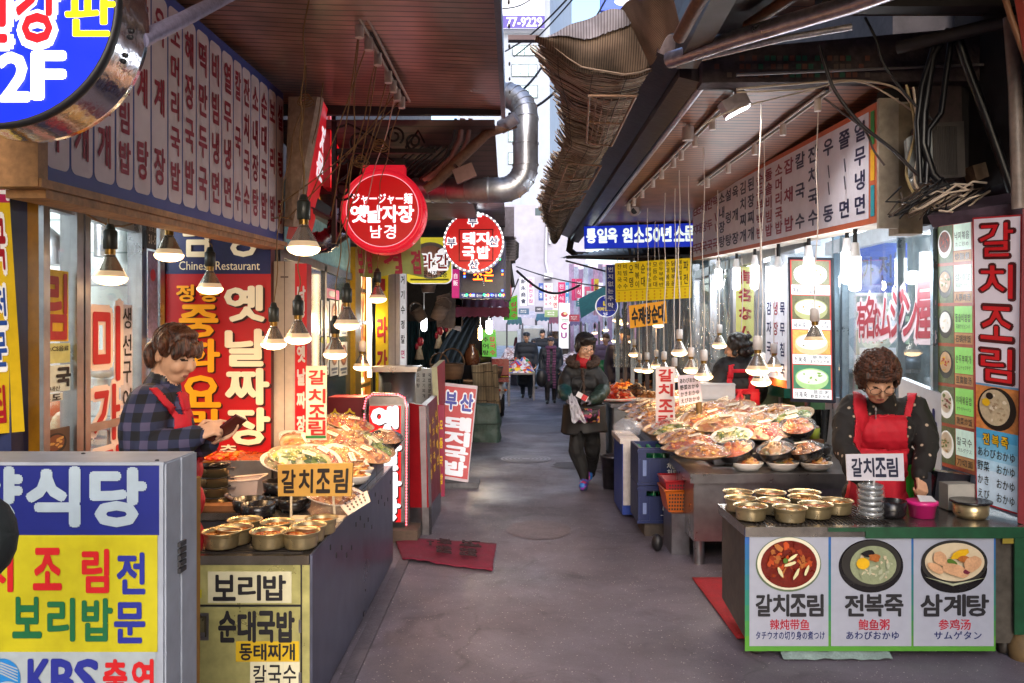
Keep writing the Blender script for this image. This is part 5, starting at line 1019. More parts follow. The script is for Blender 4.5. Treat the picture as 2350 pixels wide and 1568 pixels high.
for s_ in (-1, 1): b = MB(); b.ell((cx + .12 * s_ + .02, 14.55, .5), (.03, .03, .025), 0); b.build('indicator_lamp', [M('#c86418', .3)], sc)
b = MB(); b.ell((cx, 14.54, .5), (.06, .03, .03), 0); b.build('tail_light', [M('#a0101c', .2)], sc)
b = MB(); b.tube([(cx - .3, 15.9, .98), (cx, 15.85, .95), (cx + .3, 15.9, .98)], .015, 0, 8); b.bx(cx - .12, 15.8, .5, cx + .12, 16, .95, 1); b.build('handlebar', [BLACK, M('#bdb6a8', .3)], sc)
# goods heaps and barrows along the left, farther down
CLOTH = multi('bright_cloth_heap', ['#c01c2c', '#2a8a3c', '#d8d4d8', '#d85a1c', '#2a5ab8', '#e8c83a', '#c8a8a8', '#8a3a5a'], 14, .8, .8)
PALE = multi('pale_cloth_heap', ['#b8aca8', '#8a6a60', '#d8d0cc', '#a48a88', '#6a4a48', '#c8b8b8'], 16, .8, .8)
def heap(x, y, z, rx, ry, h, m, name, label, cat, seed=0, leg=True):
 b = MB(); b.grid(lambda u, v: Vector((x + rx * (2 * u - 1), y + ry * (2 * v - 1), z + h * max(0, (1 - abs(2 * u - 1) ** 2.5) * (1 - abs(2 * v - 1) ** 2.5)) * (.8 + .5 * noise.noise((u * 7 + seed, v * 7, seed))))), 24, 24, 0)
 o = tag(b.build(name, [m]), label, cat)
 if leg:
  b = MB(); b.bx(x - rx, y - ry, z - .04, x + rx, y + ry, z - .003, 0)
  for sx in (-1, 1):
   for sy in (-1, 1): b.bx(x + sx * rx * .9 - .02, y + sy * ry * .9 - .02, 0, x + sx * rx * .9 + .02, y + sy * ry * .9 + .02, z - .04, 0)
  tag(b.build('barrow', [STEEL_D]), 'steel barrow table carrying the ' + label.split(' on ')[0], 'barrow')
 return o
heap(P(1195, 0, 19).x, 19, .62, .32, .6, .34, CLOTH, 'cloth_heap', 'bright red and green cloth heap on the nearest far barrow', 'cloth heap', 1)
heap(P(1183, 0, 23).x, 23, .7, .5, 1.2, .45, PALE, 'cloth_heap', 'pale pinkish garment heap on the second far barrow', 'cloth heap', 4)
heap(P(1166, 0, 17.5).x - .25, 17.5, .6, .3, .5, .3, CLOTH, 'cloth_heap', 'mixed coloured cloth heap on the barrow behind the scooter', 'cloth heap', 6)
heap(P(1318, 0, 20).x, 20.5, .72, .5, 1.4, .35, PALE, 'cloth_heap', 'pale garment heap on the barrow beyond the walking woman', 'cloth heap', 8)
heap(P(1365, 0, 17).x, 17.5, .75, .7, 1.6, .3, multi('bagged_goods', ['#c8c4cc', '#8a8a9a', '#a8705a', '#e0dce0', '#5a6a7a', '#b04a5a'], 12, .6, .8), 'goods_heap', 'bagged goods heap on the far right stall', 'goods heap', 11)
vn = thing('van', 'white van parked across the far end behind the pedestrians', 'van', (1.0, 27, 0))
b = MB(); q0, q1 = P(1188, 0, 26).x, P(1256, 0, 26).x; b.bx(q0, 26, .3, q1, 27.6, 1.75, 0); b.build('body', [M('#cfd6e0', .3)], vn, bevel=.12)
b = MB(); b.slab((q0 + .1, 25.99, 1.65), (q1 - .1, 25.99, 1.65), (q1 - .1, 25.96, 1.15), (q0 + .1, 25.96, 1.15), .02, 0); b.build('windscreen', [M('#5a6a78', .1)], vn)
for s_ in (.15, q1 - q0 - .15): b = MB(); b.lathe([(0, -.08), (.28, -.08), (.3, .08), (0, .08)], (q0 + s_, 26.4, .3), 0, 20, ax2); b.build('wheel', [RUBBER], vn)

# --- ducts
def duct(label, pts, r, nring=.16, m=None):
 b = MB(); b.tube(pts, r, 0, 24); L_ = 0
 for i in range(len(pts) - 1):
  a, c = Vector(pts[i]), Vector(pts[i + 1]); n = max(1, int((c - a).length / nring))
  for k in range(n): q = a.lerp(c, k / n); t = (c - a).normalized() * .006; b.tube([q - t, q + t], r * 1.055, 0, 24)
 return tag(b.build('air_duct', [m or M('#a9adb6', .36, .8, v=.22, s=5, b=.1, bs=10)]), label, 'duct')
d = 6.3; pts = [P(955, 437, d + .3), P(1120, 437, d)]
for k in range(7): a = R(90 - 15 * k); pts.append(P(1148 + 58 * math.cos(a), 379 + 58 * math.sin(a), d))
pts += [P(1206, 330, d), P(1206, 275, d)]
for k in range(1, 8): a = R(-15 * k); pts.append(P(1156 + 50 * math.cos(a), 268 + 50 * math.sin(a), d + .02 * k))
pts.append(P(1120, 222, d + .3))
duct('fat silver air duct bending up and back in an S beside the alley opening', pts, 29 * d / F)
duct('short dark corrugated duct curling behind the red sign', [P(700, 560, 6.4), P(745, 556, 6.4), P(775, 535, 6.4), P(782, 495, 6.5)], .085, .05, M('#6a7080', .25, .9, v=.3))
b = MB(); b.tube([P(1184, 285, 5.9), P(1120, 305, 5.95), P(1055, 365, 6.0), P(1005, 415, 6.0), P(975, 436, 6.0)], [.03, .035, .04, .036, .032], 0, 10); tag(b.build('pipe', [M('#7a5a48', .6, v=.4, s=8)]), 'thick brown lagged pipe slanting above the round red sign', 'pipe')
c = P(1180, 272, 5.85); b = MB(); b.tube([P(1150, 292, 5.95), P(1172, 280, 5.9)], .05, 0, 12); b.tube([P(1165, 285, 5.88), P(1185, 270, 5.85)], [.04, .048], 0, 14); tag(b.build('pipe_end', [M('#9a98a4', .35, .6, v=.3)]), 'grey capped pipe end at the canopy corner', 'pipe')
for k, (a, lb_) in enumerate(((0, 'pinkish conduit arching highest above the round red sign'), (18, 'pinkish conduit arching second above the round red sign'), (-16, 'thin dark conduit arching lowest above the round red sign'))):
 b = MB(); b.tube([P(1062 + a, 272, 5.9), P(1056 + a, 320, 5.95), P(1036 + a, 362, 6.0), P(1000 + a, 395, 6.05), P(972 + a * .5, 412, 6.1)], (.02, .016, .011)[k], 0, 8); tag(b.build('conduit', [M(('#8e6a66', '#8e6a66', '#2a2224')[k], .5, v=.3)]), lb_, 'conduit', 'conduits above the round red sign')
b = MB()
for k in range(9): o = random.uniform(-50, 50); b.tube([P(1080 + o, 280 + abs(o) * .4, 6.3), P(1010 + o * .7, 330 + o * .4, 6.3), P(930 + o, 400 + o * .2, 6.3)], .008, 0, 5)
tag(b.build('cable_bundle', [BLACK]), 'black cable bundle in the dark gap above the round red sign', 'cable bundle')
c = P(1066, 398, 5.9); b = MB(); b.box(c, (.15, .05, .10), 0, Matrix.Rotation(R(-22), 3, 'Y')); b.tube([c + Vector((-.04, .02, .03)), c + Vector((-.1, .1, .1))], .012, 1, 6); tag(b.build('wall_speaker', [M('#9a7a78', .5, v=.15), M('#5a4a48', .5)]), 'small pinkish box unit clipped below the lagged pipe', 'box unit')
# wrought iron scroll bracket
ib = MB(); d = 5.75; ib.bx(P(765, 0, d).x, d - .012, P(0, 352, d).z, P(1000, 0, d).x, d + .012, P(0, 342, d).z, 0); ib.bx(P(762, 0, d).x, d - .02, P(0, 560, d).z, P(772, 0, d).x, d + .02, P(0, 245, d).z, 0)
def spiral(cx_, cy_, r0, turns, a0, s_=1):
 n = int(26 * turns); ib.tube([P(cx_ + s_ * r0 * (1 - .72 * i / n) * math.cos(a0 + 6.28 * turns * i / n), cy_ + r0 * (1 - .72 * i / n) * math.sin(a0 + 6.28 * turns * i / n), d) for i in range(n + 1)], .009, 0, 6)
spiral(825, 325, 24, 1.4, 1.5); spiral(820, 366, 20, 1.3, -1.2); spiral(785, 435, 26, 1.5, 0.4); spiral(905, 312, 22, 1.4, 2.2, -1); spiral(950, 325, 20, 1.4, 1.2); spiral(783, 362, 16, 1.3, .2)
for pts in ([(770, 295), (800, 285), (850, 310), (900, 345)], [(775, 420), (800, 400), (800, 370), (780, 350)], [(870, 345), (890, 362), (905, 372)], [(930, 340), (960, 300), (975, 330)]): ib.tube([P(x, y, d) for x, y in pts], .009, 0, 6)
tag(ib.build('scroll_bracket', [M('#151214', .5, .3)]), 'black wrought iron scroll bracket beside the round red sign', 'bracket')
c2 = thing('canopy', 'grey ribbed awning farther along the left with two tube lights', 'canopy', (-.9, 10, 2.8))
b = MB(); b.grid(lambda u, v: Vector((-1.8 + 1.72 * u, 7.4 + 5.2 * v, 2.86 - .12 * u - .03 * v)), 4, 8, 0); b.grid(lambda u, v: Vector((-1.8 + 1.72 * u, 7.4 + 5.2 * v, 2.95 - .1 * u)), 1, 1, 0); b.build('soffit', [stripes('grey_ribs', '#6a6474', '#2a2630', 'Y', 8, .4, 0, .85, .5, .25)], c2)
for y0, z in ((474, 9.0), (492, 8.4)):
 b = MB(); b.tube([P(985, y0, z), P(1105, y0 + 2, z)], .022, 0, 8); b.build('tube_light', [TUBE], c2)
b = MB(); b.bx(P(1125, 0, 9.6).x, 9.5, P(0, 545, 9.6).z, P(1180, 0, 9.6).x, 9.9, P(0, 478, 9.6).z, 0); b.build('end_box', [M('#55505c', .5, .4, v=.3)], c2)
um = thing('air_unit', 'grey louvred air unit with hoses on the left wall end', 'air unit', (P(1168, 0, 10).x, 10, 2))
b = MB(); q = lambda x, y: P(x, y, 10.2); b.bx(q(1160, 0).x, 10.1, q(0, 600).z, q(1183, 0).x, 10.5, q(0, 545).z, 0)
for k in range(8): b.bx(q(1158, 0).x, 10.08, q(0, 596 - 6.4 * k).z, q(1185, 0).x, 10.1, q(0, 593 - 6.4 * k).z, 1)
b.bx(q(1158, 0).x, 10.1, q(0, 690).z, q(1172, 0).x, 10.5, q(0, 600).z, 1); b.build('casing', [M('#7a7680', .5, .3, v=.3), M('#4a464e', .5)], um)
b = MB(); b.tube([q(1172, 548), q(1187, 560), q(1186, 590), q(1170, 606), q(1178, 660)], .025, 0, 8); b.tube([q(1140, 640), q(1170, 690), q(1190, 640)], .01, 0, 6); b.build('hose', [BLACK], um)

# --- right: glass shop behind the vendor
XW = 2.44
rs = thing('storefront', 'bright glass fronted noodle shop behind the curly haired vendor', 'storefront', (XW, 5.6, 0))
b = MB()
for px, w in ((2146, .03), (2066, .012), (1936, .05), (1917, .03)): y = dX(px, XW); b.bx(XW - .02, y - w / 2, .4, XW + .03, y + w / 2, 2.3, 0)
b.bx(XW - .02, 4.75, 2.1, XW + .04, 6.4, 2.2, 1); b.bx(XW - .02, 4.75, .3, XW + .04, 6.4, 1.02, 1); b.build('frame', [M('#8fa4b4', .3, .6), M('#b9c2cc', .4, .2)], rs)
b = MB(); b.bx(XW, 4.75, 1.02, XW + .006, 6.4, 2.1, 0); b.build('pane', [GLASS], rs)
b = MB(); pn = PX(b, 1955, 640, 2147, 790, XW - .005)
for ch, a, e, v0, v1 in (('有', 1972, 1994, 688, 775), ('名', 1992, 2016, 676, 775), ('な', 2014, 2032, 696, 772), ('ム', 2032, 2056, 684, 775), ('ジ', 2056, 2086, 668, 772), ('ン', 2084, 2112, 682, 770), ('屋', 2110, 2144, 660, 776)): pn.text(ch, a - 2, v0 - 5, e + 2, v1 + 5, 1, .09, 1); pn.text(ch, a, v0, e, v1, 0, .03, 3)
b.build('window_lettering', [M('#a82c44', .4, v=0), M('#e6d8e2', .4, v=0)], rs)
rr = thing('shop_room', 'pale blue marble lined kitchen seen through the noodle shop glass', 'room', (3.6, 6.5, 0))
MARB = multi('grey_marble', ['#a9b6c2', '#b8c4cc', '#98a8b4', '#c4ccd4'], 6, .3, 0)
b = MB(); b.bx(2.4, 7.6, 0, 5, 7.7, 2.5, 0); b.bx(4.9, 4.9, 0, 5, 7.7, 2.5, 0); b.bx(2.5, 4.95, 2.42, 5, 7.7, 2.5, 1); b.build('wall', [MARB, M('#aebccc', .4)], rr)
b = MB()
for y in (5.4, 6.2, 7.0): b.tube([(2.7, y, 2.36), (4.4, y, 2.36)], .022, 0, 8)
b.build('fluorescent_tube', [TUBE], rr); lamp('POINT', (3.3, 6.0, 2.1), 24, (.86, .95, 1), rr, .3)
b = MB(); b.bx(3.0, 7.3, 1.15, 4.8, 7.6, 1.18, 0); b.bx(2.9, 6.2, 0, 4.8, 6.9, .85, 0); b.bx(2.6, 7.2, .8, 4.8, 7.6, .84, 0); b.build('shelf', [STEEL], rr)
b = MB()
for k, (x, y, z, r, h) in enumerate(((3.25, 7.4, 1.18, .09, .18), (3.55, 7.4, 1.18, .12, .12), (3.85, 7.4, 1.18, .1, .2), (3.1, 6.4, .85, .16, .22), (3.5, 6.5, .85, .13, .15), (3.9, 6.4, .85, .15, .25), (4.1, 7.4, 1.18, .11, .15))):
 b.lathe([(0, z), (r, z), (r * 1.05, z + h), (r * .95, z + h), (r * .9, z + .02)], (x, y, 0), k % 2, 18)
b.build('pot', [STEEL_D, M('#4a5460', .4, .5)], rr)
def d_(pn): pn.text('전', 2016, 585, 2046, 655, 1, .02, 2); pn.text('문', 2050, 580, 2076, 650, 1, .02, 2); pn.text('가', 1978, 590, 2004, 655, 1, .02, 2)
sgn('royal blue poster with white brush lettering inside the noodle shop', lambda b: PF(b, 1966, 558, 2082, 672, 6.0), [M('#1c48b0', .4, v=.3, s=4, e=.15), NAVY, M('#e8eef8', .4, e=.3)], d_, .01, 'poster', 'poster')
def d_(pn):
 for i in range(6):
  for j in range(4): pn.rect(2042 + 18 * i, 690 + 24 * j, 2050 + 18 * i, 702 + 24 * j, 1, 2)
sgn('pale green price board on the marble wall inside the noodle shop', lambda b: PF(b, 2034, 672, 2160, 790, 7.5), [M('#a9c4a8', .5), M('#3a5a54', .5)], d_, .02, 'price_board', 'price board')
def d_(pn):
 for k in range(3):
  v = 692 + 62 * k; bowlpic(pn, 2012, v + 22, 36, 24, 1, 2, (2, 3, 4), 2, 14); pn.rect(1972, v + 44, 2056, v + 60, 5, 2); pn.text(('해물파전', '새우죽', '전복죽')[k], 1980, v + 47, 2020, v + 58, 6, .015, 4)
sgn('panel repeating the lit porridge pictures, half hidden behind the shop lettering', lambda b: PF(b, 1966, 680, 2062, 872, 6.05), [M('#9ab0b4', .5, v=.1), M('#c8d4c8', .4, e=.1), M('#dce4d8', .4, e=.1), M('#a8b888', .4), M('#c88858', .4), M('#d8e0ec', .4, e=.1), INK], d_, .01, 'picture_copy', 'picture copy')  # panel standing in for the porridge board's reflected double in the glass
cc = thing('cold_case', 'white cold case with dark lettering behind the curly haired vendor', 'cold case', (2.32, 4.85, 0))
b = MB(); pn = Pan(b, P(2062, 866, 5.0), P(2160, 905, 4.7), P(2160, 1120, 4.7), P(2062, 1100, 5.0), (0, 0, 100, 100)); pn.base(.05, 0); pn.text('한', 60, 20, 90, 60, 1, .05, 2); b.build('body', [M('#c4ccd8', .4, v=.06), NAVY], cc)

# --- right: row of shops beyond, plastic curtain, posts
ws = thing('storefront', 'teal panelled shop wall with steel posts behind the second vendor', 'storefront', (2.4, 9, 0))
b = MB(); b.bx(2.38, 6.6, 0, 2.5, 11.2, 1.0, 0); b.bx(2.3, 7.0, .95, 2.4, 9.0, 1.12, 1); b.build('lower_panel', [M('#4a6a40', .6, v=.4), M('#0f5a44', .5, v=.2)], ws)
b = MB()
for y in (6.65, 7.3, 8.05, 9.0, 9.9, 10.8): b.bx(2.36, y - .03, 0, 2.44, y + .03, 2.4, 0)
b.bx(2.36, 6.6, 2.2, 2.46, 11.2, 2.3, 0); b.build('post', [STEEL], ws)
b = MB(); b.bx(2.42, 6.7, 1.0, 2.426, 11.2, 2.2, 0); b.build('pane', [GLASS], ws)
b = MB(); b.bx(3.6, 6.6, 0, 3.7, 11.4, 2.5, 0); b.bx(2.4, 11.2, 0, 3.7, 11.3, 2.5, 0); b.bx(2.45, 6.6, 2.42, 3.7, 11.3, 2.5, 0); b.build('inner_wall', [M('#7a8c94', .6, v=.4, s=2)], ws)
b = MB(); b.tube([(3.0, 7, 2.36), (3.0, 11, 2.36)], .02, 0, 8); b.build('fluorescent_tube', [TUBE], ws); lamp('POINT', (2.9, 8.6, 2.1), 14, (.86, .95, 1), ws, .3)
def crk(u, v): y = 8.3 + 2.5 * u; return Vector((2.18 + .06 * noise.noise((u * 16, v * 2.2, 1)) + .03 * noise.noise((u * 40, v * 7, 5)), y, 2.28 - 1.25 * v))
b = MB(); b.grid(crk, 110, 50, 0); tag(b.build('plastic_curtain', [glassy('clear_plastic', '#cfe0e8', .06, .12)]), 'crinkled clear plastic curtain hanging left of the yellow Japanese banner', 'curtain')
def crk2(u, v): return Vector((1.35 + .85 * u, 11.0 + .05 * noise.noise((u * 20, v * 2, 8)) + .02 * math.sin(u * 60), 2.25 - 1.2 * v))
b = MB(); b.grid(crk2, 90, 20, 0); tag(b.build('plastic_curtain', [glassy('grey_plastic', '#8a98a4', .08, .35)]), 'grey plastic curtain with steel folds behind the far right stall', 'curtain')
b = MB()
for k in range(8): x = 1.4 + .1 * k; b.bx(x, 11.15, .5, x + .05, 11.2, 2.25, k % 3)
tag(b.build('panel_wall', [M('#5a6a78', .3, .6), M('#3a3034', .5), M('#8a98a8', .3, .6)]), 'striped steel and dark panel wall at the far right stall', 'panel')
c3 = thing('canopy', 'grey corrugated awning below the long blue board', 'canopy', (1.6, 12, 2.5))
b = MB(); b.grid(lambda u, v: Vector((.72 + 1.7 * u, 12.4 - 1.7 * v + .0, 2.62 - .12 * v + .35 * u * (1 - v) + .012 * math.sin(u * 130))), 160, 3, 0); b.build('sheet', [M('#6a6a78', .4, .5, v=.3)], c3)
b = MB(); b.tube([(.7, 10.7, 2.48), (2.3, 10.6, 2.5)], .02, 0, 6); b.tube([(.7, 10.75, 2.44), (2.1, 12, 2.2)], .012, 0, 6); b.tube([(1.55, 10.7, 2.4), (1.5, 10.7, 2.7)], .02, 0, 6); b.build('rail', [DARK], c3)
b = MB(); b.grid(lambda u, v: Vector((P(1333, 0, 14).x + 1.1 * u, 14.5 - .5 * v, 2.1 + .55 * u - .35 * v * (1 - u * .3))), 14, 4, 0); tag(b.build('awning', [M('#2c6a6a', .6, v=.25)]), 'teal fabric awning beyond the grey corrugated one', 'awning')
# CFL bulbs under the right fascia
for k, (px, py, d, lb_) in enumerate(((1649, 640, 8.7, 'white tube bulb farthest along under the red and navy menu fascia'), (1690, 640, 7.9, 'white tube bulb over the yellow Japanese banner'), (1732, 636, 7.2, 'white tube bulb over the white menu strip'), (1786, 645, 6.5, 'white tube bulb left of the lit porridge board'), (1856, 625, 5.9, 'white tube bulb in front of the top porridge picture'), (1944, 614, 5.4, 'white tube bulb left of the blue poster, the farther of two'), (1962, 628, 5.1, 'white tube bulb left of the blue poster, the nearer of two'))):
 c = P(px, py, d); t = thing('tube_bulb', lb_, 'bulb', c, 'white tube bulbs under the fascia'); s_ = .036
 b = MB(); b.tube([c + Vector((0, 0, .1)), c + Vector((0, 0, .19))], [.034, .022], 0, 12); b.tube([c + Vector((0, 0, .19)), c + Vector((.01, .02, .30))], .014, 1, 8); b.build('socket', [WHITE, BLACK], t)
 b = MB(); b.tube([c + Vector((0, 0, .1)), c + Vector((0, 0, -.09))], s_, 0, 16); b.ell(c + Vector((0, 0, -.09)), (s_, s_, .02), 0); b.build('tube', [CFL], t); lamp('POINT', c + Vector((-.07, -.03, -.04)), 1.8, (.9, .96, 1), t, .05)
# flood lamp and camera on the right soffit
c = P(1685, 240, 4.85); t = thing('flood_lamp', 'square steel flood lamp shining down from the right soffit', 'lamp', c)
rt = Matrix.Rotation(R(-28), 3, 'Y'); b = MB(); b.box(c, (.15, .10, .09), 0, rt); b.tube([c + Vector((.02, 0, .04)), c + Vector((.02, 0, .13))], .02, 0, 6); b.lathe([(.07, .16), (.06, .13), (0, .13)], c + Vector((-.02, 0, -.01)), 0, 14); b.build('housing', [M('#8a8088', .35, .7, v=.2)], t)
b = MB(); b.box(c + rt @ Vector((0, 0, -.05)), (.14, .09, .006), 0, rt); b.build('lens', [M('#ffffff', .3, v=0, e=7)], t)
l = lamp('SPOT', c + rt @ Vector((0, 0, -.07)), 9, (1, .97, .92), t, .06, 110); l.rotation_euler = (0, R(-28), 0)
c = P(1579, 292, 5.6); b = MB(); b.tube([c + Vector((0, 0, .08)), c + Vector((0, 0, .0))], .012, 0, 8); b.tube([c, c + Vector((0, 0, -.09))], .038, 0, 14); tag(b.build('spot_housing', [M('#b0a09a', .4)]), 'small unlit white can light left of the flood lamp', 'can light')
c = P(1454, 484, 9.2); b = MB(); b.tube([c + Vector((0, 0, .16)), c], .02, 1, 8); b.tube([c + Vector((.05, .15, .03)), c + Vector((0, -.05, -.01))], .06, 0, 14); b.tube([c + Vector((0, -.05, -.01)), c + Vector((0, -.055, -.01))], .035, 1, 12); b.ell(c + Vector((0, .05, .16)), (.09, .09, .06), 1); tag(b.build('security_camera', [M('#a89a98', .4), DARK]), 'white security camera under the far end of the right soffit', 'camera')

# --- upper right corner: recess, meter box, pipes, ledge
rc = thing('recess_wall', 'very dark wall recess with glass blocks behind the meter box', 'wall', (3, 4.7, 2))
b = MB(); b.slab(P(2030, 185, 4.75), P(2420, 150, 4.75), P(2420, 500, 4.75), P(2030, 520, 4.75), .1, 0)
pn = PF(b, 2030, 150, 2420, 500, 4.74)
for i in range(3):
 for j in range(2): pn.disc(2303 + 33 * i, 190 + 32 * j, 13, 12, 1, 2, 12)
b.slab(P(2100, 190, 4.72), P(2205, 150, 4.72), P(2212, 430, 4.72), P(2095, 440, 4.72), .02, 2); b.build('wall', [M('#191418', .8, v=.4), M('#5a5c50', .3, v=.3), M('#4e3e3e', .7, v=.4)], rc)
b = MB(); b.slab(P(2128, 496, 4.3), P(2352, 462, 3.95), P(2352, 492, 3.95), P(2140, 522, 4.3), .3, 0); tag(b.build('ledge', [M('#5c4c5a', .5, .3, v=.3)]), 'purplish grey ledge above the photo menu strip', 'ledge')
mbx = thing('meter_box', 'grey ribbed electricity meter box among black pipes', 'meter box', P(2150, 430, 4.5))
b = MB(); d = 4.5; b.slab(P(2115, 285, d), P(2212, 278, d), P(2216, 405, d), P(2118, 415, d), .12, 0)
for k in range(14): b.slab(P(2142 + 4 * k, 290, d - .004), P(2144 + 4 * k, 290, d - .004), P(2146 + 4 * k, 402, d - .004), P(2144 + 4 * k, 402, d - .004), .006, 1)
b.build('casing', [M('#4f4844', .6, v=.15), M('#403a37', .6)], mbx)
b = MB(); b.slab(P(2080, 318, d - .1), P(2112, 300, d - .12), P(2118, 402, d - .12), P(2086, 408, d - .1), .08, 0); b.slab(P(2112, 296, d - .09), P(2138, 285, d - .09), P(2142, 395, d - .09), P(2118, 400, d - .09), .06, 0); b.ell(P(2108, 418, d - .1), (.05, .05, .04), 0); b.build('meter', [M('#9aa0a0', .3, v=.2)], mbx)
for k, (pts, r, lb_) in enumerate((([(2178, 70), (2140, 130), (2120, 260), (2118, 330), (2140, 400), (2180, 440)], .022, 'black pipe bending round the meter box'), ([(2185, 80), (2170, 180), (2160, 260), (2130, 300), (2125, 420)], .016, 'thinner black pipe crossing the meter box'), ([(2195, 75), (2215, 140), (2260, 260), (2330, 460)], .024, 'long black pipe slanting down to the purplish ledge'), ([(2150, 85), (2115, 200), (2105, 280), (2112, 420)], .015, 'black cable hanging left of the meter box'))):
 b = MB(); b.tube([P(x, y, 4.3) for x, y in pts], r, 0, 9); tag(b.build('pipe', [M('#131216', .35, v=.2)]), lb_, 'pipe')
b = MB(); b.tube([P(2318, 40, 3.9), P(2330, 200, 3.9), P(2338, 480, 3.9)], .03, 0, 10); tag(b.build('pipe', [M('#8a7a70', .45, v=.3)]), 'pale vertical pipe at the right frame edge', 'pipe')
b = MB(); b.slab(P(2318, -60, 3.7), P(2440, -60, 3.6), P(2440, 220, 3.6), P(2352, 140, 3.7), .04, 0); b.tube([P(2296, -40, 3.72), P(2320, 40, 3.72), P(2360, 150, 3.72)], .014, 1, 6); tag(b.build('sign_board', [M('#b0483c', .5, v=.15), M('#9a6a48', .5)]), 'salmon red board corner at the top right of the view', 'board')
b = MB(); b.slab(P(2232, 380, 4.5), P(2262, 372, 4.5), P(2270, 405, 4.5), P(2242, 416, 4.5), .1, 0); tag(b.build('junction_box', [M('#6a5440', .6, v=.4)]), 'rusty open junction box right of the meter box', 'box')
WIRE = M('#d0bca8', .5, v=.1)
wl_ = [([(1722, 150), (1745, 155), (1752, 180), (1740, 195), (1725, 180), (1722, 150)], 4.75, .008, WIRE, 'loop of pale cable hanging by the flood lamp'),
 ([(1690, 205), (1800, 195), (1960, 185), (2060, 205), (2110, 270)], 4.6, .008, WIRE, 'pale cable running along the lintel to the meter box'),
 ([(1690, 212), (1850, 205), (1930, 188), (2000, 196), (2105, 262)], 4.55, .006, WIRE, 'second pale cable under the lintel'),
 ([(1870, 205), (1690, 250), (1610, 290)], 4.7, .005, WIRE, 'pale cable stretching from the lintel toward the beam'),
 ([(2080, 195), (2100, 300), (2080, 400), (2120, 470), (2180, 490)], 4.35, .009, M('#b09a6a', .5), 'yellowed cable drooping beside the fascia end'),
 ([(2096, 200), (2110, 330), (2100, 420), (2150, 480)], 4.32, .008, WIRE, 'pale cable drooping below the meter box'),
 ([(1985, 40), (2010, 90), (2030, 150), (2090, 230), (2140, 275)], 4.3, .009, BLACK, 'black cable swinging from the tube to the meter box'),
 ([(1880, 105), (1900, 170), (1920, 215), (1975, 285), (2050, 345), (2105, 400), (2160, 440)], 4.3, .012, M('#221c20', .4), 'black cable crossing the fascia corner'),
 ([(1890, 225), (1935, 260), (1985, 300), (2005, 345), (2030, 380)], 4.35, .007, M('#5a4a48', .5), 'brown twisted wire on the fascia corner')]
for pts, d, r, m, lb_ in wl_:
 vs_ = [P(x, y, d) for x, y in pts]; sm_ = []
 for i in range(len(vs_) - 1):
  p0, p1, p2, p3 = vs_[max(0, i - 1)], vs_[i], vs_[i + 1], vs_[min(len(vs_) - 1, i + 2)]
  for k in range(6): t = k / 6; sm_.append(.5 * ((2 * p1) + (p2 - p0) * t + (2 * p0 - 5 * p1 + 4 * p2 - p3) * t * t + (3 * p1 - p0 - 3 * p2 + p3) * t ** 3))
 b = MB(); b.tube(sm_ + [vs_[-1]], r * .8, 0, 6); tag(b.build('cable', [m]), lb_, 'cable')
b = MB()
for k in range(15):
 o = Vector((random.uniform(-.12, .12), random.uniform(-.08, .05), random.uniform(-.03, .05))); c = P(2150, 465, 4.25) + o
 b.tube([c + Vector((.14 * math.cos(t * .9 + k) * random.uniform(.5, 1.2), .05 * math.sin(t), .06 * math.sin(t * 1.3 + k))) for t in range(7)], .006, k % 3, 5)
tag(b.build('cable_tangle', [BLACK, WIRE, M('#4a3a30', .5)]), 'tangle of cut cables on the ledge below the meter box', 'cable tangle')
# overhead wires by the opening
for k, (a, c, d0, d1, lb_) in enumerate((((1300, 0), (1160, 118), 9, 12, 'overhead wire sloping left across the tower banner'), ((1400, -20), (1325, 92), 8, 12, 'overhead wire rising steeply over the sky gap'), ((1330, -20), (1180, 130), 10, 14, 'thin overhead wire crossing below the tower banner'), ((1262, 125), (1165, 230), 8, 7, 'overhead wire from the reed awning to the duct top'), ((1290, 195), (1168, 262), 7, 6.5, 'overhead wire sagging across the duct'), ((1155, 20), (1232, -12), 12, 14, 'short overhead wire at the top of the tower banner'), ((1186, 622), (1330, 655), 14, 15, 'thick black cable sagging across the far street'), ((1185, 612), (1400, 660), 16, 12, 'thin wire above the thick sagging cable'))):
 A, C_ = P(*a, d0), P(*c, d1); n = 16; b = MB(); sag = .25 if k == 6 else .06
 b.tube([A.lerp(C_, i / n) - Vector((0, 0, sag * math.sin(math.pi * i / n))) for i in range(n + 1)], .022 if k == 6 else .011, 0, 5); tag(b.build('overhead_wire', [BLACK]), lb_, 'wire', 'overhead wires')
b = MB(); b.bx(P(1166, 0, 9).x, 8.95, P(0, 95, 9).z, P(1236, 0, 9).x, 9.05, P(0, 84, 9).z, 0); tag(b.build('bracket_bar', [M('#4a3a3e', .5, .4)]), 'dark steel bar reaching out to the reed awning', 'bar')
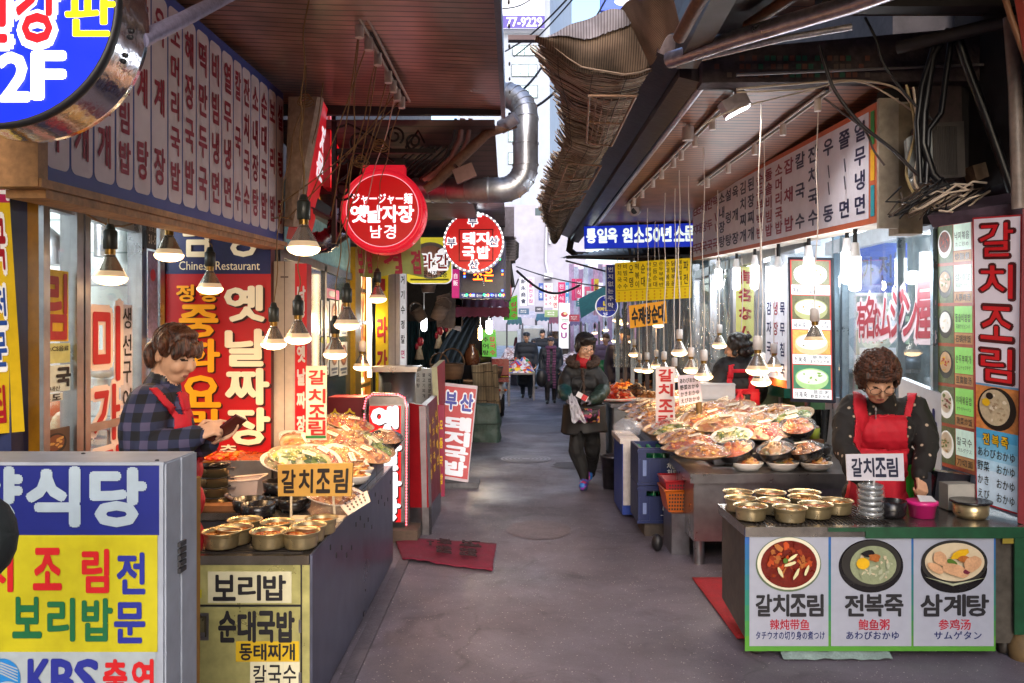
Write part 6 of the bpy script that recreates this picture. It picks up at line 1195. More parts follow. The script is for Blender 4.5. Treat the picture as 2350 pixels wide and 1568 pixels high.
# ================================================================ HANGING LAMPS
SILV = M('#dcd2c4', .2, .85, v=.06, s=30, b=.15, bs=60); GLOW = M('#ffcf94', .3, v=0, e=3)
LG = 'pendant heat lamps'
def pendant(px, py, w, label, top, white=True, width=.135, e=3.2):
 d = width * F / w; c = P(px, py, d); r = width / 2; t = thing('pendant_lamp', label, 'lamp', c, LG)
 h = width * 1.02
 b = MB(); prof = [(r, .006), (r * 1.0, .016)]
 for k in range(1, 7): q = k / 6; rr = r * (1 - .66 * q); z = .016 + h * .62 * q; prof += [(rr + .0022, z - .004), (rr, z)]
 prof += [(r * .33, h * .72), (r * .3, h * .80)]
 b.lathe(prof, c, 0, 24, ms=[1, 1, 1, 1] + [0] * (len(prof) - 5)); rf = b.build('reflector', [SILV, M('#e8c8a0', .3, .5, v=0, e=.3)], t)
 b = MB(); b.lathe([(0, -.02), (r * .5, -.016), (r * .85, -.006), (r * 1.0, .006), (r * 1.005, .016)], c, 0, 24); b.build('lens', [GLOW], rf)
 b = MB(); b.lathe([(r * .3, h * .79), (r * .31, h * .98)], c, 0, 16); b.build('neck', [M('#8a6a34', .35, .8)], t)
 b = MB(); b.lathe([(r * .36, h * .96), (r * .42, h * .98), (r * .42, h * 1.5), (r * .3, h * 1.56), (0, h * 1.56)], c, 0, 16)
 if not white: b.lathe([(r * .3, h * 1.56), (r * .2, h * 1.72), (0, h * 1.74)], c, 0, 12);
 b.build('socket', [M('#d0c8c4', .4) if white else M('#2c302c', .4)], t)
 b = MB(); pts = [c + Vector((0, 0, h * 1.55))] + [Vector(q) for q in top]; n = 10; out = []
 for i in range(len(pts) - 1):
  for k in range(n): s_ = k / n; out.append(pts[i].lerp(pts[i + 1], s_) + Vector((.011 * math.sin(s_ * 9 + px) * math.sin(3.14 * s_), 0, 0)))
 b.tube(out + [pts[-1]], .0035 if d < 7 else .005, 0, 5); b.build('cord', [M('#d4c4b8', .6, v=.1) if white else M('#8a6a44', .7, v=.2)], t)
 l = lamp('SPOT', c + Vector((0, 0, -.028)), e * (width / .135), (1, .60, .28), t, .05, 155)
 return t
RL = [(1455, 816, 24, 'third row, farthest left'), (1468, 851, 25, 0), (1485, 853, 28, 0), (1506, 843, 25, 0), (1524, 856, 31, 0), (1548, 872, 32, 0), (1559, 813, 36, 0), (1586, 853, 35, 0), (1615, 868, 41, 0), (1651, 796, 32, 0), (1701, 856, 31, 0), (1739, 855, 53, 0), (1747, 881, 45, 0), (1776, 847, 37, 0), (1870, 788, 51, 0)]
names_ = ['pendant heat lamp leftmost of the bright cluster over the wrapped plates', 'pendant heat lamp just right of the leftmost, hanging lower', 'pendant heat lamp third from the left, touching its neighbour', 'pendant heat lamp over the top of the red lettered placard', 'pendant heat lamp right of the red lettered placard, covering its first character', 'lowest pendant heat lamp between the placard and the Japanese menu card', 'pendant heat lamp hanging higher than its neighbours above the Japanese menu card', 'pendant heat lamp directly above the Japanese menu card', 'large pendant heat lamp at the right edge of the Japanese menu card', 'pendant heat lamp hanging high left of the second vendor\'s head', 'pendant heat lamp in front of the second vendor\'s red strap', 'biggest pendant heat lamp, in front of the second vendor', 'pendant heat lamp just under the biggest one', 'pendant heat lamp right of the biggest one', 'pendant heat lamp in front of the lit porridge board']
for (px, py, w, _), lb_ in zip(RL, names_):
 d = .135 * F / w; c = P(px, py, d); top = (c.x + random.uniform(-.02, .02), d + random.uniform(-.05, .05), 2.9)
 if px > 1690: top = (c.x + .02, d, 2.85)
 pendant(px, py, w, lb_, [top])
SL = [(1417, 737, 22), (1431, 744, 22), (1511, 749, 25), (1495, 738, 23), (1365, 765, 13), (1390, 759, 13), (1422, 766, 14), (1442, 785, 19), (1412, 784, 17), (1417, 800, 15), (1383, 779, 12)]
sn = ['small pendant lamp far right stall, left of the close high pair', 'small pendant lamp far right stall, right of the close high pair', 'small pendant lamp in front of the orange board, right one', 'small pendant lamp in front of the orange board, left one', 'tiny pendant lamp farthest left over the far stall', 'tiny pendant lamp second from left over the far stall', 'tiny pendant lamp under the close high pair', 'small pendant lamp beside the dark figure at the far stall', 'small pendant lamp above the green and blue tubs', 'small pendant lamp lowest above the blue tub', 'tiny pendant lamp lowest of the left far ones']
for (px, py, w), lb_ in zip(SL, sn):
 d = .135 * F / w; c = P(px, py, d); pendant(px, py, w, lb_, [(c.x, d, min(2.85, 2.6 if d > 12 else 2.85))], d < 11 and px > 1490, e=2.5)
def clip(px, py): d = (2.93 - H) * F / (HY - py); return P(px, py, d)
clips = [clip(*q) for q in ((825, 60), (846, 90), (867, 126), (891, 168), (902, 190), (911, 210), (922, 228))]
LLmp = [(253, 645, 74, [P(252, 470, 3.46), P(246, 300, 3.5)], 'dark socketed pendant lamp in front of the kitchen glass'),
  (388, 592, 64, [P(390, 498, 4.0)], 'dark socketed pendant lamp nearest under the left fascia beside the dark number plate'),
  (482, 668, 57, [P(484, 545, 4.5)], 'dark socketed pendant lamp hiding part of the English words'),
  (697, 577, 74, [P(690, 230, 3.6), P(712, -60, 3.3)], 'highest dark socketed pendant lamp at the fascia end'),
  (628, 795, 57, [P(650, 420, 4.5), P(700, 215, 4.6)], 'pendant lamp at the right edge of the red restaurant panel'),
  (684, 783, 60, [P(690, 560, 4.3), P(702, 150, 4.3)], 'lower pendant lamp in front of the narrow red strip'),
  (685, 683, 46, [P(690, 520, 5.2), clips[4] + Vector((-.4, 0, 0))], 'upper pendant lamp in front of the narrow red strip'),
  (796, 751, 57, [P(800, 480, 4.5), clips[0]], 'pendant lamp before the bowl photos, the right upper one'),
  (769, 818, 53, [P(785, 470, 4.8), clips[2]], 'pendant lamp before the bowl photos, the lower one'),
  (831, 846, 40, [P(840, 470, 6.0), clips[5]], 'white socketed pendant lamp lowest beside the glowing window'),
  (866, 690, 42, [P(872, 420, 5.9), clips[6]], 'pendant lamp hanging below the pale green cloth banner')]
for px, py, w, top, lb_ in LLmp: pendant(px, py, w, lb_, top, px == 831, e=4.4)
# rails with cord clips
def rail(label, a, c, cl, kind='lamp rail'):
 t = thing('lamp_rail', label, kind, (Vector(a) + Vector(c)) / 2); b = MB(); a, c = Vector(a), Vector(c); b.tube([a + Vector((.018, 0, 0)), c + Vector((.018, 0, 0))], .008, 0, 4); b.tube([a - Vector((.018, 0, 0)), c - Vector((.018, 0, 0))], .008, 0, 4); b.tube([a + Vector((0, 0, .012)), c + Vector((0, 0, .012))], .012, 1, 4); b.build('track', [M('#c0b0a4', .5), DARK], t)
 for q in cl: b = MB(); b.tube([q + Vector((0, 0, .03)), q - Vector((0, 0, .055))], .021, 0, 10); b.build('clip', [M('#d8c8bc', .5)], t)
rail('pale lamp rail with seven cord clips under the left brown awning', (-.69, 2.6, 2.925), (-.655, 5.15, 2.94), clips)
a, c = Vector((1.30, 4.95, 2.89)), Vector((1.235, 8.9, 2.87)); rail('pale lamp rail nearest the steel beam under the right soffit', a, c, [a.lerp(c, t) - Vector((0, 0, .02)) for t in (.1, .22, .33, .4, .52, .62, .76, .88, .97)])
a, c = Vector((1.80, 4.72, 2.88)), Vector((1.72, 7.6, 2.86)); rail('pale lamp rail nearest the menu fascia under the right soffit', a, c, [a.lerp(c, t) - Vector((0, 0, .02)) for t in (.05, .25, .45, .68, .9)])
# cords tied back on the left
b = MB()
for q in range(7):
 kx = clips[q]; e_ = P((760, 700, 828, 825, 770, 655, 640)[q], (500, 480, 368, 400, 560, 505, 470)[q], 4.9); b.tube([kx.lerp(e_, i / 12) - Vector((0, 0, .04 * math.sin(math.pi * i / 12))) for i in range(13)], .0035, 0, 5)
b.tube([P(370 + 28 * i, 495 + 8 * math.sin(i * 1.1) + i * 1.2, 4.2 + .07 * i) for i in range(12)], .0035, 0, 5)
b.tube([P(182 + 20 * i, 480 + 40 * math.sin(i * .35), 3.3 + .1 * i) for i in range(10)], .004, 0, 5)
for c in (P(828, 366, 4.9), P(700, 225, 4.7), P(872, 330, 4.9)):
 for k in range(3): b.tube([c + Vector((.03 * math.cos(t) * (1 + .3 * k), .01 * k, .025 * math.sin(t) - .01 * k)) for t in [i * .6 for i in range(11)]], .004, 0, 5)
tag(b.build('tied_cords', [M('#8a6a44', .7, v=.2)]), 'brown lamp cords tied back in knots below the left rail', 'cords')
# ================================================================ STALLS AND FOOD
FOODS = {'jeon': ['#b8741c', '#d0983c', '#8a4a14', '#a8641c'], 'kimchi': ['#a82414', '#d0481c', '#d8b08a', '#7a1c10'], 'veg': ['#6a4420', '#9a6a2a', '#5a5424', '#b07a3c'], 'greens': ['#4a6a24', '#c8b43a', '#d8d0a0', '#7a9034'],
  'fish': ['#a87040', '#c89058', '#7a4824', '#b87038'], 'orange': ['#b8500f', '#d07a24', '#983a10', '#c89a44'], 'noodle': ['#b88a50', '#c89a5c', '#a05a24', '#7a4420'], 'brown': ['#4a2c1c', '#6a4228', '#8a5a34', '#2e1c14']}
FM = {k: multi('food_' + k, v, 26, .3, .5) for k, v in FOODS.items()}
FC = {k: [M(c, .28, v=.25, s=40) for c in v] for k, v in FOODS.items()}
FOIL = M('#b08c66', .3, .2, v=.12, s=20, b=.3, bs=45); WPL = M('#d8d2cc', .3, v=.05); BPL = M('#1c1a1c', .25, v=.1); TAG_ = M('#e2d6c2', .6, v=.06); FILM = film_mat()
def dish(kind, food, seed, film=True, tagcard=True):
 """one filled dish at the origin: returns its Empty"""
 random.seed(seed); t = thing('food_dish', 'x', 'food dish'); rx, ry, hh, pm = {'oval': (.17, .105, .03, FOIL), 'round': (.135, .13, .035, WPL), 'bowl': (.105, .105, .07, BPL), 'tray': (.15, .10, .028, WPL), 'tub': (.10, .085, .05, WPL)}[kind]
 sy = ry / rx; n = 28
 b = MB(); b.lathe([(0, 0), (rx * .7, 0), (rx * .86, hh * .5), (rx, hh), (rx * 1.06, hh + .003), (rx * 1.04, hh - .004), (rx * .88, hh * .4)], (0, 0, 0), 0, n, sy=sy); b.build('dish', [pm], t)
 b = MB(); q = .9
 def fn(u, v):
  a = 6.2832 * u; r = v * rx * q; z = hh * .75 + .035 * (1 - v ** 2.2) * (1 + .7 * noise.noise((math.cos(a) * v * 4 + seed, math.sin(a) * v * 4, seed))) + .008 * noise.noise((math.cos(a) * v * 14, math.sin(a) * v * 14, seed))
  return Vector((r * math.cos(a), r * math.sin(a) * sy, z))
 b.grid(fn, 32, 10, 0)
 for k in range(22):
  a = random.random() * 6.28; r = math.sqrt(random.random()) * .8; p = fn(a / 6.2832, r); L_ = random.uniform(.014, .034)
  b.ell(p + Vector((0, 0, .004)), (L_, L_ * random.uniform(.3, .7), .008), 1 + random.randrange(4), Quaternion((random.uniform(-.3, .3), random.uniform(-.3, .3), 1), random.random() * 6).to_matrix(), 7, 4)
 b.build('food', [FM[food]] + FC[food], t)
 if film:
  b = MB(); b.grid(lambda u, v: Vector((rx * 1.05 * v * math.cos(6.2832 * u), ry * 1.05 * v * math.sin(6.2832 * u), hh + .002 + .052 * (1 - v ** 2) + .007 * v * noise.noise((math.cos(6.28 * u) * 5, math.sin(6.28 * u) * 5 + seed, v * 6)))), 40, 10, 0)
  b.grid(lambda u, v: Vector((rx * (1.05 - .25 * v) * math.cos(6.2832 * u), ry * (1.05 - .25 * v) * math.sin(6.2832 * u), hh * (1 - .8 * v))), 40, 3, 0); b.build('film', [FILM], t)
 if tagcard:
  b = MB(); a = random.random() * 6.28; c = Vector((rx * .3 * math.cos(a), ry * .3 * math.sin(a), hh + .055)); rt = Quaternion((0, 0, 1), random.uniform(-.7, .7)).to_matrix() @ Quaternion((1, 0, 0), random.uniform(-.1, .3)).to_matrix()
  w, h = .075, .032; q4 = [c + rt @ Vector(x) for x in ((-w / 2, h / 2, 0), (w / 2, h / 2, 0), (w / 2, -h / 2, 0), (-w / 2, -h / 2, 0))]; pn = Pan(b, *q4, (0, 0, 100, 40)); pn.base(.002, 0)
  for k in range(5): u = 14 + 15 * k; pn.poly([(u, 12 + random.uniform(-3, 3)), (u + 8, 10 + random.uniform(-3, 6)), (u + 9, 15 + random.uniform(-3, 6)), (u + 3, 28 + random.uniform(-6, 3))], 1, 1)
  b.build('price_tag', [TAG_, INK], t)
 return t
KINDS_ = [('oval', 'jeon'), ('oval', 'fish'), ('oval', 'kimchi'), ('oval', 'noodle'), ('round', 'greens'), ('round', 'veg'), ('bowl', 'orange'), ('bowl', 'veg'), ('bowl', 'fish'), ('tray', 'jeon'), ('tray', 'kimchi'), ('tray', 'fish'), ('tub', 'noodle'), ('tub', 'veg'), ('oval', 'orange'), ('oval', 'veg')]
WORDS = {'jeon': 'golden pancakes', 'fish': 'pale fried fish', 'kimchi': 'red spicy salad', 'noodle': 'pale noodles', 'greens': 'greens and egg', 'veg': 'brown braised vegetables', 'orange': 'orange stew'}
KW = {'oval': 'foil platter', 'round': 'round white plate', 'bowl': 'black bowl', 'tray': 'white tray', 'tub': 'white tub'}
PROTO = {}
def put_dish(kind, food, loc, rz, tilt, label, sc=1., group='wrapped dishes'):
 k = (kind, food)
 rot = (Matrix.Rotation(tilt[1], 3, Vector((-math.sin(tilt[0]), math.cos(tilt[0]), 0))) @ Matrix.Rotation(rz, 3, 'Z')).to_euler()
 if k not in PROTO: o = PROTO[k] = dish(kind, food, len(PROTO) + 3, kind != 'tub')
 else: o = copy_tree(PROTO[k])
 o.location = loc; o.rotation_euler = rot; o.scale = (sc, sc, sc); tag(o, label, 'food dish', group); return o
ORD = ['nearest the camera', 'second from the camera', 'third from the camera', 'fourth from the camera', 'fifth from the camera', 'sixth from the camera', 'seventh from the camera', 'eighth from the camera', 'ninth from the camera'] + [k + ' from the camera' for k in ('tenth', 'eleventh', 'twelfth', 'thirteenth', 'fourteenth')]
# --- right hand long stall
ZT = .60
rsx = thing('food_stall', 'long stainless stall counter under the wrapped dishes on the right', 'stall', (1.7, 7, 0))
b = MB(); b.bx(1.17, 5.33, .16, 2.35, 5.9, ZT - .05, 0); b.bx(1.22, 5.9, .3, 2.2, 9.0, ZT - .05, 1); b.build('body', [STEEL, STEEL_D], rsx)
b = MB(); b.add([(1.14, 5.29, ZT), (1.235, 9.05, ZT), (2.3, 9.05, ZT), (2.38, 5.29, ZT), (1.14, 5.29, ZT - .06), (1.235, 9.05, ZT - .06), (2.3, 9.05, ZT - .06), (2.38, 5.29, ZT - .06)], [(0, 3, 2, 1), (0, 1, 5, 4), (1, 2, 6, 5), (2, 3, 7, 6), (3, 0, 4, 7)], 0); b.build('worktop', [STEEL], rsx)
for x, y in ((1.22, 5.4), (2.2, 5.4), (1.3, 8.9), (2.1, 8.9), (1.25, 7.4)): b = MB(); b.tube([(x, y, 0), (x, y, .3)], .035, 0, 12); b.build('leg', [STEEL], rsx)
b = MB(); pn = Pan(b, (1.36, 5.326, .5), (2.3, 5.326, .5), (2.3, 5.326, .24), (1.36, 5.326, .24), (0, 0, 100, 100)); pn.rect(0, 0, 100, 100, 0, 1); b.tube([(1.42, 5.31, .33), (1.42, 5.31, .42)], .006, 1, 6); b.build('door', [M('#9a94a0', .28, .9, v=.2), STEEL], rsx)
CY = {'alley edge row': ('oval jeon,oval orange,oval jeon,oval fish,oval greens,tray kimchi,oval noodle,oval fish,tray jeon,oval orange,oval noodle,oval veg,oval jeon,oval fish', 1.25, 5.50, .245), 'second row': ('bowl orange,round greens,oval noodle,oval kimchi,oval orange,oval jeon,tray fish,oval veg,oval kimchi,oval jeon,tray noodle,oval orange,oval fish', 1.52, 5.47, .25),
 'third row': ('bowl veg,oval kimchi,tray veg,oval jeon,oval orange,oval noodle,oval veg,oval fish,tray jeon', 1.75, 5.47, .25), 'back row': ('bowl fish,bowl orange,oval greens,round noodle,oval jeon', 1.97, 5.47, .25)}
for ri, (row, (lst, x, y, st_)) in enumerate(CY.items()):
 for i, kf in enumerate(lst.split(',')):
  kd, fd_ = kf.split(); zz = ZT + .035 + (.045, .075, .10, .11)[ri] + (.07 if ri and i else 0) * (1 if i > 1 else .5) + .02 * (i % 3)
  if i == 0 and ri: zz = ZT + .065
  put_dish(kd, fd_, (x + .008 * i + random.uniform(-.03, .03), y + st_ * i + random.uniform(-.03, .03), zz), random.uniform(-.5, .5), (random.uniform(3.3, 4.4), random.uniform(.25, .5) if ri else random.uniform(.08, .3)), '%s of %s, right stall %s, %s' % (KW[kd], WORDS[fd_], row, ORD[i]), random.uniform(.98, 1.2) * (1.12 if kd == 'oval' else .98))
# terraces that carry the dishes
b = MB()
for i in range(3): b.bx(1.38 + .22 * i, 5.66, ZT + .002, 1.58 + .22 * i, 8.8 - .6 * i, ZT + .05 + .035 * i, 0)
tag(b.build('display_step', [STEEL_D]), 'steel display steps hidden under the wrapped dishes on the right stall', 'display step')
for i, (x, y, kd, fd_) in enumerate(((1.54, 5.42, 'tub', 'noodle'), (1.77, 5.42, 'tub', 'veg'), (1.99, 5.42, 'tub', 'noodle'))):
 put_dish(kd, fd_, (x, y, ZT + .004), 0, (0, 0), 'white tub supporting a tilted black bowl, %s from the alley side' % ('first', 'second', 'third')[i])
def pot(name, label, cat, c, prof, mats, ms=None, n=28, parts=()):
 b = MB(); b.lathe(prof, c, 0, n, ms=ms); return tag(b.build(name, mats), label, cat)
STONE = [(0, 0), (.075, 0), (.1, .02), (.112, .07), (.105, .072), (.092, .03), (0, .02)]
for i, (px, py, lb_) in enumerate(((1868, 1082, 'lower black stone bowl stacked at the right end of the wrapped dishes'), (1868, 1060, 'upper black stone bowl stacked at the right end of the wrapped dishes'))):
 c = P(px, py, 5.55); c.z = ZT + .004 + .076 * i; pot('stone_bowl', lb_, 'bowl', c, STONE, [BPL])
c = P(1869, 1040, 5.9); c.z = ZT + .15; b = MB(); b.lathe([(0, 0), (.035, 0), (.038, .075), (.03, .09), (0, .09)], c, 0, 16, ms=[0, 0, 1, 1]); b.bx(c.x - .05, c.y - .05, ZT + .002, c.x + .05, c.y + .05, c.z - .002, 1); tag(b.build('sauce_jar', [M('#8a9a3c', .3), M('#5a3a24', .4)]), 'small green sauce jar with brown lid behind the stone bowls', 'jar')
t = thing('stew_tray', 'long steel tray of orange rice cake stew on the right stall', 'tray', (2.0, 6.6, ZT)); x0, x1 = P(1628, 0, 6.6).x, P(1810, 0, 6.6).x
b = MB(); b.bx(x0, 6.5, ZT + .01, x1, 6.53, ZT + .2, 0); b.bx(x0, 6.87, ZT + .01, x1, 6.9, ZT + .2, 0); b.bx(x0, 6.53, ZT + .01, x0 + .03, 6.87, ZT + .2, 0); b.bx(x1 - .03, 6.53, ZT + .01, x1, 6.87, ZT + .2, 0); b.build('pan', [STEEL], t)
b = MB(); b.grid(lambda u, v: Vector((x0 + .03 + (x1 - x0 - .06) * u, 6.53 + .34 * v, ZT + .19 + .02 * noise.noise((u * 16, v * 6, 3)))), 50, 14, 0)
for k in range(40): b.ell((random.uniform(x0 + .05, x1 - .05), random.uniform(6.54, 6.86), ZT + .2), (.03, .012, .01), random.choice((0, 1, 1)), Matrix.Rotation(random.random() * 3, 3, 'Z'), 7, 4)
b.build('stew', [M('#c4400c', .18, v=.3, s=20), M('#d8742c', .25)], t)
b = MB(); b.tube([P(1750, 985, 6.6), P(1800, 962, 6.5), P(1812, 956, 6.45)], .008, 0, 6); b.tube([P(1865, 1010, 6.2), P(1880, 992, 6.2), P(1885, 996, 6.15)], .006, 1, 6); tag(b.build('ladle', [M('#b85a3a', .4), STEEL]), 'red handled ladle lying across the orange stew tray', 'ladle')
def d_(pn):
 for ch, v in (('갈', 850), ('치', 884), ('조', 920), ('림', 955)): pn.text(ch, 1512, v - 2, 1543, v + 25, 2, .04, 2)
sgn('pink white vertical placard with red brush lettering among the right stall dishes', lambda b: PF(b, 1505, 842, 1549, 985, 6.9), [M('#e6d4cc', .5, v=.05), CREAM, M('#c01c18', .5)], d_, .012, 'placard', 'placard')
def d_(pn):
 for k, q in enumerate(('あわびおかゆ', '野菜おかゆ', 'かきおかゆ', 'えびおかゆ')): pn.row(q, 1559, 867 + 15.5 * k, 1606, 880 + 15.5 * k, 2, .03, 2, gap=.05)
sgn('lilac white card with four lines of Japanese on a bamboo stand', lambda b: Pan(b, P(1555, 862, 6.5), P(1606, 858, 6.5), P(1611, 922, 6.5), P(1559, 932, 6.5), (1555, 860, 1610, 930)), [M('#d4c8d4', .5, v=.04), CREAM, INK], d_, .008, 'menu_card', 'menu card')
b = MB(); b.tube([P(1603, 922, 6.52), P(1608, 985, 6.52)], .024, 0, 12); tag(b.build('bamboo_stand', [M('#6a5430', .5, v=.3)]), 'bamboo tube standing below the Japanese menu card', 'stand')
t = thing('foam_box', 'white foam box stack behind the Japanese menu card', 'box', (P(1650, 0, 7.3).x, 7.5, .5))
for k in range(3): b = MB(); q0, q1 = P(1604 + k, 0, 7.2).x, P(1692 - 2 * k, 0, 7.2).x; z = .62 + .15 * k; b.bx(q0, 7.2, z, q1, 7.6, z + .145, 0); b.bx(q0 - .005, 7.195, z + .12, q1 + .005, 7.6, z + .14, 0); b.build('box', [M('#b9bec6', .6, v=.06)], t, bevel=.008)
c = P(1722, 968, 6.75); c.z = .62; t = thing('bucket', 'white plastic bucket with wire handle near the second vendor', 'bucket', c)
b = MB(); b.lathe([(0, 0), (.095, 0), (.115, .185), (.122, .185), (.122, .2), (.112, .2), (.095, .02)], c, 0, 28); b.build('pail', [M('#c4c8d2', .35, v=.05)], t)
b = MB(); b.tube([c + Vector((.12 * math.cos(a), -.03 - .1 * math.sin(a), .17 - .06 * math.sin(a))) for a in [math.pi * i / 10 for i in range(11)]], .003, 0, 5); b.build('handle', [STEEL], t)
for k, (px, py, d, r, m, lb_) in enumerate(((1637, 985, 6.9, .09, 'w', 'grey plastic bowl in front of the foam boxes'), (1690, 978, 6.6, .07, 'b', 'dark pan in front of the white bucket'), (1660, 960, 7.0, .08, 's', 'steel bowl between foam boxes and bucket'))):
 c = P(px, py, d); c.z = ZT + .02; pot('mixing_bowl', lb_, 'bowl', c, [(0, 0), (r * .7, 0), (r, r * .7), (r * .95, r * .7), (r * .66, .01), (0, .012)], [{'w': M('#a9a6aa', .4), 'b': BPL, 's': STEEL}[m]])
# under the stall: crates, tubs
def crate(z, label, txt, green):
 t = thing('bottle_crate', label, 'crate', (1.08, 6.3, z)); x0, x1, y0, y1, h = .93, 1.26, 6.1, 6.5, .275; BL = M('#0c1e50', .4, v=.15, s=8)
 b = MB(); b.bx(x0, y0, z, x1, y0 + .02, z + h * .72, 0); b.bx(x0, y0, z + h * .86, x1, y0 + .022, z + h, 0); b.bx(x0, y0, z + h * .72, x0 + .06, y0 + .02, z + h * .86, 0); b.bx(x1 - .1, y0, z + h * .72, x1, y0 + .02, z + h * .86, 0)
 b.bx(x0, y1 - .02, z, x1, y1, z + h, 0); b.bx(x0, y0 + .022, z, x0 + .02, y1 - .02, z + h, 0); b.bx(x1 - .02, y0 + .022, z, x1, y1 - .02, z + h, 0); b.bx(x0 + .02, y0 + .022, z, x1 - .02, y1 - .02, z + .02, 0)
 b.bx(x0 - .008, y0 - .008, z + h - .03, x1 + .008, y0 - .001, z + h - .012, 0); b.bx(x0 - .008, y0 - .008, z, x1 + .008, y0 - .001, z + .02, 0)
 for q in range(5): b.bx(x0 + .01 + .075 * q, y0 - .006, z + .02, x0 + .02 + .075 * q, y0 - .001, z + h * .7, 0)
 b.build('shell', [BL], t)
 b = MB(); pn = Pan(b, (x0, y0 - .0075, z + h), (x1, y0 - .0075, z + h), (x1, y0 - .0075, z), (x0, y0 - .0075, z), (0, 0, 100, 80))
 if green: pn.text('처음', 64, 32, 84, 44, 0, .03, 1); pn.text('처럼', 64, 46, 88, 58, 0, .03, 1); pn.rect(62, 61, 92, 62, 0, 1); pn.rect(10, 26, 18, 60, 1, 1)
 else: pn.text('Cass', 56, 34, 98, 54, 0, .05, 1, slant=.2); pn.rect(50, 62, 92, 63, 0, 1); pn.rect(10, 36, 18, 60, 1, 1)
 b.build('label_print', [WHITE, M('#6a7aa8', .5)], t)
 b = MB()
 for i in range(4):
  for j in range(5): b.lathe([(.026, z + .02), (.026, z + .17), (.012, z + .22), (.013, z + .255), (0, z + .255)], (x0 + .05 + .075 * i, y0 + .06 + .072 * j, 0), 0, 10)
 b.build('bottles', [M('#1f6a44', .15, v=.1)], t)
b = MB(); b.bx(.98, 6.12, 0, 1.2, 6.45, .098, 0); tag(b.build('wooden_block', [M('#4a4038', .8, v=.4)]), 'wooden block under the blue bottle crates', 'block')
crate(.10, 'lower blue bottle crate with white slanted lettering beside the right stall', 'x', False); crate(.38, 'upper blue bottle crate of green bottles beside the right stall', 'x', True)
b = MB(); c = gpt(1450, 1200); b.bx(.90, 6.75, .02, 1.02, 7.3, .62, 0); b.bx(.88, 6.74, .60, 1.04, 7.32, .64, 1); b.bx(.905, 6.735, .1, .99, 6.75, .6, 1); tag(b.build('waste_bin', [M('#1f3f9a', .4, v=.1), M('#c8c0bc', .5)]), 'blue and white bin standing behind the bottle crates', 'bin')
b = MB(); b.lathe([(.05, .62), (.12, .66), (.13, .72), (.05, .78), (0, .76)], (.98, 7.0, 0), 0, 14); tag(b.build('plastic_bag', [glassy('thin_bag', '#c8ccd8', .2, .25)]), 'crumpled clear plastic bag on top of the blue and white bin', 'bag')
b = MB(); b.lathe([(0, .01), (.1, .01), (.12, .3), (.125, .3), (.125, .32), (.11, .32), (.09, .03)], (.98, 8.0, 0), 0, 20); tag(b.build('bucket', [STEEL_D]), 'grey metal bucket standing behind the blue and white bin', 'bucket')
def basketbox(z, lb_, m, s_):
 b = MB(); x0, x1, y0, y1 = 1.04, 1.24, 5.62, 5.9; h = .15
 b.add([(x0 + .03, y0 + .03, z), (x1 - .03, y0 + .03, z), (x1 - .03, y1 - .03, z), (x0 + .03, y1 - .03, z), (x0, y0, z + h), (x1, y0, z + h), (x1, y1, z + h), (x0, y1, z + h)], [(0, 3, 2, 1), (0, 1, 5, 4), (1, 2, 6, 5), (2, 3, 7, 6), (3, 0, 4, 7)], 0)
 b.tube([(x0, y0, z + h), (x1, y0, z + h), (x1, y1, z + h), (x0, y1, z + h), (x0, y0, z + h)], .008, 0, 6)
 for k in range(8):
  for j in range(5): u = (k + .7) / 8.6; v = (j + .8) / 6; b.box((x0 + .02 + (x1 - x0 - .04) * u, y0 + .03 - .03 * v - .001, z + h * v), (.011, .003, .013), 1)
 tag(b.build('plastic_basket', [m, BLACK]), lb_, 'basket')
basketbox(.28, 'orange plastic basket wedged between the crates and the stainless stall', M('#b85a14', .4, v=.1), 1); basketbox(.345, 'red plastic basket nested in the orange one', M('#9a1c22', .4, v=.1), 1)
b = MB(); b.bx(1.08, 5.6, 0, 1.2, 5.9, .28, 0); b.ell((1.0, 5.7, .06), (.04, .05, .06), 1); tag(b.build('floor_tub', [STEEL_D, BLACK]), 'grey tub on the ground under the orange basket', 'tub')
# --- far right stalls
def counter(x0, x1, y0, y1, z, label, m, seed):
 t = thing('food_stall', label, 'stall', ((x0 + x1) / 2, (y0 + y1) / 2, 0)); b = MB(); b.bx(x0 + .04, y0 + .03, .05, x1, y1, z - .04, 0);
 for k in range(4): b.bx(x0 + .035, y0 + .1 + (y1 - y0) * k / 4, .06, x0 + .04, y0 + .12 + (y1 - y0) * k / 4, z - .05, 1)
 b.build('body', [m, STEEL_D], t); b = MB(); b.bx(x0, y0, z - .04, x1 + .04, y1, z, 0); b.build('worktop', [STEEL_D], t)
counter(1.13, 2.0, 9.45, 11.6, .69, 'grey stall counter with crab and pork platters behind the walking woman', M('#7a8088', .5, v=.2), 1)
counter(1.05, 1.9, 12.0, 15.5, .72, 'farthest grey stall counter under the tiny lamps', M('#6a727e', .5, v=.2), 2)
b = MB(); b.bx(.98, 9.7, 0, 1.1, 10.3, .66, 0); tag(b.build('cabinet', [M('#8f8c8e', .5, v=.15)]), 'pale grey cabinet beside the crab platter stall', 'cabinet')
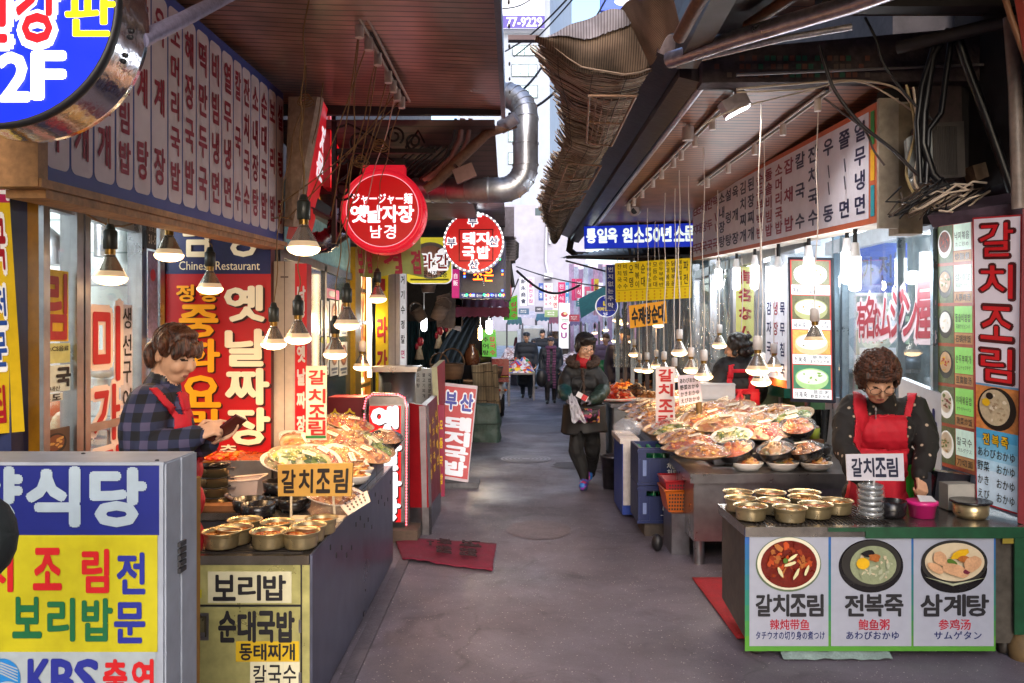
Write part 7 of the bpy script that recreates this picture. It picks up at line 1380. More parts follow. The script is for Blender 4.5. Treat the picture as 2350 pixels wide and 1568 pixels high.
def platter(px, py, d, rx, ry, h, food, label, rim=WPL, z=.69):
 c = P(px, py, d); c.z = z + .004; t = thing('food_platter', label, 'platter', c, 'platters on the far right stalls'); b = MB(); b.lathe([(0, 0), (rx * .8, 0), (rx * 1.08, .04), (rx * 1.05, .045), (rx * .8, .012)], c, 0, 24, sy=ry / rx); b.build('dish', [rim], t)
 b = MB(); sd = px; b.grid(lambda u, v: c + Vector((rx * v * math.cos(6.283 * u), ry * v * math.sin(6.283 * u), .02 + h * (1 - v ** 2) * (1 + .5 * noise.noise((math.cos(6.283 * u) * v * 4, math.sin(6.283 * u) * v * 4, sd))))), 28, 8, 0)
 for k in range(26):
  a = random.random() * 6.28; r = math.sqrt(random.random()) * .85; L_ = random.uniform(.03, .07); b.ell(c + Vector((rx * r * math.cos(a), ry * r * math.sin(a), .02 + h * (1 - r * r))), (L_, L_ * .4, L_ * .4), 1 + k % 4, Quaternion((random.uniform(-.4, .4), random.uniform(-.4, .4), 1), random.random() * 6).to_matrix(), 7, 5)
 b.build('food', [FM[food]] + FC[food], t)
platter(1415, 912, 9.8, .26, .22, .12, 'kimchi', 'platter of red crab pieces at the stall corner beside the walking woman')
platter(1462, 905, 10.0, .18, .17, .16, 'brown', 'steel bowl of dark pork trotters right of the crab platter', STEEL)
platter(1432, 885, 10.9, .3, .22, .12, 'orange', 'platter of orange pieces behind the crab')
platter(1490, 905, 9.9, .16, .16, .08, 'fish', 'platter of sliced pale meat right of the dark trotters')
platter(1450, 870, 11.5, .4, .2, .14, 'brown', 'heaped dark platter at the back of the crab stall')
platter(1420, 855, 12.8, .35, .3, .18, 'fish', 'heaped pale platter nearest on the farthest stall', z=.72)
platter(1470, 855, 12.6, .3, .3, .14, 'kimchi', 'reddish platter beside the steaming pot', z=.72)
platter(1405, 840, 14.2, .4, .4, .2, 'noodle', 'wrapped pale heap at the back of the farthest stall', z=.72)
c = P(1495, 865, 11.9); c.z = .73; t = thing('stock_pot', 'large dark steaming stock pot at the farthest stall', 'pot', c); b = MB(); b.lathe([(0, 0), (.2, 0), (.2, .26), (.215, .27), (.19, .27), (.18, .2), (0, .2)], c, 0, 24); b.build('kettle', [BLACK], t)
b = MB(); b.lathe([(.12, .26), (.2, .4), (.17, .6), (.1, .75), (0, .8)], c, 0, 16)
sm = bpy.data.materials.new('steam'); sm.use_nodes = True; nt = sm.node_tree; nt.nodes.remove(nt.nodes['Principled BSDF']); vv = nt.nodes.new('ShaderNodeVolumePrincipled'); vv.inputs['Density'].default_value = 1.2; vv.inputs['Color'].default_value = (.9, .88, .9, 1); nt.links.new(vv.outputs[0], nt.nodes['Material Output'].inputs['Volume'])
tag(b.build('steam', [sm]), 'steam rising from the dark stock pot', 'steam', kind='stuff')
for px, py, r, h, m, lb_ in ((1395, 832, .17, .22, '#0f7a4a', 'green tub at the farthest right stall'), (1414, 834, .15, .2, '#1a3fb0', 'blue tub at the farthest right stall'), (1405, 846, .16, .12, '#a8b0b4', 'grey tub under the green and blue tubs')):
 c = P(px, py, 12.4 + (.5 if h > .2 else 0)); c.z = .73 + (.13 if h > .15 else 0); pot('tub', lb_, 'tub', c, [(0, 0), (r * .85, 0), (r, h), (r * .95, h), (r * .8, .02)], [M(m, .4, v=.1)])

# --- right hand front counter
FZ, FD, FB = .61, 3.80, 4.32; X0 = 1.076; X1 = 2.42
fc = thing('counter', 'stainless counter with three soup pictures on its front', 'counter', (1.7, 4.0, 0))
b = MB(); b.add([(X0 + .012, FD + .02, .07), (X1, FD + .02, .07), (X1, FB, .07), (X0 + .02, FB, .12), (X0 + .012, FD + .02, FZ - .045), (X1, FD + .02, FZ - .045), (X1, FB, FZ - .045), (X0 + .02, FB, FZ - .045)], [(0, 3, 2, 1), (4, 5, 6, 7), (0, 1, 5, 4), (1, 2, 6, 5), (2, 3, 7, 6), (3, 0, 4, 7)], 0); b.build('body', [M('#5e5850', .45, .5, v=.35, s=4)], fc)
b = MB(); b.bx(X0 - .004, FD, FZ - .045, X1 + .02, FB, FZ, 0); b.build('worktop', [M('#a39c96', .25, .9, v=.25, s=5, b=.08, bs=20)], fc)
b = MB();
for k in range(30): x = X0 + .06 + .017 * k * 1.25; b.bx(x, FD + .05, FZ, x + .008, FB - .06, FZ + .004, 0)
b.build('grating', [M('#2a2420', .5, .4)], fc)
b = MB(); pn = PF(b, 1709, 1214, 2284, 1494, FD + .012, .003)
for k in range(24): v = 1214 + 280 * k / 24; pn.rect(1709, v, 2284, v + 280 / 24, 8 + k // 3, 1)
for a, e in ((1719, 1900), (1906, 2090), (2095, 2279)): pn.rect(a, 1223, e, 1482, 0, 2)
for t_, a, e in (('갈치조림', 1732, 1889), ('전복죽', 1936, 2072), ('삼계탕', 2109, 2268)): pn.row(t_, a, 1364, e, 1412, 1, .036, 3, fit=True, gap=.1)
for t_, a, e in (('辣炖带鱼', 1765, 1857), ('鲍鱼粥', 1968, 2040), ('参鸡汤', 2151, 2226)): pn.row(t_, a, 1420, e, 1444, 2, .02, 3, fit=True, gap=.08)
for t_, a, e in (('タチウオの切り身の煮つけ', 1732, 1892), ('あわびおかゆ', 1938, 2063), ('サムゲタン', 2140, 2252)): pn.row(t_, a, 1446, e, 1468, 3, .02, 3, gap=.04)
pn.disc(1808, 1294, 75, 63, 4, 3, 48); pn.disc(1808, 1292, 72, 60, 5, 4, 48); pn.disc(1808, 1293, 64, 54, 6, 5, 48)
for k in range(70): a = random.random() * 6.28; q = math.sqrt(random.random()) * .8; pn.disc(1808 + 60 * q * math.cos(a), 1290 + 50 * q * math.sin(a), random.uniform(3, 13), random.uniform(2, 8), random.choice((16, 17, 6, 18, 6)), 6 + k * .05, 9, .4, random.random() * 3)
for x, y, r_ in ((1785, 1308, 1.1), (1822, 1312, -1.1), (1808, 1290, 2.8), (1845, 1305, -1.2), (1812, 1276, -.6)): pn.disc(x, y, 14, 4, 19, 12, 8, .15, r_)
pn.disc(1796, 1282, 6, 6, 20, 12.3, 9, .2)
pn.disc(1997, 1298, 74, 61, 7, 3, 48); pn.disc(1997, 1292, 68, 53, 21, 4, 48); pn.disc(2001, 1295, 53, 44, 22, 5, 40)
for k in range(46): a = random.random() * 6.28; q = math.sqrt(random.random()) * .85; pn.disc(2001 + 48 * q * math.cos(a), 1297 + 40 * q * math.sin(a), random.uniform(2, 9), random.uniform(1.5, 4), random.choice((22, 23, 24)), 6 + k * .05, 8, .4, random.random() * 3)
pn.disc(1975, 1290, 15, 13, 25, 9); pn.disc(1987, 1268, 15, 9, 7, 9.2, 12, .2); pn.disc(2003, 1276, 14, 9, 17, 9.4, 12, .3)
pn.disc(2187, 1306, 76, 54, 7, 3, 48); pn.disc(2187, 1290, 76, 52, 21, 4, 48); pn.disc(2187, 1288, 68, 44, 24, 5, 48)
for x, y, rx, ry, m, r_ in ((2150, 1278, 18, 14, 26, .8), (2185, 1305, 34, 13, 26, .3), (2225, 1290, 22, 17, 26, -.6), (2195, 1268, 22, 9, 25, -.4), (2140, 1300, 20, 9, 26, .5), (2178, 1288, 14, 7, 20, .6), (2205, 1280, 15, 8, 17, .2), (2210, 1308, 8, 6, 27, 0)): pn.disc(x, y, rx, ry, m, 6 + x * .002, 14, .1, r_)
pn.poly([(2115, 1320), (2180, 1336), (2255, 1322), (2180, 1341)], 23, 9)
gr = []
for k in range(8):
 q = k / 7; c0_, c1_, c2_ = (0x1c, 0x58, 0xa0), (0x10, 0x70, 0x70), (0x4a, 0x8a, 0x28); f_ = (lambda a, b, t: int(a + (b - a) * t)); cc_ = [f_(a, b, q * 2) for a, b in zip(c0_, c1_)] if q < .5 else [f_(a, b, q * 2 - 1) for a, b in zip(c1_, c2_)]; gr.append(M('#%02x%02x%02x' % tuple(cc_), .5, v=.04))
b.build('picture_panel', [M('#9a9eac', .45, v=.05), INK, M('#a81c34', .5), NAVY, M('#5a6a50', .4), M('#d8d4bc', .4, v=.05), M('#6a1608', .3, v=.3, s=20), BPL] + gr + [M('#8a3010', .3, v=.2), M('#a8622c', .35, v=.3, s=40), M('#b8481c', .3, v=.3), M('#d8d0a0', .4), M('#4a6a20', .4), M('#2e2c2a', .3), M('#8c9474', .35, v=.15, s=30), M('#a8ac90', .35), M('#c8b89a', .35, v=.1), M('#d8a818', .35), M('#c89a74', .35, v=.2, s=20), M('#6a1c34', .4)], fc)
b = MB(); b.bx(1.62, FD - .008, FZ - .05, X1 + .02, FD - .002, FZ + .001, 0); b.bx(2.30, FD - .012, .12, 2.38, FD - .004, FZ - .05, 0); b.bx(1.45, FD - .006, FZ - .02, 1.63, FD - .002, FZ - .002, 0); b.bx(2.25, FD - .003, FZ - .075, 2.36, FD - .001, FZ - .05, 1); b.build('green_tape', [M('#0a4428', .5, v=.3), M('#8a7a2a', .5)], fc)
for x in (1.14, 2.3): b = MB(); b.lathe([(0, -.02), (.035, -.02), (.04, 0), (.035, .02), (0, .02)], (x, FD + .08, .04), 0, 16, ax2); b.bx(x - .02, FD + .05, .05, x + .02, FD + .1, .075, 0); b.build('castor', [M('#3a342e', .6)], fc)
b = MB(); b.grid(lambda u, v: Vector((1.24 + .5 * u, FD - .02 + .3 * v, .012 + .05 * math.sin(v * 3.1) + .012 * noise.noise((u * 9, v * 5, 2)))), 24, 10, 0); tag(b.build('folded_cloth', [M('#7f918e', .7, v=.25, s=20)]), 'pale folded cloth poking out under the picture counter', 'cloth')
b = MB(); b.lathe([(.06, 0), (.07, .05), (.04, .12), (0, .13)], (2.36, FD + .02, 0), 0, 12); tag(b.build('paper_bag', [M('#6a5434', .7, v=.3)]), 'crumpled brown bag at the right foot of the picture counter', 'bag')
# soup pots
def soup_pot(px, py, w, label, group, zt, dmin, fill):
 h = .062; d = (H - zt - h) * F / (py - HY); d = max(d, dmin); c = P(px, py, d); c.z = zt + .005; r = w / 2 * d / F; t = thing('soup_pot', label, 'pot', c, group)
 b = MB(); b.lathe([(0, 0), (r * .74, 0), (r * .82, .006), (r * .86, h * .8), (r * .9, h * .93), (r, h), (r * .99, h + .004), (r * .88, h * .95), (r * .83, h * .5), (0, h * .4)], c, 0, 36); b.build('bowl', [BRASS], t)
 b = MB(); b.grid(lambda u, v: c + Vector((r * .86 * v * math.cos(6.2832 * u), r * .86 * v * math.sin(6.2832 * u), h * .80 + .003 * noise.noise((math.cos(6.28 * u) * v * 5, math.sin(6.28 * u) * v * 5, px)))), 28, 6, 0)
 for k in range(9): a = random.random() * 6.28; q = random.random() * r * .6; b.ell(c + Vector((q * math.cos(a), q * math.sin(a), h * .81)), (.012, .006, .004), 1, Matrix.Rotation(a * 3, 3, 'Z'), 7, 4)
 b.build('soup', [M(('#a85a14', '#b0481a', '#9a6a24')[fill], .2, v=.3, s=30), M('#d08a3c', .3)], t)
for i, (px, py, w, lb_) in enumerate(((509, 1236, 91, 'front left'), (618, 1224, 90, 'front middle'), (690, 1231, 90, 'front right'), (538, 1214, 86, 'left of the second rank'), (708, 1209, 84, 'right of the second rank'), (562, 1196, 80, 'back left'), (637, 1201, 80, 'back middle'), (738, 1192, 76, 'back right'))): soup_pot(px, py, w, 'yellow aluminium pot of orange soup on the left counter grate, %s' % lb_, 'soup pots on the left counter', .646, 3.29, (0, 1, 1, 0, 1, 2, 0, 0)[i])
for i, (cx_, cy_, w, lb_) in enumerate(((498, 282, 235, 'front left'), (765, 294, 235, 'front middle'), (940, 271, 235, 'front right'), (1080, 245, 228, 'far right alone'), (430, 230, 222, 'left of the middle rank'), (652, 245, 225, 'centre of the middle rank'), (865, 222, 225, 'right of the middle rank'), (415, 186, 208, 'back left'), (630, 190, 215, 'back centre'), (865, 188, 218, 'back right'))): soup_pot((1600 + cx_ / 2.866) * .971, (1100 + cy_ / 2.866) * .971, w / 2.866 * .971, 'yellow aluminium pot on the picture counter, %s' % lb_, 'soup pots on the picture counter', FZ + .004, FD + .09, (0, 2, 1)[i % 3])
# other things on the picture counter
c = P(1998, 1190, 4.0); c.z = FZ + .003; t = thing('wrapped_stack', 'stack of bowls wrapped in crinkled film in front of the vendor', 'bowl stack', c)
b = MB()
for k in range(6): b.lathe([(.03, .004 + .026 * k), (.052, .012 + .026 * k), (.058, .026 + .026 * k), (.05, .027 + .026 * k)], c, 0, 22)
b.build('bowls', [M('#9aa0a4', .3, .6, v=.1)], t); b = MB(); b.grid(lambda u, v: c + Vector(((.062 + .006 * noise.noise((math.cos(6.28 * u) * 3, math.sin(6.28 * u) * 3, v * 9))) * math.cos(6.283 * u) * (1 - .7 * max(0, v - .85) / .15), (.062 + .006 * noise.noise((math.cos(6.28 * u) * 3, math.sin(6.28 * u) * 3, v * 9))) * math.sin(6.283 * u) * (1 - .7 * max(0, v - .85) / .15), .175 * v)), 36, 20, 0); b.build('film', [FILM], t)
def d_(pn):
 for k, ch in enumerate('갈치조림'): pn.text(ch, 1953 + 27.5 * k, 1052, 1977 + 27.5 * k, 1094, 2, .032, 2)
o = sgn('white plastic sign on a bent stick with navy lettering before the curly haired vendor', lambda b: Pan(b, P(1941, 1043, 3.96), P(2073, 1041, 3.96), P(2076, 1104, 3.96), P(1944, 1103, 3.96), (1941, 1042, 2075, 1104)), [M('#c8c4cc', .3, v=.06), CREAM, M('#161c38', .5)], d_, .006, 'stick_sign')
b = MB(); b.tube([P(2006, 1102, 3.968), P(2004, 1125, 3.97), P(1996, 1150, 3.98)], .006, 0, 6); b.build('stick', [M('#b8b4b4', .4)], o)
c = P(2044, 1186, 4.0); c.z = FZ + .003; pot('stone_bowl', 'black bowl beside the film wrapped stack', 'bowl', c, [(0, 0), (.055, 0), (.068, .02), (.072, .08), (.066, .08), (.06, .03), (0, .02)], [BPL])
c = P(2116, 1186, 4.0); c.z = FZ + .003; t = thing('plastic_tub', 'bright pink plastic tub with a paper slip on its lid', 'tub', c); b = MB(); b.lathe([(0, 0), (.055, 0), (.064, .06), (.072, .062), (.072, .078), (.064, .08), (0, .078)], c, 0, 26); b.build('tub', [M('#d0287a', .3, v=.08)], t); b = MB(); b.slab(c + Vector((-.01, .03, .1)), c + Vector((.06, .03, .095)), c + Vector((.05, -.04, .083)), c + Vector((-.03, -.04, .083)), .002, 0); b.build('paper_slip', [WHITE], t)
c = P(2228, 1186, 4.0); c.z = FZ + .003; t = thing('soup_pot', 'brassy pot with a wide black rim at the right end of the picture counter', 'pot', c); b = MB(); b.lathe([(0, 0), (.066, 0), (.078, .02), (.08, .07), (.0, .06)], c, 0, 30); b.build('bowl', [BRASS], t); b = MB(); b.lathe([(.078, .066), (.094, .072), (.094, .08), (.07, .078), (0, .07)], c, 0, 30); b.build('lid', [BPL], t)
b = MB(); c = P(2192, 1160, 4.2); b.box((c.x, 4.2, FZ + .07), (.14, .13, .13), 0); b.bx(c.x - .11, 4.22, FZ + .005, c.x - .16, 4.3, FZ + .18, 1); tag(b.build('food_box', [M('#a9a49a', .35, v=.1), M('#33343a', .12, v=.1)]), 'milky plastic food box behind the black rimmed pot', 'box')
b = MB(); c = P(2168, 1130, 4.3); b.box((c.x + .0, 4.27, FZ + .09), (.17, .09, .17), 0, Matrix.Rotation(.12, 3, 'Y')); tag(b.build('wrapped_carton', [M('#26262c', .12, v=.3, s=14, b=.6, bs=14)]), 'dark carton wrapped in shiny film left of the milky food box', 'carton')
b = MB(); b.grid(lambda u, v: P(2050 + 95 * u, 1075 + 110 * v - 20 * u * (1 - v), 4.42 + .02 * math.sin(u * 9)), 14, 6, 0); tag(b.build('green_board', [M('#2fae2c', .4, v=.1)]), 'bright green sheet leaning behind the vendor at the picture counter', 'sheet')
b = MB(); b.grid(lambda u, v: P(1860 + 45 * u * (1 - .4 * v) + 10 * v, 940 + 75 * (1 - (1 - v) ** 1.2) - 0, 6.2 + .06 * math.sin(u * 8)), 14, 12, 0); tag(b.build('black_bag', [M('#141416', .2, v=.1, b=.8, bs=15)]), 'black plastic bag hanging below the lit porridge board', 'bag')

# --- left hand counter
LX, LD, LB_, LZ = -.77, 3.19, 5.35, .642
lc = thing('counter', 'stainless counter with blue grey side panel and paper notices on its front', 'counter', (-1.1, 4.2, 0))
b = MB(); b.bx(-1.26, LD + .01, .05, LX - .012, 3.95, LZ - .04, 0); b.bx(-1.72, 3.95, .05, LX - .012, LB_, LZ - .04, 0); b.build('body', [STEEL_D], lc)
b = MB(); b.bx(LX - .01, LD + .005, .03, LX, LB_, LZ + .004, 0)
for k in range(16): y = 3.5 + .115 * k; z = LZ - .06 - .035 * (k % 2) - .03 * (k % 5); b.bx(LX, y, z, LX + .0025, y + .014, z + .022, 1)
b.build('side_panel', [M('#63667c', .3, .5, v=.3, s=1.6, b=.08, bs=9), BLACK], lc)
b = MB(); b.bx(-1.26, LD, LZ - .035, LX - .012, 3.95, LZ, 0); b.bx(-1.74, 3.95, LZ - .035, LX - .012, LB_, LZ, 0); b.build('worktop', [M('#a8a098', .22, .9, v=.2, s=5)], lc)
b = MB()
for k in range(18): y = LD + .045 + .026 * k; b.bx(-1.22, y, LZ, LX - .05, y + .012, LZ + .004, 0)
b.build('grating', [M('#2a2420', .5, .4)], lc)
FPL = M('#cdc884', .3, .5, v=.22, s=4)  # steel front; the yellow reflection it shows is put into the base colour
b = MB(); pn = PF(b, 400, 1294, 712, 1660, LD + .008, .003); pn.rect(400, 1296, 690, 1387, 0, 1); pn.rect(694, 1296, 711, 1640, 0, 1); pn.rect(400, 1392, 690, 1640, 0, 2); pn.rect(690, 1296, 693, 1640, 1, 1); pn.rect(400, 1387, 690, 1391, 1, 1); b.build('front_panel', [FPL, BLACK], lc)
b = MB(); pn = PF(b, 400, 1294, 712, 1660, LD + .008, .003); pn.rect(446, 1405, 481, 1468, 0, 3); pn.rect(452, 1412, 476, 1460, 1, 4); pn.rect(458, 1416, 472, 1456, 2, 5); pn.rect(456, 1448, 474, 1458, 0, 6); b.build('handle', [STEEL, M('#3a3424', .4), M('#8a8464', .3, .7)], lc)
for k in range(2): b = MB(); pn = PF(b, 400, 1294, 712, 1660, LD + .008, .003); pn.rect(687, 1420 + 120 * k, 693, 1450 + 120 * k, 0, 4); b.build('hinge', [STEEL], lc)
PAP = M('#cfcaa8', .6, v=.08, s=6)
def nt_(x0, y0, x1, y1, m, txt, ink, k, bold, lb_, cells=None):
 b = MB(); pn = PF(b, x0, y0, x1, y1, LD + .008 - .004 - .0012 * k); pn.base(.001, 0)
 if cells:
  for i, ch in enumerate(txt): a = x0 + (x1 - x0) * i / len(txt); pn.rect(a + 1, y0 + 1, a + (x1 - x0) / len(txt) - 1, y1 - 1, 2, 1)
 pn.row(txt, x0 + (x1 - x0) * .05, y0 + (y1 - y0) * .12, x1 - (x1 - x0) * .05, y1 - (y1 - y0) * .1, 1, bold, 2, fit=True, gap=.14)
 o = b.build('notice', [m, ink, M('#d8d3b4', .6, v=.06)], lc); o['label'] = lb_
nt_(477, 1312, 669, 1384, PAP, '보리밥', INK, 1, .03, 'cream notice with brush lettering'); nt_(490, 1394, 688, 1480, M('#d4d0be', .6, v=.06), '순대국밥', INK, 1, .045, 'cream notice with heavy block lettering'); nt_(541, 1472, 686, 1519, M('#d0ac18', .6, v=.08), '동태찌개', INK, 3, .03, 'yellow notice with handwriting'); nt_(574, 1519, 688, 1580, M('#cfcab4', .6, v=.1), '칼국수', INK, 2, .02, 'torn cream notice with handwriting', True)
b = MB(); pn = PF(b, 444, 1335, 464, 1372, LD + .002); pn.rect(444, 1337, 452, 1352, 1, 1); pn.rect(444, 1353, 463, 1372, 0, 1); pn.text('G', 450, 1358, 457, 1367, 2, .02, 2); b.build('sticker', [M('#d8cc20', .5), M('#0f7a44', .5), INK], lc)
def d_(pn):
 for k, ch in enumerate('갈치조림'): pn.text(ch, 647 + 40 * k, 1078, 678 + 40 * k, 1130, 2, .034, 2)
o = sgn('wide tan sign with heavy dark lettering standing on the left counter', lambda b: Pan(b, P(637, 1067, 3.78), P(810, 1063, 3.74), P(806, 1139, 3.74), P(638, 1139, 3.78), (637, 1065, 808, 1139)), [M('#c99a48', .5, v=.06), M('#b88a4a', .5), M('#241c18', .5)], d_, .012, 'table_sign')
b = MB(); b.tube([P(668, 1138, 3.78), P(668, 1196, 3.78)], .006, 0, 6); b.tube([P(765, 1138, 3.76), P(768, 1180, 3.78)], .006, 0, 6); b.bx(P(668, 0, 3.8).x, 3.76, LZ + .001, P(790, 0, 3.8).x, 3.84, LZ + .014, 0); b.build('stand', [M('#d8c4a4', .3)], o)
def d_(pn):
 for r_ in range(3): [pn.poly([(14 + 16 * k, 14 + 28 * r_), (22 + 16 * k, 12 + 28 * r_), (20 + 16 * k, 30 + 28 * r_), (16 + 16 * k, 28 + 28 * r_)], 2, 2) for k in range(5)]
sgn('small white card with dark handwriting tilted on the left counter edge', lambda b: PQ(b, (778, 1158, 3.95), (842, 1126, 4.05), (850, 1150, 3.9), (798, 1182, 3.8)), [M('#d8ccc8', .5, v=.04), CREAM, INK], d_, .004, 'price_card', 'card')
for k in range(4):
 c = P(493, 1166, 4.12); c.z = LZ + .003 + .049 * k; t = thing('steel_pot', 'brassy pot in the stack beside the plaid vendor, %s' % ('lowest', 'second from the bottom', 'third from the bottom', 'topmost with a dark lid')[k], 'pot', c, 'stacked pots beside the plaid vendor')
 b = MB(); b.lathe([(0, 0), (.065, 0), (.068, .04), (.076, .043), (.076, .047), (0, .044)], c, 0, 26, ms=[0, 0, 1, 1, 1]); b.build('bowl', [BRASS, BLACK], t)
 b = MB(); b.bx(c.x + .066, c.y - .012, c.z + .03, c.x + .1, c.y + .012, c.z + .04, 0); b.build('handle', [STEEL], t)
c = P(490, 1068, 4.12); c.z = LZ + .2; b = MB(); b.lathe([(0, .0), (.08, .0), (.085, .008), (.04, .02), (0, .022)], c, 0, 24); tag(b.build('pot_lid', [M('#2a2422', .15, .6, v=.2)]), 'shiny dark lid on top of the stacked pots', 'lid')
t = thing('stew_tray', 'long steel tray of red and orange stew behind the stacked pots', 'tray', (-1.6, 5.0, LZ)); q0, q1 = P(448, 0, 5.0).x, P(632, 0, 4.8).x
b = MB(); b.bx(q0, 4.72, LZ + .004, q1, 4.74, LZ + .13, 0); b.bx(q0, 5.1, LZ + .004, q1, 5.12, LZ + .15, 0); b.bx(q0, 4.74, LZ + .004, q0 + .02, 5.1, LZ + .13, 0); b.bx(q1 - .02, 4.74, LZ + .004, q1, 5.1, LZ + .13, 0); b.build('pan', [STEEL], t)
b = MB(); b.tube([(q1 - .01, 4.8, LZ + .13), (q1 + .02, 4.8, LZ + .18), (q1 + .02, 4.92, LZ + .18), (q1 - .01, 4.92, LZ + .13)], .006, 0, 6); b.build('handle', [STEEL], t)
b = MB(); b.grid(lambda u, v: Vector((q0 + .02 + (q1 - q0 - .04) * u, 4.74 + .36 * v, LZ + .118 + .02 * noise.noise((u * 12, v * 7, 6)) + .02 * v)), 40, 14, 0)
for k in range(50): b.ell((random.uniform(q0 + .05, q0 + .32), random.uniform(4.75, 5.05), LZ + .135), (.025, .012, .012), 1 + k % 2, Matrix.Rotation(random.random() * 3, 3, 'Z'), 7, 4)
b.build('stew', [M('#a8440c', .2, v=.3, s=20), M('#d8401c', .25), M('#e8842c', .25)], t)
c = P(571, 1168, 4.25); t = thing('plastic_box', 'milky white plastic box behind the black bowls', 'box', (c.x, 4.25, LZ)); b = MB(); x, y = c.x, 4.22
b.add([(x - .07, y - .06, LZ + .004), (x + .06, y - .06, LZ + .004), (x + .06, y + .07, LZ + .004), (x - .07, y + .07, LZ + .004), (x - .085, y - .075, LZ + .11), (x + .08, y - .075, LZ + .125), (x + .08, y + .085, LZ + .125), (x - .085, y + .085, LZ + .11)], [(0, 3, 2, 1), (0, 1, 5, 4), (1, 2, 6, 5), (2, 3, 7, 6), (3, 0, 4, 7)], 0); b.tube([(x - .085, y - .075, LZ + .11), (x + .08, y - .075, LZ + .125), (x + .08, y + .085, LZ + .125), (x - .085, y + .085, LZ + .11), (x - .085, y - .075, LZ + .11)], .006, 0, 6); b.build('tub', [M('#d0bcb0', .4, v=.05)], t)
for k, (px, py, d, z, lb_) in enumerate(((572, 1168, 3.98, 0, 'black bowl holding the wooden ladle'), (593, 1176, 3.86, 0, 'black bowl in front of the ladle bowl'), (640, 1150, 4.1, 0, 'lower black bowl under the film wrapped white bowl'), (640, 1130, 4.12, .06, 'upper black bowl under the film wrapped white bowl'), (676, 1166, 4.0, 0, 'black bowl with film under the tan sign'))):
 c = P(px, py, d); c.z = LZ + .003 + z; pot('stone_bowl', lb_ + ' on the left counter', 'bowl', c, [(0, 0), (.06, 0), (.075, .015), (.08, .062), (.073, .062), (.066, .03), (0, .02)], [BPL])
b = MB(); b.tube([P(524, 1140, 4.02), P(560, 1160, 3.98), P(592, 1172, 3.94)], .008, 0, 7); b.ell(P(520, 1137, 4.02), (.012, .012, .012), 0); tag(b.build('ladle', [M('#7a6a68', .4, .3)]), 'grey ladle leaning in the black bowl on the left counter', 'ladle')
b = MB(); b.bx(-1.68, 3.97, LZ + .002, -1.25, 4.06, LZ + .03, 0); b.ell((-1.28, 4.12, LZ + .03), (.045, .02, .02), 1, Matrix.Rotation(.5, 3, 'Z')); tag(b.build('cutting_board', [M('#8a5a34', .6, v=.3), M('#b83a20', .4)]), 'brown cutting board with an orange scrap below the stacked pots', 'cutting board')
rows_L = {'front rank': [(-.86, 4.02, 0, 'tray', 'noodle', .03), (-1.1, 4.28, .5, 'oval', 'greens', .17), (-.92, 4.35, .3, 'tub', 'veg', .0), (-.86, 4.52, .2, 'tub', 'noodle', .02), (-.87, 4.68, 0, 'tub', 'noodle', .03)],
  'middle rank': [(-1.22, 4.5, .4, 'tray', 'veg', .12), (-1.08, 4.62, -.5, 'tray', 'kimchi', .12), (-.95, 4.72, -.4, 'tray', 'jeon', .10), (-.88, 4.9, -.3, 'oval', 'fish', .10), (-1.2, 4.8, -.4, 'oval', 'jeon', .14)],
  'rear rank': [(-1.28, 5.0, -.4, 'tray', 'fish', .16), (-1.12, 5.05, -.5, 'oval', 'orange', .18), (-1.0, 5.1, -.4, 'tray', 'noodle', .17), (-.88, 5.15, -.4, 'oval', 'greens', .13), (-.8, 5.25, -.2, 'bowl', 'fish', .12), (-1.05, 5.28, 0, 'oval', 'orange', .24), (-1.2, 5.25, .3, 'tray', 'jeon', .2)]}
for row, lst in rows_L.items():
 for i, (x, y, rz, kd, fd_, z) in enumerate(lst): put_dish(kd, fd_, (x, y, LZ + .02 + z), rz, (random.uniform(5.0, 5.6), 0 if kd == 'tub' else random.uniform(.3, .6)), '%s of %s, left counter %s, %s' % (KW[kd], WORDS[fd_], row, ORD[i]), .95 if kd != 'tub' else .85)
b = MB()
for i in range(3): b.bx(-1.36, 4.42 + .3 * i, LZ + .002, -.82, 4.7 + .3 * i, LZ + .03 + .05 * i, 0)
tag(b.build('display_step', [STEEL_D]), 'steel display steps hidden under the wrapped dishes on the left counter', 'display step')
# ================================================================ PEOPLE
SKIN = M('#cfa081', .5, v=.06, s=12); SKIN2 = M('#c69678', .5, v=.1, s=12); LIP = M('#94504a', .45, v=.05); EYE = M('#20140f', .3);
def hairmat(nm, c0_, c1_):
 mt = bpy.data.materials.new(nm); mt.use_nodes = True; nt = mt.node_tree; N = nt.nodes; L = nt.links; p = N['Principled BSDF']; tc = N.new('ShaderNodeTexCoord'); mp = N.new('ShaderNodeMapping'); mp.inputs['Scale'].default_value = (1, 1, .16); L.new(tc.outputs['Object'], mp.inputs[0])
 nz = N.new('ShaderNodeTexNoise'); nz.inputs['Scale'].default_value = 130; nz.inputs['Detail'].default_value = 4; nz.inputs['Distortion'].default_value = 1; L.new(mp.outputs[0], nz.inputs['Vector']); rp = N.new('ShaderNodeValToRGB'); L.new(nz.outputs['Fac'], rp.inputs[0]); el = rp.color_ramp.elements; el[0].position = .36; el[1].position = .68; el[0].color = lin(c0_); el[1].color = lin(c1_); L.new(rp.outputs[0], p.inputs['Base Color']); p.inputs['Roughness'].default_value = .4
 bp = N.new('ShaderNodeBump'); bp.inputs['Strength'].default_value = 1; bp.inputs['Distance'].default_value = .006; L.new(nz.outputs['Fac'], bp.inputs['Height']); L.new(bp.outputs[0], p.inputs['Normal']); return mt
HAIRB = hairmat('black_hair', '#0a0808', '#2a211e'); HAIRR = hairmat('brown_hair', '#140c09', '#6a3c26')
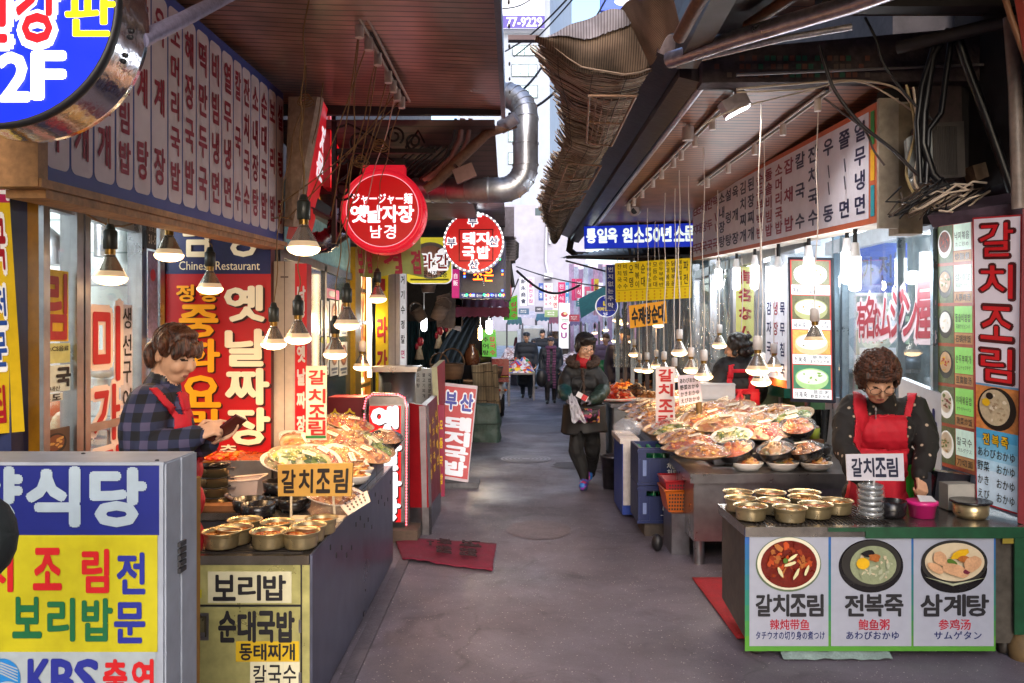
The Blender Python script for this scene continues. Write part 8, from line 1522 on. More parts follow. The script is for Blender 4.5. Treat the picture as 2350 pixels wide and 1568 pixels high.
class Fig:
 """a body grown as one surface: solids are fused by a voxel remesh, then each face takes the cloth of the nearest solid"""
 def __init__(s): s.p = []; s.paint = []
 def cap(s, a, b, ra, rb, m): s.p.append(('c', Vector(a), Vector(b), ra, rb, m)); return s
 def ell(s, c, r, m, rot=None): s.p.append(('e', Vector(c), Vector(r), rot or Matrix.Identity(3), 0, m)); return s
 def chain(s, pts, rs, m):
  for i in range(len(pts) - 1): s.cap(pts[i], pts[i + 1], rs[i], rs[i + 1], m)
 def mark(s, c, r, m, rot=None): s.paint.append((Vector(c), Vector(r), rot or Matrix.Identity(3), m))
 def sdf(s, V):
  out = []
  for k in s.p:
   if k[0] == 'c':
    a, b = np.array(k[1]), np.array(k[2]); ab = b - a; t = np.clip(((V - a) @ ab) / max(1e-9, ab @ ab), 0, 1); out.append(np.linalg.norm(V - a - t[:, None] * ab, axis=1) - (k[3] + (k[4] - k[3]) * t))
   else:
    q = (V - np.array(k[1])) @ np.array(k[3]); r = np.array(k[2]); out.append((np.linalg.norm(q / r, axis=1) - 1) * r.min())
  return np.array(out)
 def surface(s, voxel, smooth=3, disp=0, dscale=30):
  b = MB()
  for k in s.p:
   if k[0] == 'c':
    b.ell(k[1], k[3], 0, nu=14, nv=8); b.ell(k[2], k[4], 0, nu=14, nv=8)
    if (k[2] - k[1]).length > 1e-4: b.tube([k[1], k[2]], [k[3], k[4]], 0, 14)
   else: b.ell(k[1], k[2], 0, k[3], 20, 14)
  me = bpy.data.meshes.new('body'); me.from_pydata([v[:] for v in b.v], [], b.f); me.update()
  bm = bmesh.new(); bm.from_mesh(me); bmesh.ops.remove_doubles(bm, verts=bm.verts, dist=1e-6); bmesh.ops.recalc_face_normals(bm, faces=bm.faces); bm.to_mesh(me); bm.free()
  o = bpy.data.objects.new('body', me); COL.objects.link(o); md = o.modifiers.new('r', 'REMESH'); md.mode = 'VOXEL'; md.voxel_size = voxel
  md = o.modifiers.new('s', 'SMOOTH'); md.iterations = smooth; md.factor = .5
  dg = bpy.context.evaluated_depsgraph_get(); r = bpy.data.meshes.new_from_object(o.evaluated_get(dg)); bpy.data.objects.remove(o); bpy.data.meshes.remove(me)
  if disp:
   nr = [v.normal.copy() for v in r.vertices]
   for v, nn in zip(r.vertices, nr): v.co += nn * disp * (noise.noise(v.co * dscale) + .6 * noise.noise(v.co * dscale * 2.3))
  return r
 def build(s, name, parent, mats, voxel=.006, smooth=3, disp=0, dscale=30, skins=()):
  """skins: (name, region(points, normals) -> bool array, material, thickness, offset): garments lifted off the body surface"""
  r = s.surface(voxel, smooth, disp, dscale); off = wl(parent); names = list(mats)
  n = len(r.polygons); C_ = np.empty(n * 3); r.polygons.foreach_get('center', C_); C_ = C_.reshape(-1, 3)
  idx = np.array([names.index(k[5]) for k in s.p])[np.argmin(s.sdf(C_), axis=0)]
  for c, rad, rot, m in s.paint:
   q = (C_ - np.array(c)) @ np.array(rot); idx[np.linalg.norm(q / np.array(rad), axis=1) < 1] = names.index(m)
  if voxel < .012:      # creases in the cloth only
   nv = len(r.vertices); V = np.empty(nv * 3); r.vertices.foreach_get('co', V); V = V.reshape(-1, 3); lab = np.argmin(s.sdf(V), axis=0)
   cl = np.array([k[5] not in ('skin', 'lip', 'eye', 'glove', 'shoe', 'sole', 'h') for k in s.p])[lab]
   nr = [v.normal.copy() for v in r.vertices]
   for v, c, nn in zip(r.vertices, cl, nr):
    if c: q = v.co.copy(); v.co = q + nn * .015 * (noise.noise((q.x * 11, q.y * 11, q.z * 5)) + .7 * (.35 - abs(noise.noise((q.x * 17 + 3, q.y * 17, q.z * 12 + q.x * 9)))))
   r.update()
  for m in names: r.materials.append(mats[m])
  r.polygons.foreach_set('material_index', idx.astype(np.int32)); r.polygons.foreach_set('use_smooth', np.ones(n, bool))
  if skins:
   nv = len(r.vertices); V = np.empty(nv * 3); r.vertices.foreach_get('co', V); V = V.reshape(-1, 3); Nn = np.array([v.normal[:] for v in r.vertices]); FN = np.array([f.normal[:] for f in r.polygons])
   for nm, reg, m, th in skins:
    sel = np.nonzero(reg(C_, FN))[0]; ids = {}; fs = []
    for f in sel: fs.append([ids.setdefault(v, len(ids)) for v in r.polygons[f].vertices])
    if not fs: continue
    k = np.array(list(ids)); g = bpy.data.meshes.new(nm); g.from_pydata((V[k] + Nn[k] * th - np.array(off)).tolist(), [], fs); g.materials.append(m); g.polygons.foreach_set('use_smooth', np.ones(len(fs), bool)); g.update()
    q = bpy.data.objects.new(nm, g); COL.objects.link(q); q.parent = parent; md = q.modifiers.new('hem', 'SOLIDIFY'); md.thickness = th * .9; md.offset = -1
  r.transform(Matrix.Translation(-off)); r.name = name
  o = bpy.data.objects.new(name, r); COL.objects.link(o); o.parent = parent; return o
def frame_of(fwd, roll=0.):
 f = Vector(fwd).normalized(); x = f.cross(Vector((0, 0, 1))).normalized(); z = x.cross(f).normalized()
 m = Matrix((x, f, z)).transposed(); return m @ Matrix.Rotation(roll, 3, 'Y')
def head(fg, c, fwd, sc=1., roll=0., skin='skin', smile=0):
 m = frame_of(fwd, roll); L_ = lambda x, y, z: Vector(c) + m @ (Vector((x, y, z)) * sc); e = lambda p, r, mt: fg.ell(L_(*p), Vector(r) * sc, mt, m)
 e((0, -.012, .03), (.074, .088, .088), skin); e((0, .022, -.022), (.066, .070, .084), skin); e((0, .04, -.076), (.046, .044, .038), skin)
 for s_ in (-1, 1): e((.036 * s_, .058, -.028), (.030, .03, .032), skin); e((.078 * s_, -.008, -.01), (.010, .020, .03), skin); fg.mark(L_(.031 * s_, .088, .006), Vector((.0155, .03, .0052)) * sc, 'eye', m); fg.mark(L_(.033 * s_, .085, .030), Vector((.019, .03, .0042)) * sc, 'eye', m)
 fg.cap(L_(0, .086, .012), L_(0, .104, -.026), .008 * sc, .0115 * sc, skin); e((0, .083, -.062), (.022, .012, .010), skin); fg.mark(L_(0, .1, -.062), Vector((.02, .03, .006)) * sc, 'lip', m)
 return L_, m
def hand(fg, w, d, up, side, L_=.17, curl=(.5, .55, .6, .7), thumb=.5, skin='skin', spread=.12):
 """wrist w, pointing d, back of hand up; side +1 puts the thumb to the right of d"""
 d = Vector(d).normalized(); up = Vector(up); up = (up - d * up.dot(d)).normalized(); rt = d.cross(up) * side; w = Vector(w); pl = L_ * .5
 for k in range(4): o = (1.5 - k) * L_ * .115; fg.cap(w + rt * o * .6, w + d * pl * (1 - .05 * abs(k - 1.2)) + rt * o, L_ * .085, L_ * .062, skin)
 for k in range(4):
  q = w + d * pl * (1 - .05 * abs(k - 1.2)) + rt * (1.5 - k) * L_ * .118; ln = L_ * (.46, .52, .48, .36)[k]; a = 0; v = d + rt * (1.5 - k) * spread * .5
  for seg, f_ in enumerate((.45, .32, .23)): a += curl[k] * (.9, 1.1, .7)[seg]; nd = (v * math.cos(a) - up * math.sin(a)).normalized(); q2 = q + nd * ln * f_; fg.cap(q, q2, L_ * (.052, .047, .043)[seg], L_ * (.047, .043, .038)[seg], skin); q = q2
 q = w + d * L_ * .12 + rt * L_ * .2; t1 = (d * .7 + rt * .75 - up * thumb * .4).normalized(); q2 = q + t1 * L_ * .22; fg.cap(w + d * L_ * .08 + rt * L_ * .1, q, L_ * .08, L_ * .065, skin); fg.cap(q, q2, L_ * .062, L_ * .055, skin); q3 = q2 + (d * .9 + rt * (.3 - thumb) - up * thumb).normalized() * L_ * .19; fg.cap(q2, q3, L_ * .055, L_ * .042, skin)
def hairpiece(t, pts, mat, voxel=.007, disp=.006, ds=38, smooth=1):
 g = Fig()
 for c, r in pts: g.ell(c, r if not isinstance(r, (int, float)) else (r, r, r), 'h')
 return g.build('hair', t, {'h': mat}, voxel, smooth, disp, ds)
def strands(hair, L_, n, mat, c, r, wave, ln, th=.0035, fr_=1.0, lo=1.9):
 """locks laid over the scalp from the crown down"""
 b = MB()
 for k in range(n):
  az = random.uniform(-math.pi, math.pi); t0 = random.random() ** .6 * 1.7; L0 = ln * random.uniform(.6, 1.3); ph = random.random() * 6; pts = []; lim = fr_ if abs(az) < .95 else lo
  for i in range(9):
   q = min(t0 + L0 * i / 8, lim + .12 * math.sin(k)); a = az + wave * 6 * math.sin(i * 1.5 + ph); g = 1.0 + .03 * math.sin(k * 1.7) + wave * math.cos(i * 1.5 + ph); pts.append(L_(c[0] + r[0] * g * math.sin(q) * math.sin(a), c[1] + r[1] * g * math.sin(q) * math.cos(a), c[2] + r[2] * g * math.cos(q)))
  if (pts[0] - pts[-1]).length > .01: b.tube(pts, [th * x for x in (.5, .9, 1, 1, 1, .9, .8, .6, .3)], 0, 4, False)
 b.build('locks', [mat], hair)
def glasses(t, L_, sc=1.):
 b = MB()
 for s_ in (-1, 1): b.tube([L_(.033 * s_ + .026 * math.cos(a), .103, .002 + .019 * math.sin(a)) for a in [6.2832 * i / 16 for i in range(17)]], .0016, 0, 5); b.tube([L_(.058 * s_, .102, .006), L_(.082 * s_, .0, .012)], .0016, 0, 5)
 b.tube([L_(-.008, .108, .006), L_(.008, .108, .006)], .0016, 0, 5); b.build('glasses', [M('#2a1a14', .3, .4)], t)
def pxy(C_): return CX + C_[:, 0] * F / C_[:, 1], HY - (C_[:, 2] - H) * F / C_[:, 1]
def plaid():
 mt = bpy.data.materials.new('plaid_flannel'); mt.use_nodes = True; nt = mt.node_tree; N = nt.nodes; L = nt.links; p = N['Principled BSDF']; tc = N.new('ShaderNodeTexCoord'); sx = N.new('ShaderNodeSeparateXYZ'); L.new(tc.outputs['Object'], sx.inputs[0]); outs = []
 for ax_, sc in (('X', 15), ('Z', 15), ('Y', 15)):
  a = N.new('ShaderNodeMath'); a.operation = 'MULTIPLY'; a.inputs[1].default_value = sc * 6.2832; L.new(sx.outputs[ax_], a.inputs[0]); f = N.new('ShaderNodeMath'); f.operation = 'SINE'; L.new(a.outputs[0], f.inputs[0]); g_ = N.new('ShaderNodeMath'); g_.operation = 'GREATER_THAN'; g_.inputs[1].default_value = .1; L.new(f.outputs[0], g_.inputs[0]); outs.append(g_)
 s1 = N.new('ShaderNodeMath'); s1.operation = 'ADD'; L.new(outs[0].outputs[0], s1.inputs[0]); L.new(outs[1].outputs[0], s1.inputs[1]); mr = N.new('ShaderNodeMapRange'); mr.inputs[1].default_value = -.2; mr.inputs[2].default_value = 2.2; L.new(s1.outputs[0], mr.inputs[0])
 rp = N.new('ShaderNodeValToRGB'); L.new(mr.outputs[0], rp.inputs[0]); el = rp.color_ramp.elements; rp.color_ramp.interpolation = 'CONSTANT'; el[0].color = lin('#101119'); el[1].position = .7; el[1].color = lin('#4c4662'); e = el.new(.3); e.color = lin('#242944'); L.new(rp.outputs[0], p.inputs['Base Color']); p.inputs['Roughness'].default_value = .85; return mt
def dots(name, base, dot, scale, th):
 mt = bpy.data.materials.new(name); mt.use_nodes = True; nt = mt.node_tree; N = nt.nodes; L = nt.links; p = N['Principled BSDF']; tc = N.new('ShaderNodeTexCoord'); vo = N.new('ShaderNodeTexVoronoi'); vo.inputs['Scale'].default_value = scale; vo.inputs['Randomness'].default_value = .55; L.new(tc.outputs['Object'], vo.inputs['Vector'])
 rp = N.new('ShaderNodeValToRGB'); L.new(vo.outputs['Distance'], rp.inputs[0]); el = rp.color_ramp.elements; el[0].color = lin(dot); el[0].position = th * .6; el[1].color = lin(base); el[1].position = th; L.new(rp.outputs[0], p.inputs['Base Color']); p.inputs['Roughness'].default_value = .8; return mt
APR = M('#b80c24', .7, v=.1, s=9, b=.35, bs=22)

# ---------------- curly haired vendor at the picture counter
d = 4.42; Q = lambda x, y, dd=0.: P(x, y, d + dd)
v1 = thing('person', 'curly haired woman with glasses in dotted dark jacket and red apron, looking down', 'person', (Q(2030, 0).x, d + .1, 0))
f = Fig(); hc = Q(2014, 868, -.12); L_, hm = head(f, hc, (-.10, -.80, -.58), 1.06, .06)
f.cap(Q(2022, 895, .02), Q(2030, 935, .08), .062, .075, 'cloth')
for a, b_, ra, rb in (((1980, 948, .1), (2078, 950, .1), .085, .085), ((2000, 990, .08), (2062, 990, .08), .105, .105), ((1996, 1060, .1), (2062, 1060, .1), .11, .11), ((1985, 1140, .12), (2066, 1140, .12), .12, .12), ((1985, 1240, .14), (2065, 1240, .14), .14, .14), ((1995, 1330, .16), (2060, 1330, .16), .13, .13)): f.cap(Q(*a), Q(*b_), ra, rb, 'cloth')
f.cap(Q(2000, 1330, .16), Q(2000, 1400, .16), .1, .05, 'trouser'); f.cap(Q(2055, 1330, .16), Q(2055, 1400, .16), .1, .05, 'trouser')
f.chain([Q(1960, 940, .08), Q(1940, 985, .0), Q(1938, 1030, -.08), Q(1966, 1080, -.22), Q(1984, 1108, -.28)], [.075, .070, .064, .052, .040], 'cloth')
f.chain([Q(2098, 938, .08), Q(2120, 985, .03), Q(2126, 1030, -.05), Q(2118, 1070, -.13), Q(2113, 1090, -.17)], [.075, .070, .062, .050, .042], 'cloth')
hand(f, Q(1986, 1112, -.30), (.35, -.55, -.5), (-.2, -.6, .6), 1, .155, (.6, .65, .7, .8), .5); hand(f, Q(2112, 1096, -.18), (-.1, -.55, -.8), (.3, -.75, .3), -1, .15, (1.1, 1.15, 1.2, 1.25), .7)
def bib(C_, N_):
 x, y = pxy(C_); ok = (C_[:, 1] < d + .16) & (C_[:, 1] > d - .12) & (N_[:, 1] < .35); lf = 1961 - np.clip((y - 1000) * .12, 0, 60); rg = 2079 + np.clip((y - 1000) * .05, 0, 20)
 main = ok & (y > 953) & (x > lf) & (x < rg) & (y < 1400); xs = np.abs(C_[:, 0])
 st = (y > 880) & (y <= 956) & (((x > 1960 - .02 * (y - 880)) & (x < 1984)) | ((x > 2074 - .15 * (956 - y) * 0 + .25 * (956 - y)) & (x < 2098 + .25 * (956 - y) - 8))) & (C_[:, 2] < hc.z - .09) & (C_[:, 1] < d + .2)
 return main | st
JK = dots('dotted_jacket', '#16110f', '#b09a84', 20, .2)
f.build('body', v1, {'skin': SKIN2, 'lip': LIP, 'eye': EYE, 'cloth': JK, 'trouser': BLACK}, .0058, 3, skins=[('apron', bib, APR, .011)])
b = MB(); b.grid(lambda u, v: Q(1960 - 32 * v + (126 + 52 * v) * u, 1035 + 300 * v, .02 - .04 * math.sin(3.14 * u) - .02 * v + .012 * math.sin(u * 22) * v), 40, 16, 0); b.build('apron_skirt', [APR], v1)
pts = [(L_(0, -.03, .05), (.092, .105, .088))]
for k in range(130):
 a = random.uniform(-math.pi, math.pi); z = random.uniform(-.075, .125); fr_2 = math.cos(a)
 if fr_2 > .42 and z < .055: continue
 r_ = math.sqrt(max(.05, 1 - ((z - .02) / .125) ** 2)); pts.append((L_(.09 * r_ * math.sin(a), .096 * r_ * fr_2 - .02, z), random.uniform(.014, .02)))
for x in range(-5, 6): pts.append((L_(.0135 * x, .082 - abs(x) * .004, .062 + .002 * (x % 2)), (.014, .014, .024)))
hp = hairpiece(v1, pts, HAIRR, .0055, .004, 60, 3); strands(hp, L_, 420, HAIRR, (0, -.015, .025), (.102, .110, .113), .045, .75, .0042, 1.22, 2.25); glasses(v1, L_); b = MB(); b.tube([Q(2010, 934, -.03), Q(2010, 962, -.03)], .0025, 0, 6); b.ell(Q(2010, 940, -.035), (.006, .004, .012), 0, nu=8, nv=6); b.build('zip', [STEEL], v1)

# ---------------- vendor in plaid shirt with a phone
d = 3.32; Q = lambda x, y, dd=0.: P(x, y, d + dd)
v2 = thing('person', 'short haired woman in plaid shirt and red apron reading a phone', 'person', (Q(380, 0).x, d + .05, 0))
f = Fig(); hc = Q(401, 812, .0); L_, hm = head(f, hc, (.86, -.30, -.40), .96, .0)
f.cap(Q(384, 850, .02), Q(372, 900, .03), .058, .066, 'skin'); f.cap(Q(378, 872, .02), Q(366, 905, .03), .063, .07, 'neck'); f.cap(Q(372, 893, .02), Q(366, 912, .03), .075, .085, 'cloth')
for y, x0, x1, r in ((935, 345, 382, .10), (975, 340, 388, .112), (1020, 338, 392, .118), (1080, 340, 395, .12), (1150, 345, 398, .125), (1240, 350, 400, .13), (1330, 352, 398, .13)):
 f.cap(Q(x0, y, -.05), Q(x1, y, -.02), r * .82, r * .8, 'cloth'); f.cap(Q(x0 + 4, y, .14), Q(x1 + 8, y, .14), r * .82, r * .78, 'cloth')
f.cap(Q(360, 1330, -.02), Q(362, 1620, -.02), .10, .06, 'trouser'); f.cap(Q(378, 1330, .14), Q(380, 1620, .14), .10, .06, 'trouser')
f.chain([Q(342, 928, -.10), Q(325, 975, -.15), Q(326, 1026, -.16), Q(370, 1024, -.17), Q(425, 1012, -.15), Q(446, 1003, -.14)], [.085, .084, .075, .064, .05, .046], 'cloth')
f.chain([Q(372, 928, .2), Q(392, 985, .24), Q(412, 1035, .2), Q(455, 1025, .05), Q(478, 1014, -.04)], [.075, .07, .062, .05, .044], 'cloth')
hand(f, Q(449, 1000, -.14), (.92, .1, .42), (-.1, -.75, .6), -1, .15, (.45, .9, 1.0, 1.1), .4); hand(f, Q(484, 1012, -.05), (.95, .15, .35), (-.2, .25, -.95), -1, .15, (.35, .4, .45, .5), .9)
def apr(C_, N_):
 x, y = pxy(C_); fr = N_[:, 0] > -.1; body_ = (y > 955) & ((x < 432) | (y > 1050)) & (x < 470) & (C_[:, 1] > d - .12) & (C_[:, 1] < d + .22) & (x > 400 + np.clip(y - 1000, 0, 400) * .02) & fr
 s1 = (y > 893) & (y <= 960) & (np.abs(x - (352 + (y - 893) * .80)) < 8) & (C_[:, 1] < d + .0) & (C_[:, 1] > d - .24); s2 = (y > 905) & (y <= 960) & (x > 405) & (np.abs(x - (412 + (y - 905) * .3)) < 8)
 return body_ | s1 | s2
f.build('body', v2, {'skin': SKIN, 'lip': LIP, 'eye': EYE, 'cloth': plaid(), 'neck': BLACK, 'trouser': BLACK}, .0055, 3, skins=[('apron', apr, APR, .010)])
b = MB(); b.grid(lambda u, v: Q(398 + (34 + 26 * v) * u, 1000 + 420 * v, -.11 + .3 * u - .015 * math.sin(u * 14)), 24, 20, 0); b.build('apron_skirt', [APR], v2)
pts = [(L_(0, -.018, .048), (.077, .085, .071)), (L_(0, -.062, -.01), (.06, .034, .06)), (L_(0, .01, .09), (.058, .066, .026))]
for s_ in (-1, 1): pts += [(L_(.072 * s_, .0, .04), (.022, .06, .05)), (L_(.07 * s_, -.055, -.03), (.024, .035, .055)), (L_(.068 * s_, .055, .03), (.016, .03, .03))]
for x in range(-6, 7): pts.append((L_(.0115 * x, .082 - abs(x) * .0035, .055 - .006 * (x % 3)), (.010, .010, .03)))
for k in range(50): a = random.uniform(2.1, 4.2); pts.append((L_(.07 * math.sin(a), .08 * math.cos(a) - .01, random.uniform(-.07, .07)), random.uniform(.013, .02)))
for k in range(34): a = random.random() * 6.28; r_ = random.random() ** .5; pts.append((L_(.055 * r_ * math.cos(a), .068 * r_ * math.sin(a) - .01, .108 - .035 * r_ * r_), (.02, .03, .011)))
hp = hairpiece(v2, pts, HAIRR, .0055, .002, 60, 4); strands(hp, L_, 420, HAIRR, (0, -.018, .045), (.08, .09, .079), .006, .8, .0032, 1.35, 2.3)
b = MB(); c = Q(519, 985, -.09); b.box(c, (.15, .07, .009), 0, Matrix.Rotation(R(-38), 3, 'Y') @ Matrix.Rotation(R(-28), 3, 'X')); b.box(c + Matrix.Rotation(R(-38), 3, 'Y') @ Vector((0, 0, .0055)), (.135, .06, .002), 1, Matrix.Rotation(R(-38), 3, 'Y') @ Matrix.Rotation(R(-28), 3, 'X'))
tag(b.build('mobile_phone', [M('#4a1a22', .25, v=.05), M('#8a7a8a', .15, v=.1, e=.1)]), 'dark red mobile phone held by the vendor in plaid', 'phone')

# ---------------- walking woman in the middle
d = 8.05; Q = lambda x, y, dd=0.: P(x, y, d + dd)
w1 = thing('person', 'woman in dark quilted coat with fur collar walking down the middle of the alley', 'person', (Q(1343, 0).x, d, 0))
f = Fig(); hc = Q(1343, 796, -.05); L_, hm = head(f, hc, (.28, -.85, -.34), 1.03, -.08); f.cap(Q(1340, 815), Q(1338, 845, .02), .06, .08, 'scarf'); f.ell(Q(1338, 832, -.08), (.055, .04, .05), 'scarf')
for y, x0, x1, r in ((854, 1318, 1358, .085), (880, 1322, 1358, .10), (915, 1322, 1360, .105), (945, 1322, 1362, .105)): f.cap(Q(x0, y, .02), Q(x1, y, .02), r, r, 'coat')
f.chain([Q(1311, 853, .02), Q(1299, 875, -.02), Q(1295, 895, -.08)], [.078, .07, .066], 'coat'); f.chain([Q(1294, 894, -.08), Q(1299, 907, -.18), Q(1305, 912, -.24)], [.068, .06, .048], 'teal')
f.chain([Q(1365, 854, .02), Q(1378, 876, -.02), Q(1384, 896, -.07)], [.078, .074, .07], 'coat'); f.chain([Q(1384, 895, -.07), Q(1372, 911, -.2), Q(1358, 918, -.27)], [.072, .066, .05], 'olive')
hand(f, Q(1303, 912, -.25), (.55, -.7, -.2), (-.5, -.5, .6), 1, .15, (.6, .7, .8, .8), .5, 'glove'); hand(f, Q(1358, 918, -.27), (-.85, -.4, .1), (.2, -.6, .7), -1, .15, (.7, .8, .9, .9), .5, 'glove')
f.chain([Q(1325, 990, .0), Q(1322, 1030, -.02), Q(1336, 1075, -.02), Q(1339, 1094, -.02)], [.08, .078, .06, .05], 'trouser'); f.chain([Q(1357, 990, .05), Q(1360, 1030, .1), Q(1357, 1070, .28), Q(1355, 1085, .34)], [.08, .076, .058, .048], 'trouser')
fz = .04; f.cap((Q(1340, 0, .03).x, d + .02, .05), (Q(1338, 0, -.15).x, d - .16, .042), .048, .042, 'shoe'); f.cap((Q(1338, 0).x, d + .03, .03), (Q(1338, 0).x, d - .17, .03), .03, .03, 'sole'); f.cap((Q(1354, 0, .36).x, d + .40, .12), (Q(1352, 0, .2).x, d + .24, .055), .045, .038, 'shoe')
f.build('body', w1, {'skin': SKIN, 'lip': LIP, 'eye': EYE, 'scarf': M('#b01420', .7), 'coat': stripes('quilted_coat', '#131215', '#09090b', 'Z', 16, .6, 0, .9, .6, .2), 'teal': M('#123a3a', .45, v=.2), 'olive': M('#22332c', .45, v=.2), 'glove': M('#6a6470', .7, v=.2), 'trouser': M('#121214', .75, v=.2), 'shoe': multi('bright_shoe', ['#2a6ab8', '#8a2a9a', '#3a3a8a', '#c03a7a'], 22, .5, .2), 'sole': M('#2a3a5a', .6)}, .0075, 3)
b = MB()
def skirt(u, v): a = 6.2832 * u; w = 1 + .13 * v + .03 * v * math.sin(a * 7) + .02 * noise.noise((u * 9, v * 3, 1)); q = Q(1341, 928 + 68 * v + 3 * math.sin(a * 2) * v); return q + Vector((.188 * w * math.cos(a), .02 + .138 * w * math.sin(a), .012 * v * (1 if abs(math.cos(a) + .2) > .08 or math.sin(a) > 0 else 4)))
b.grid(skirt, 90, 14, 0); o = b.build('coat_skirt', [stripes('quilted_coat', '#131215', '#09090b', 'Z', 16, .6, 0, .9, .6, .2)], w1); md = o.modifiers.new('hem', 'SOLIDIFY'); md.thickness = .015
g = Fig()
for k in range(26):
 a = -2.6 + 5.2 * k / 25; g.ell(Q(1338 + 30 * math.sin(a), 829 - 9 * math.cos(a) + abs(a) * 0, .02 + .10 * math.cos(a) * 1 - .03), (.042, .042, .038), 'h')
for k in range(9): g.ell(Q(1337 + k * .6, 850 + k * 10, -.13 - .01 * min(k, 3)), (.016, .014, .03), 'h')
g.build('fur_collar', w1, {'h': M('#4a382e', .9, v=.45, s=60, b=1., bs=150)}, .008, 1, .012, 45)
pts = [(L_(0, -.02, .05), (.09, .105, .085)), (L_(0, -.06, -.02), (.082, .06, .075)), (L_(.02, .05, .092), (.05, .04, .03))]
for s_ in (-1, 1): pts += [(L_(.078 * s_, .01, .02), (.02, .05, .06)), (L_(.08 * s_, .0, -.03), (.018, .035, .04))]
for x in range(-5, 6): pts.append((L_(.014 * x, .070 - abs(x) * .004, .082 - .003 * x), (.013, .012, .018)))
hp = hairpiece(w1, pts, HAIRB, .007, .002, 50, 3); strands(hp, L_, 260, HAIRB, (0, -.02, .045), (.092, .107, .088), .008, .8, .004, 1.15, 2.3); glasses(w1, L_)
b = MB(); b.grid(lambda u, v: Q(1320 + 56 * u, 936 + 34 * v, -.20 - .05 * math.sin(3.14 * u) ** .5 * math.sin(3.14 * v) ** .5), 24, 12, 0); b.grid(lambda u, v: Q(1320 + 56 * u, 936 + 34 * v, -.195), 2, 2, 0); b.tube([Q(1319 + 5.8 * i, 937 + 1.2 * math.sin(i), -.215) for i in range(11)], .009, 1, 6); b.tube([Q(1322, 938, -.2), Q(1330, 900, -.17), Q(1345, 850, -.14)], .007, 1, 6)
tag(b.build('shoulder_bag', [multi('flower_print', ['#1c1214', '#1c1214', '#8a2a4a', '#241418', '#b8864a', '#5a2a5a', '#c05a6a', '#1a1012'], 42, .4, .2), BLACK]), 'small dark flowered shoulder bag carried by the walking woman', 'bag')
b = MB(); b.grid(lambda u, v: Q(1304 + 34 * u * (.45 + .55 * v) + 8 * v, 906 + 62 * v + 4 * math.sin(u * 9), -.33 + .03 * noise.noise((u * 6, v * 6, 1))), 20, 20, 0); tag(b.build('plastic_bag', [glassy('white_thin_bag', '#d8d8e4', .2, .55)]), 'thin white plastic bag in the walking woman\'s gloved hand', 'bag')
b = MB(); b.box(Q(1336, 910, -.36), (.11, .012, .05), 0, Matrix.Rotation(.5, 3, 'Y')); b.box(Q(1341, 913, -.368), (.05, .006, .052), 1, Matrix.Rotation(.5, 3, 'Y')); tag(b.build('packet', [WHITE, M('#c01828', .5)]), 'small red and white packet in the walking woman\'s hand', 'packet')

# ---------------- second vendor seen from behind
d = 7.35; Q = lambda x, y, dd=0.: P(x, y, d + dd)
v3 = thing('person', 'dark haired vendor seen from behind with red apron straps tied in a bow', 'person', (Q(1685, 0).x, d, 0))
f = Fig(); hc = Q(1691, 798); L_, hm = head(f, hc, (-.85, .45, -.2), 1.05); f.cap(Q(1695, 815), Q(1695, 840), .06, .075, 'cloth')
for y, x0, x1, r in ((850, 1672, 1718, .12), (885, 1672, 1715, .12), (915, 1672, 1715, .125), (960, 1672, 1715, .13), (1040, 1675, 1712, .12), (1140, 1680, 1708, .1)): f.cap(Q(x0, y), Q(x1, y), r, r, 'cloth')
f.chain([Q(1662, 852), Q(1646, 880, -.02), Q(1640, 900, .1), Q(1660, 915, .25)], [.1, .085, .07, .05], 'cloth'); f.chain([Q(1728, 852), Q(1740, 885, .0), Q(1742, 910, .1), Q(1725, 925, .25)], [.1, .085, .07, .05], 'cloth')
def strp(C_, N_):
 x, y = pxy(C_); bk = N_[:, 1] < .3; s = (y > 838) & (y < 900) & ((np.abs(x - 1678 - (y - 838) * -.10) < 6) | (np.abs(x - 1727 + (y - 838) * .05) < 7)); t_ = (np.abs(y - 851 - (x - 1700) * .0) < 3.5) & (x > 1680) & (x < 1722); w = (np.abs(y - 899) < 6.5) & (x > 1650) & (x < 1738) & (C_[:, 1] < d + .05); e_ = (y > 900) & (y < 930) & ((x < 1671) | (x > 1722)) & (x > 1650) & (x < 1740)
 return bk & (s | t_ | w | e_)
f.build('body', v3, {'skin': SKIN, 'lip': LIP, 'eye': EYE, 'cloth': M('#141318', .7, v=.2)}, .0085, 3, skins=[('apron_straps', strp, APR, .012)])
b = MB(); b.tube([Q(1697, 900, -.16), Q(1690, 922, -.17)], [.012, .02], 0, 6); b.tube([Q(1697, 900, -.16), Q(1706, 920, -.17)], [.012, .02], 0, 6); b.ell(Q(1697, 899, -.15), (.03, .015, .02), 0); b.build('bow', [APR], v3)
hairpiece(v3, [(L_(0, -.02, .04), (.098, .11, .095)), (L_(0, -.06, -.04), (.085, .06, .06)), (L_(.05, 0, .02), (.05, .07, .07)), (L_(-.05, .0, .03), (.05, .07, .07))] + [(L_(.09 * math.sin(a), .1 * math.cos(a) - .02, z), .025) for a in (2, 2.6, 3.2, 3.8, 4.4, 1.2, 5) for z in (-.05, .01, .07)], HAIRB, .008, .006, 40)

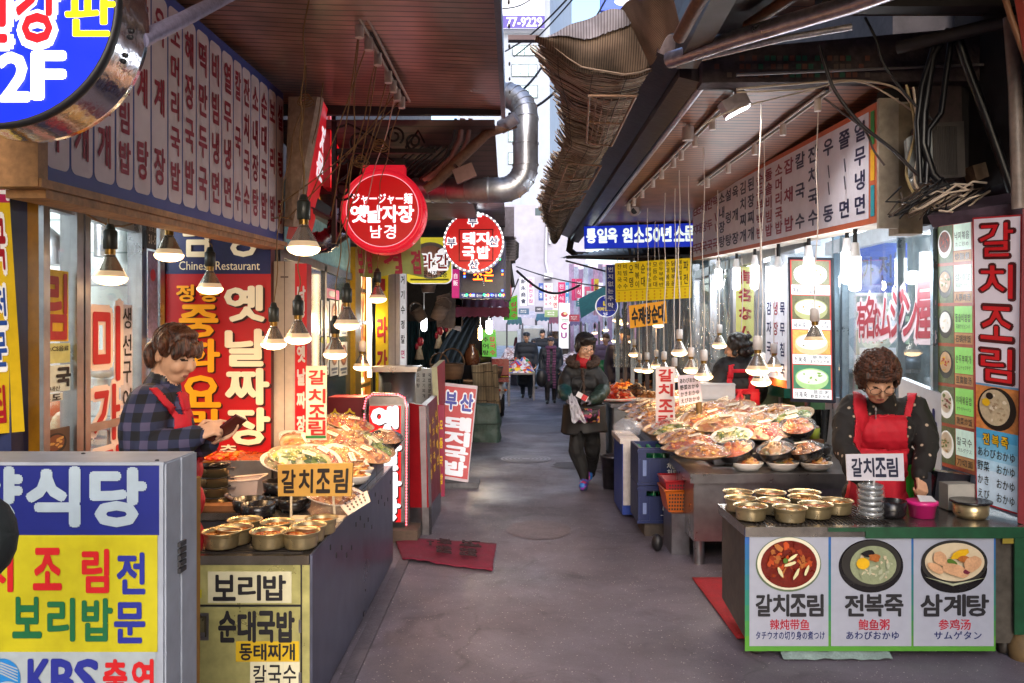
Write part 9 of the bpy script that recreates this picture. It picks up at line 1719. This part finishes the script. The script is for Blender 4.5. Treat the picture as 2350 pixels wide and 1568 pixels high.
# ---------------- people in the distance
def walker(px, yt, yf, label, coat, legs, hair, facing=-1, extra=None, step=.12, coat_len=.55, d=None, shw=1., yaw=0., hat=None, skin='skin'):
 d = d or gd(yf); c = P(px, yf, d); x0, y0 = c.x, d; h = P(0, yt, d).z; u = h / 1.66; t = thing('person', label, 'person', (x0, y0, 0), 'people walking in the alley'); f = Fig(); g = lambda x, y, z: Vector((x0 + x * u, y0 + y * u * -facing, z * u))
 L_, hm = head(f, g(0, -.03, 1.535), (yaw, facing, -.1), u); f.cap(g(0, 0, 1.44), g(0, 0, 1.36), .055 * u, .07 * u, skin if not extra else 'coat')
 for z, w, r in ((1.33, .12 * shw, .09), (1.2, .13 * shw, .12), (1.05, .1 * shw, .125), (.9, .1 * shw, .135)): f.cap(g(-w, 0, z), g(w, 0, z), r * u, r * u, 'coat')
 for z in np.arange(.88, .86 - (.5 * coat_len), -.12): f.cap(g(-.11, 0, z), g(.11, 0, z), .135 * u, .135 * u, 'coat')
 for s_ in (-1, 1):
  f.chain([g(.2 * s_ * shw, 0, 1.33), g(.255 * s_ * shw, .02, 1.08), g(.24 * s_ * shw, -.08, .86)], [.08 * u, .07 * u, .055 * u], 'coat'); hand(f, g(.24 * s_ * shw, -.08, .85), (0, facing * .3, -1), (s_, 0, 0), s_, .15 * u, (.4, .5, .5, .6), .3)
  k = step * s_; f.chain([g(.085 * s_, 0, .8), g(.09 * s_, -k * .6 - .03, .45), g(.09 * s_, -k + .03 * (s_ < 0), .09)], [.095 * u, .075 * u, .055 * u], 'leg'); f.cap(g(.09 * s_, -k + .03, .05), g(.095 * s_, -k - .14, .04), .05 * u, .04 * u, 'shoe')
 f.build('body', t, {'skin': SKIN, 'lip': LIP, 'eye': EYE, 'coat': coat, 'leg': legs, 'shoe': BLACK}, .016, 2)
 hh = [(L_(0, -.02, .05), (.088 * u, .1 * u, .085 * u)), (L_(0, -.05, -.01), (.082 * u, .06 * u, .07 * u))]
 if hat: hh = [(L_(0, -.01, .075), (.098 * u, .108 * u, .06 * u)), (L_(0, .05, .05), (.08 * u, .07 * u, .016 * u))]
 o = hairpiece(t, hh, hat or hair, .014, .003, 30)
 if hat: o.name = 'cap'
 if extra: extra(t, g, u, L_)
 return t
def scarf(t, g, u, L_):
 m = stripes('mauve_scarf', '#7a4a6a', '#4a2c48', 'Z', 18, .85, 0, .6, .3, .3); b = MB()
 for s_ in (-1, 1): b.grid(lambda p, v: g(.075 * s_ + .085 * (p - .5) + .01 * math.sin(v * 9), -.155 - .02 * math.sin(p * 9), 1.36 - (.98 if s_ > 0 else .8) * v), 6, 24, 0)
 b.tube([g(.11 * math.cos(a), -.02 + .1 * math.sin(a), 1.40) for a in [6.2832 * i / 14 for i in range(15)]], .045 * u, 0, 8); b.build('scarf', [m], t); glasses(t, L_)
def bag_(t, g, u, L_): pass
DN = M('#121a26', .7, v=.2); NV = M('#1c2434', .7, v=.2); OL = M('#4a4640', .75, v=.2); LB = M('#7a90ac', .7, v=.2); GR = M('#3a3a42', .7)
walker(1208, 763, 913, 'man in long dark navy overcoat and black cap with hands at his sides', DN, M('#1a2230', .7), HAIRB, coat_len=1., hat=BLACK, extra=lambda t, g, u, L_: glasses(t, L_), step=.1)
walker(1264, 774, 926, 'woman in grey beanie with a long mauve scarf and dark coat', M('#141c26', .6, v=.3), M('#1a1418', .7), HAIRB, coat_len=.7, hat=M('#3a3a44', .8, b=.5, bs=80), extra=scarf, step=-.1)
b = MB(); q = P(1243, 868, 17.3); b.ell(q, (.13, .08, .19), 0); b.tube([q + Vector((-.08, 0, .15)), q + Vector((0, 0, .5)), q + Vector((.08, 0, .15))], .012, 0, 6); tag(b.build('handbag', [BLACK]), 'black handbag of the woman with the mauve scarf', 'bag')
walker(1245, 757, 884, 'man in navy coat behind the woman with the mauve scarf', DN, NV, HAIRB, coat_len=.8, step=.1, yaw=.3)
walker(1262, 765, 880, 'dark haired man half hidden behind the grey beanie', M('#141a28', .7), NV, HAIRB, coat_len=.8, yaw=.4)
walker(1224, 778, 892, 'woman in light blue coat behind the man in the overcoat', LB, M('#5a6a86', .7), HAIRB, coat_len=.8)
walker(1290, 760, 870, 'man in olive grey jacket and dark cap near the white pillar sign', OL, GR, HAIRB, hat=M('#2a2a2e', .7), yaw=.3)
walker(1236, 746, 850, 'tall man in dark blue jacket at the back of the group', M('#22304a', .7), NV, HAIRB, yaw=-.3)
walker(1275, 747, 848, 'person in cream patterned jacket at the back of the group', multi('cream_patterned', ['#c8b8a4', '#a08a74', '#e0d4c4', '#8a6a54'], 10, .8, .3), GR, HAIRB, yaw=.2)
for x_, yt_, yf_, lb_, cm_ in ((1303, 765, 848, 'person in black padded jacket far off, right of the white pillar sign', '#16161a'), (1253, 748, 838, 'person in grey coat far off at the very back of the group', '#5a5a64'), (1224, 752, 842, 'person in brown coat far off behind the man in the overcoat', '#5a4638'), (1332, 762, 850, 'person in pale lilac jacket at the hazy far stalls', '#a89ab8'), (1348, 764, 846, 'person in dark teal coat at the hazy far stalls', '#1f3a3e')): walker(x_, yt_, yf_, lb_, M(cm_, .7, v=.2), GR, HAIRB, coat_len=.7, yaw=random.uniform(-.5, .5), facing=random.choice((-1, -1, 1)))
for x_, yt_, yf_, lb_, cm_ in ((1196, 760, 850, 'person in maroon coat far off left of the man in the overcoat', '#5a2430'), (1268, 754, 842, 'person in beige coat between the far heads at the back', '#8a7a68'), (1298, 758, 846, 'person in navy coat far off beneath the white pillar sign', '#1c2438'), (1244, 756, 836, 'person in black coat farthest down the alley centre', '#101014'), (1214, 760, 840, 'person in slate jacket farthest left in the far crowd', '#4a5464'), (1340, 770, 868, 'person in mauve jacket by the pale garment heap', '#7a5a78')): walker(x_, yt_, yf_, lb_, M(cm_, .7, v=.2), NV, HAIRB, coat_len=.7, yaw=random.uniform(-.6, .6), facing=random.choice((-1, -1, 1)))
for x0, x1, y, d_0, cm_, lb_ in ((1166, 1196, 742, 24, '#2c5a5a', 'dark teal awning over the far left goods'), (1196, 1228, 728, 28, '#b8b4c0', 'pale awning behind the man in the overcoat'), (1232, 1262, 734, 27, '#3a6a7a', 'blue green awning over the far crowd'), (1262, 1286, 740, 26, '#8a4a5a', 'dull rose awning left of the white pillar sign'), (1310, 1340, 744, 22, '#6a5a7a', 'mauve awning right of the white pillar sign'), (1336, 1372, 738, 19, '#a8a0b4', 'grey lilac awning at the hazy right end')):
 b = MB(); A_, B_ = P(x0, y - 14, d_0 + .6), P(x1, y - 14, d_0 + .6); C_, D_ = P(x0 - 3, y, d_0 - .4), P(x1 + 3, y, d_0 - .4); b.grid(lambda u, v: A_.lerp(B_, u).lerp(C_.lerp(D_, u), v) - Vector((0, 0, .05 * abs(math.sin(u * 12)) * v)), 24, 3, 0)
 for q in (C_, D_): b.tube([q, Vector((q.x, q.y, 0))], .025, 1, 5)
 b.bx(C_.x + .1, d_0 - .2, 0, D_.x - .1, d_0 + .3, .75, 2); tag(b.build('stall_awning', [M(cm_, .7, v=.3), STEEL_D, M('#5a5460', .7, v=.5, s=5)]), lb_, 'awning')
walker(1318, 768, 862, 'person in a red jacket at the hazy far stalls', M('#b03048', .7), GR, HAIRB, yaw=.5)
walker(1434, 752, 0, 'dark clothed vendor with crimson sleeve at the farthest right stall', M('#1c1a34', .7), BLACK, HAIRB, d=11.9, yaw=-.6, facing=-1, coat_len=.9)
walker(1390, 765, 0, 'brown haired vendor behind the farthest right stall', M('#6a5a74', .7), BLACK, M('#5a3a28', .5), d=16.3, yaw=-.5)
# dark figure cut by the left edge of the view
d = 1.5; b = MB(); b.ell(P(-28, 1235, d), (.045, .06, .075), 0); b.tube([P(-140, 1300, d + .1), P(-40, 1250, d)], [.07, .05], 0, 12); b.ell(P(-10, 1195, d), (.02, .03, .02), 0)
tag(b.build('coat_sleeve', [M('#121a1c', .7, v=.3, b=.6, bs=30)]), 'dark sleeve of a passer-by cut off by the left frame edge', 'sleeve')
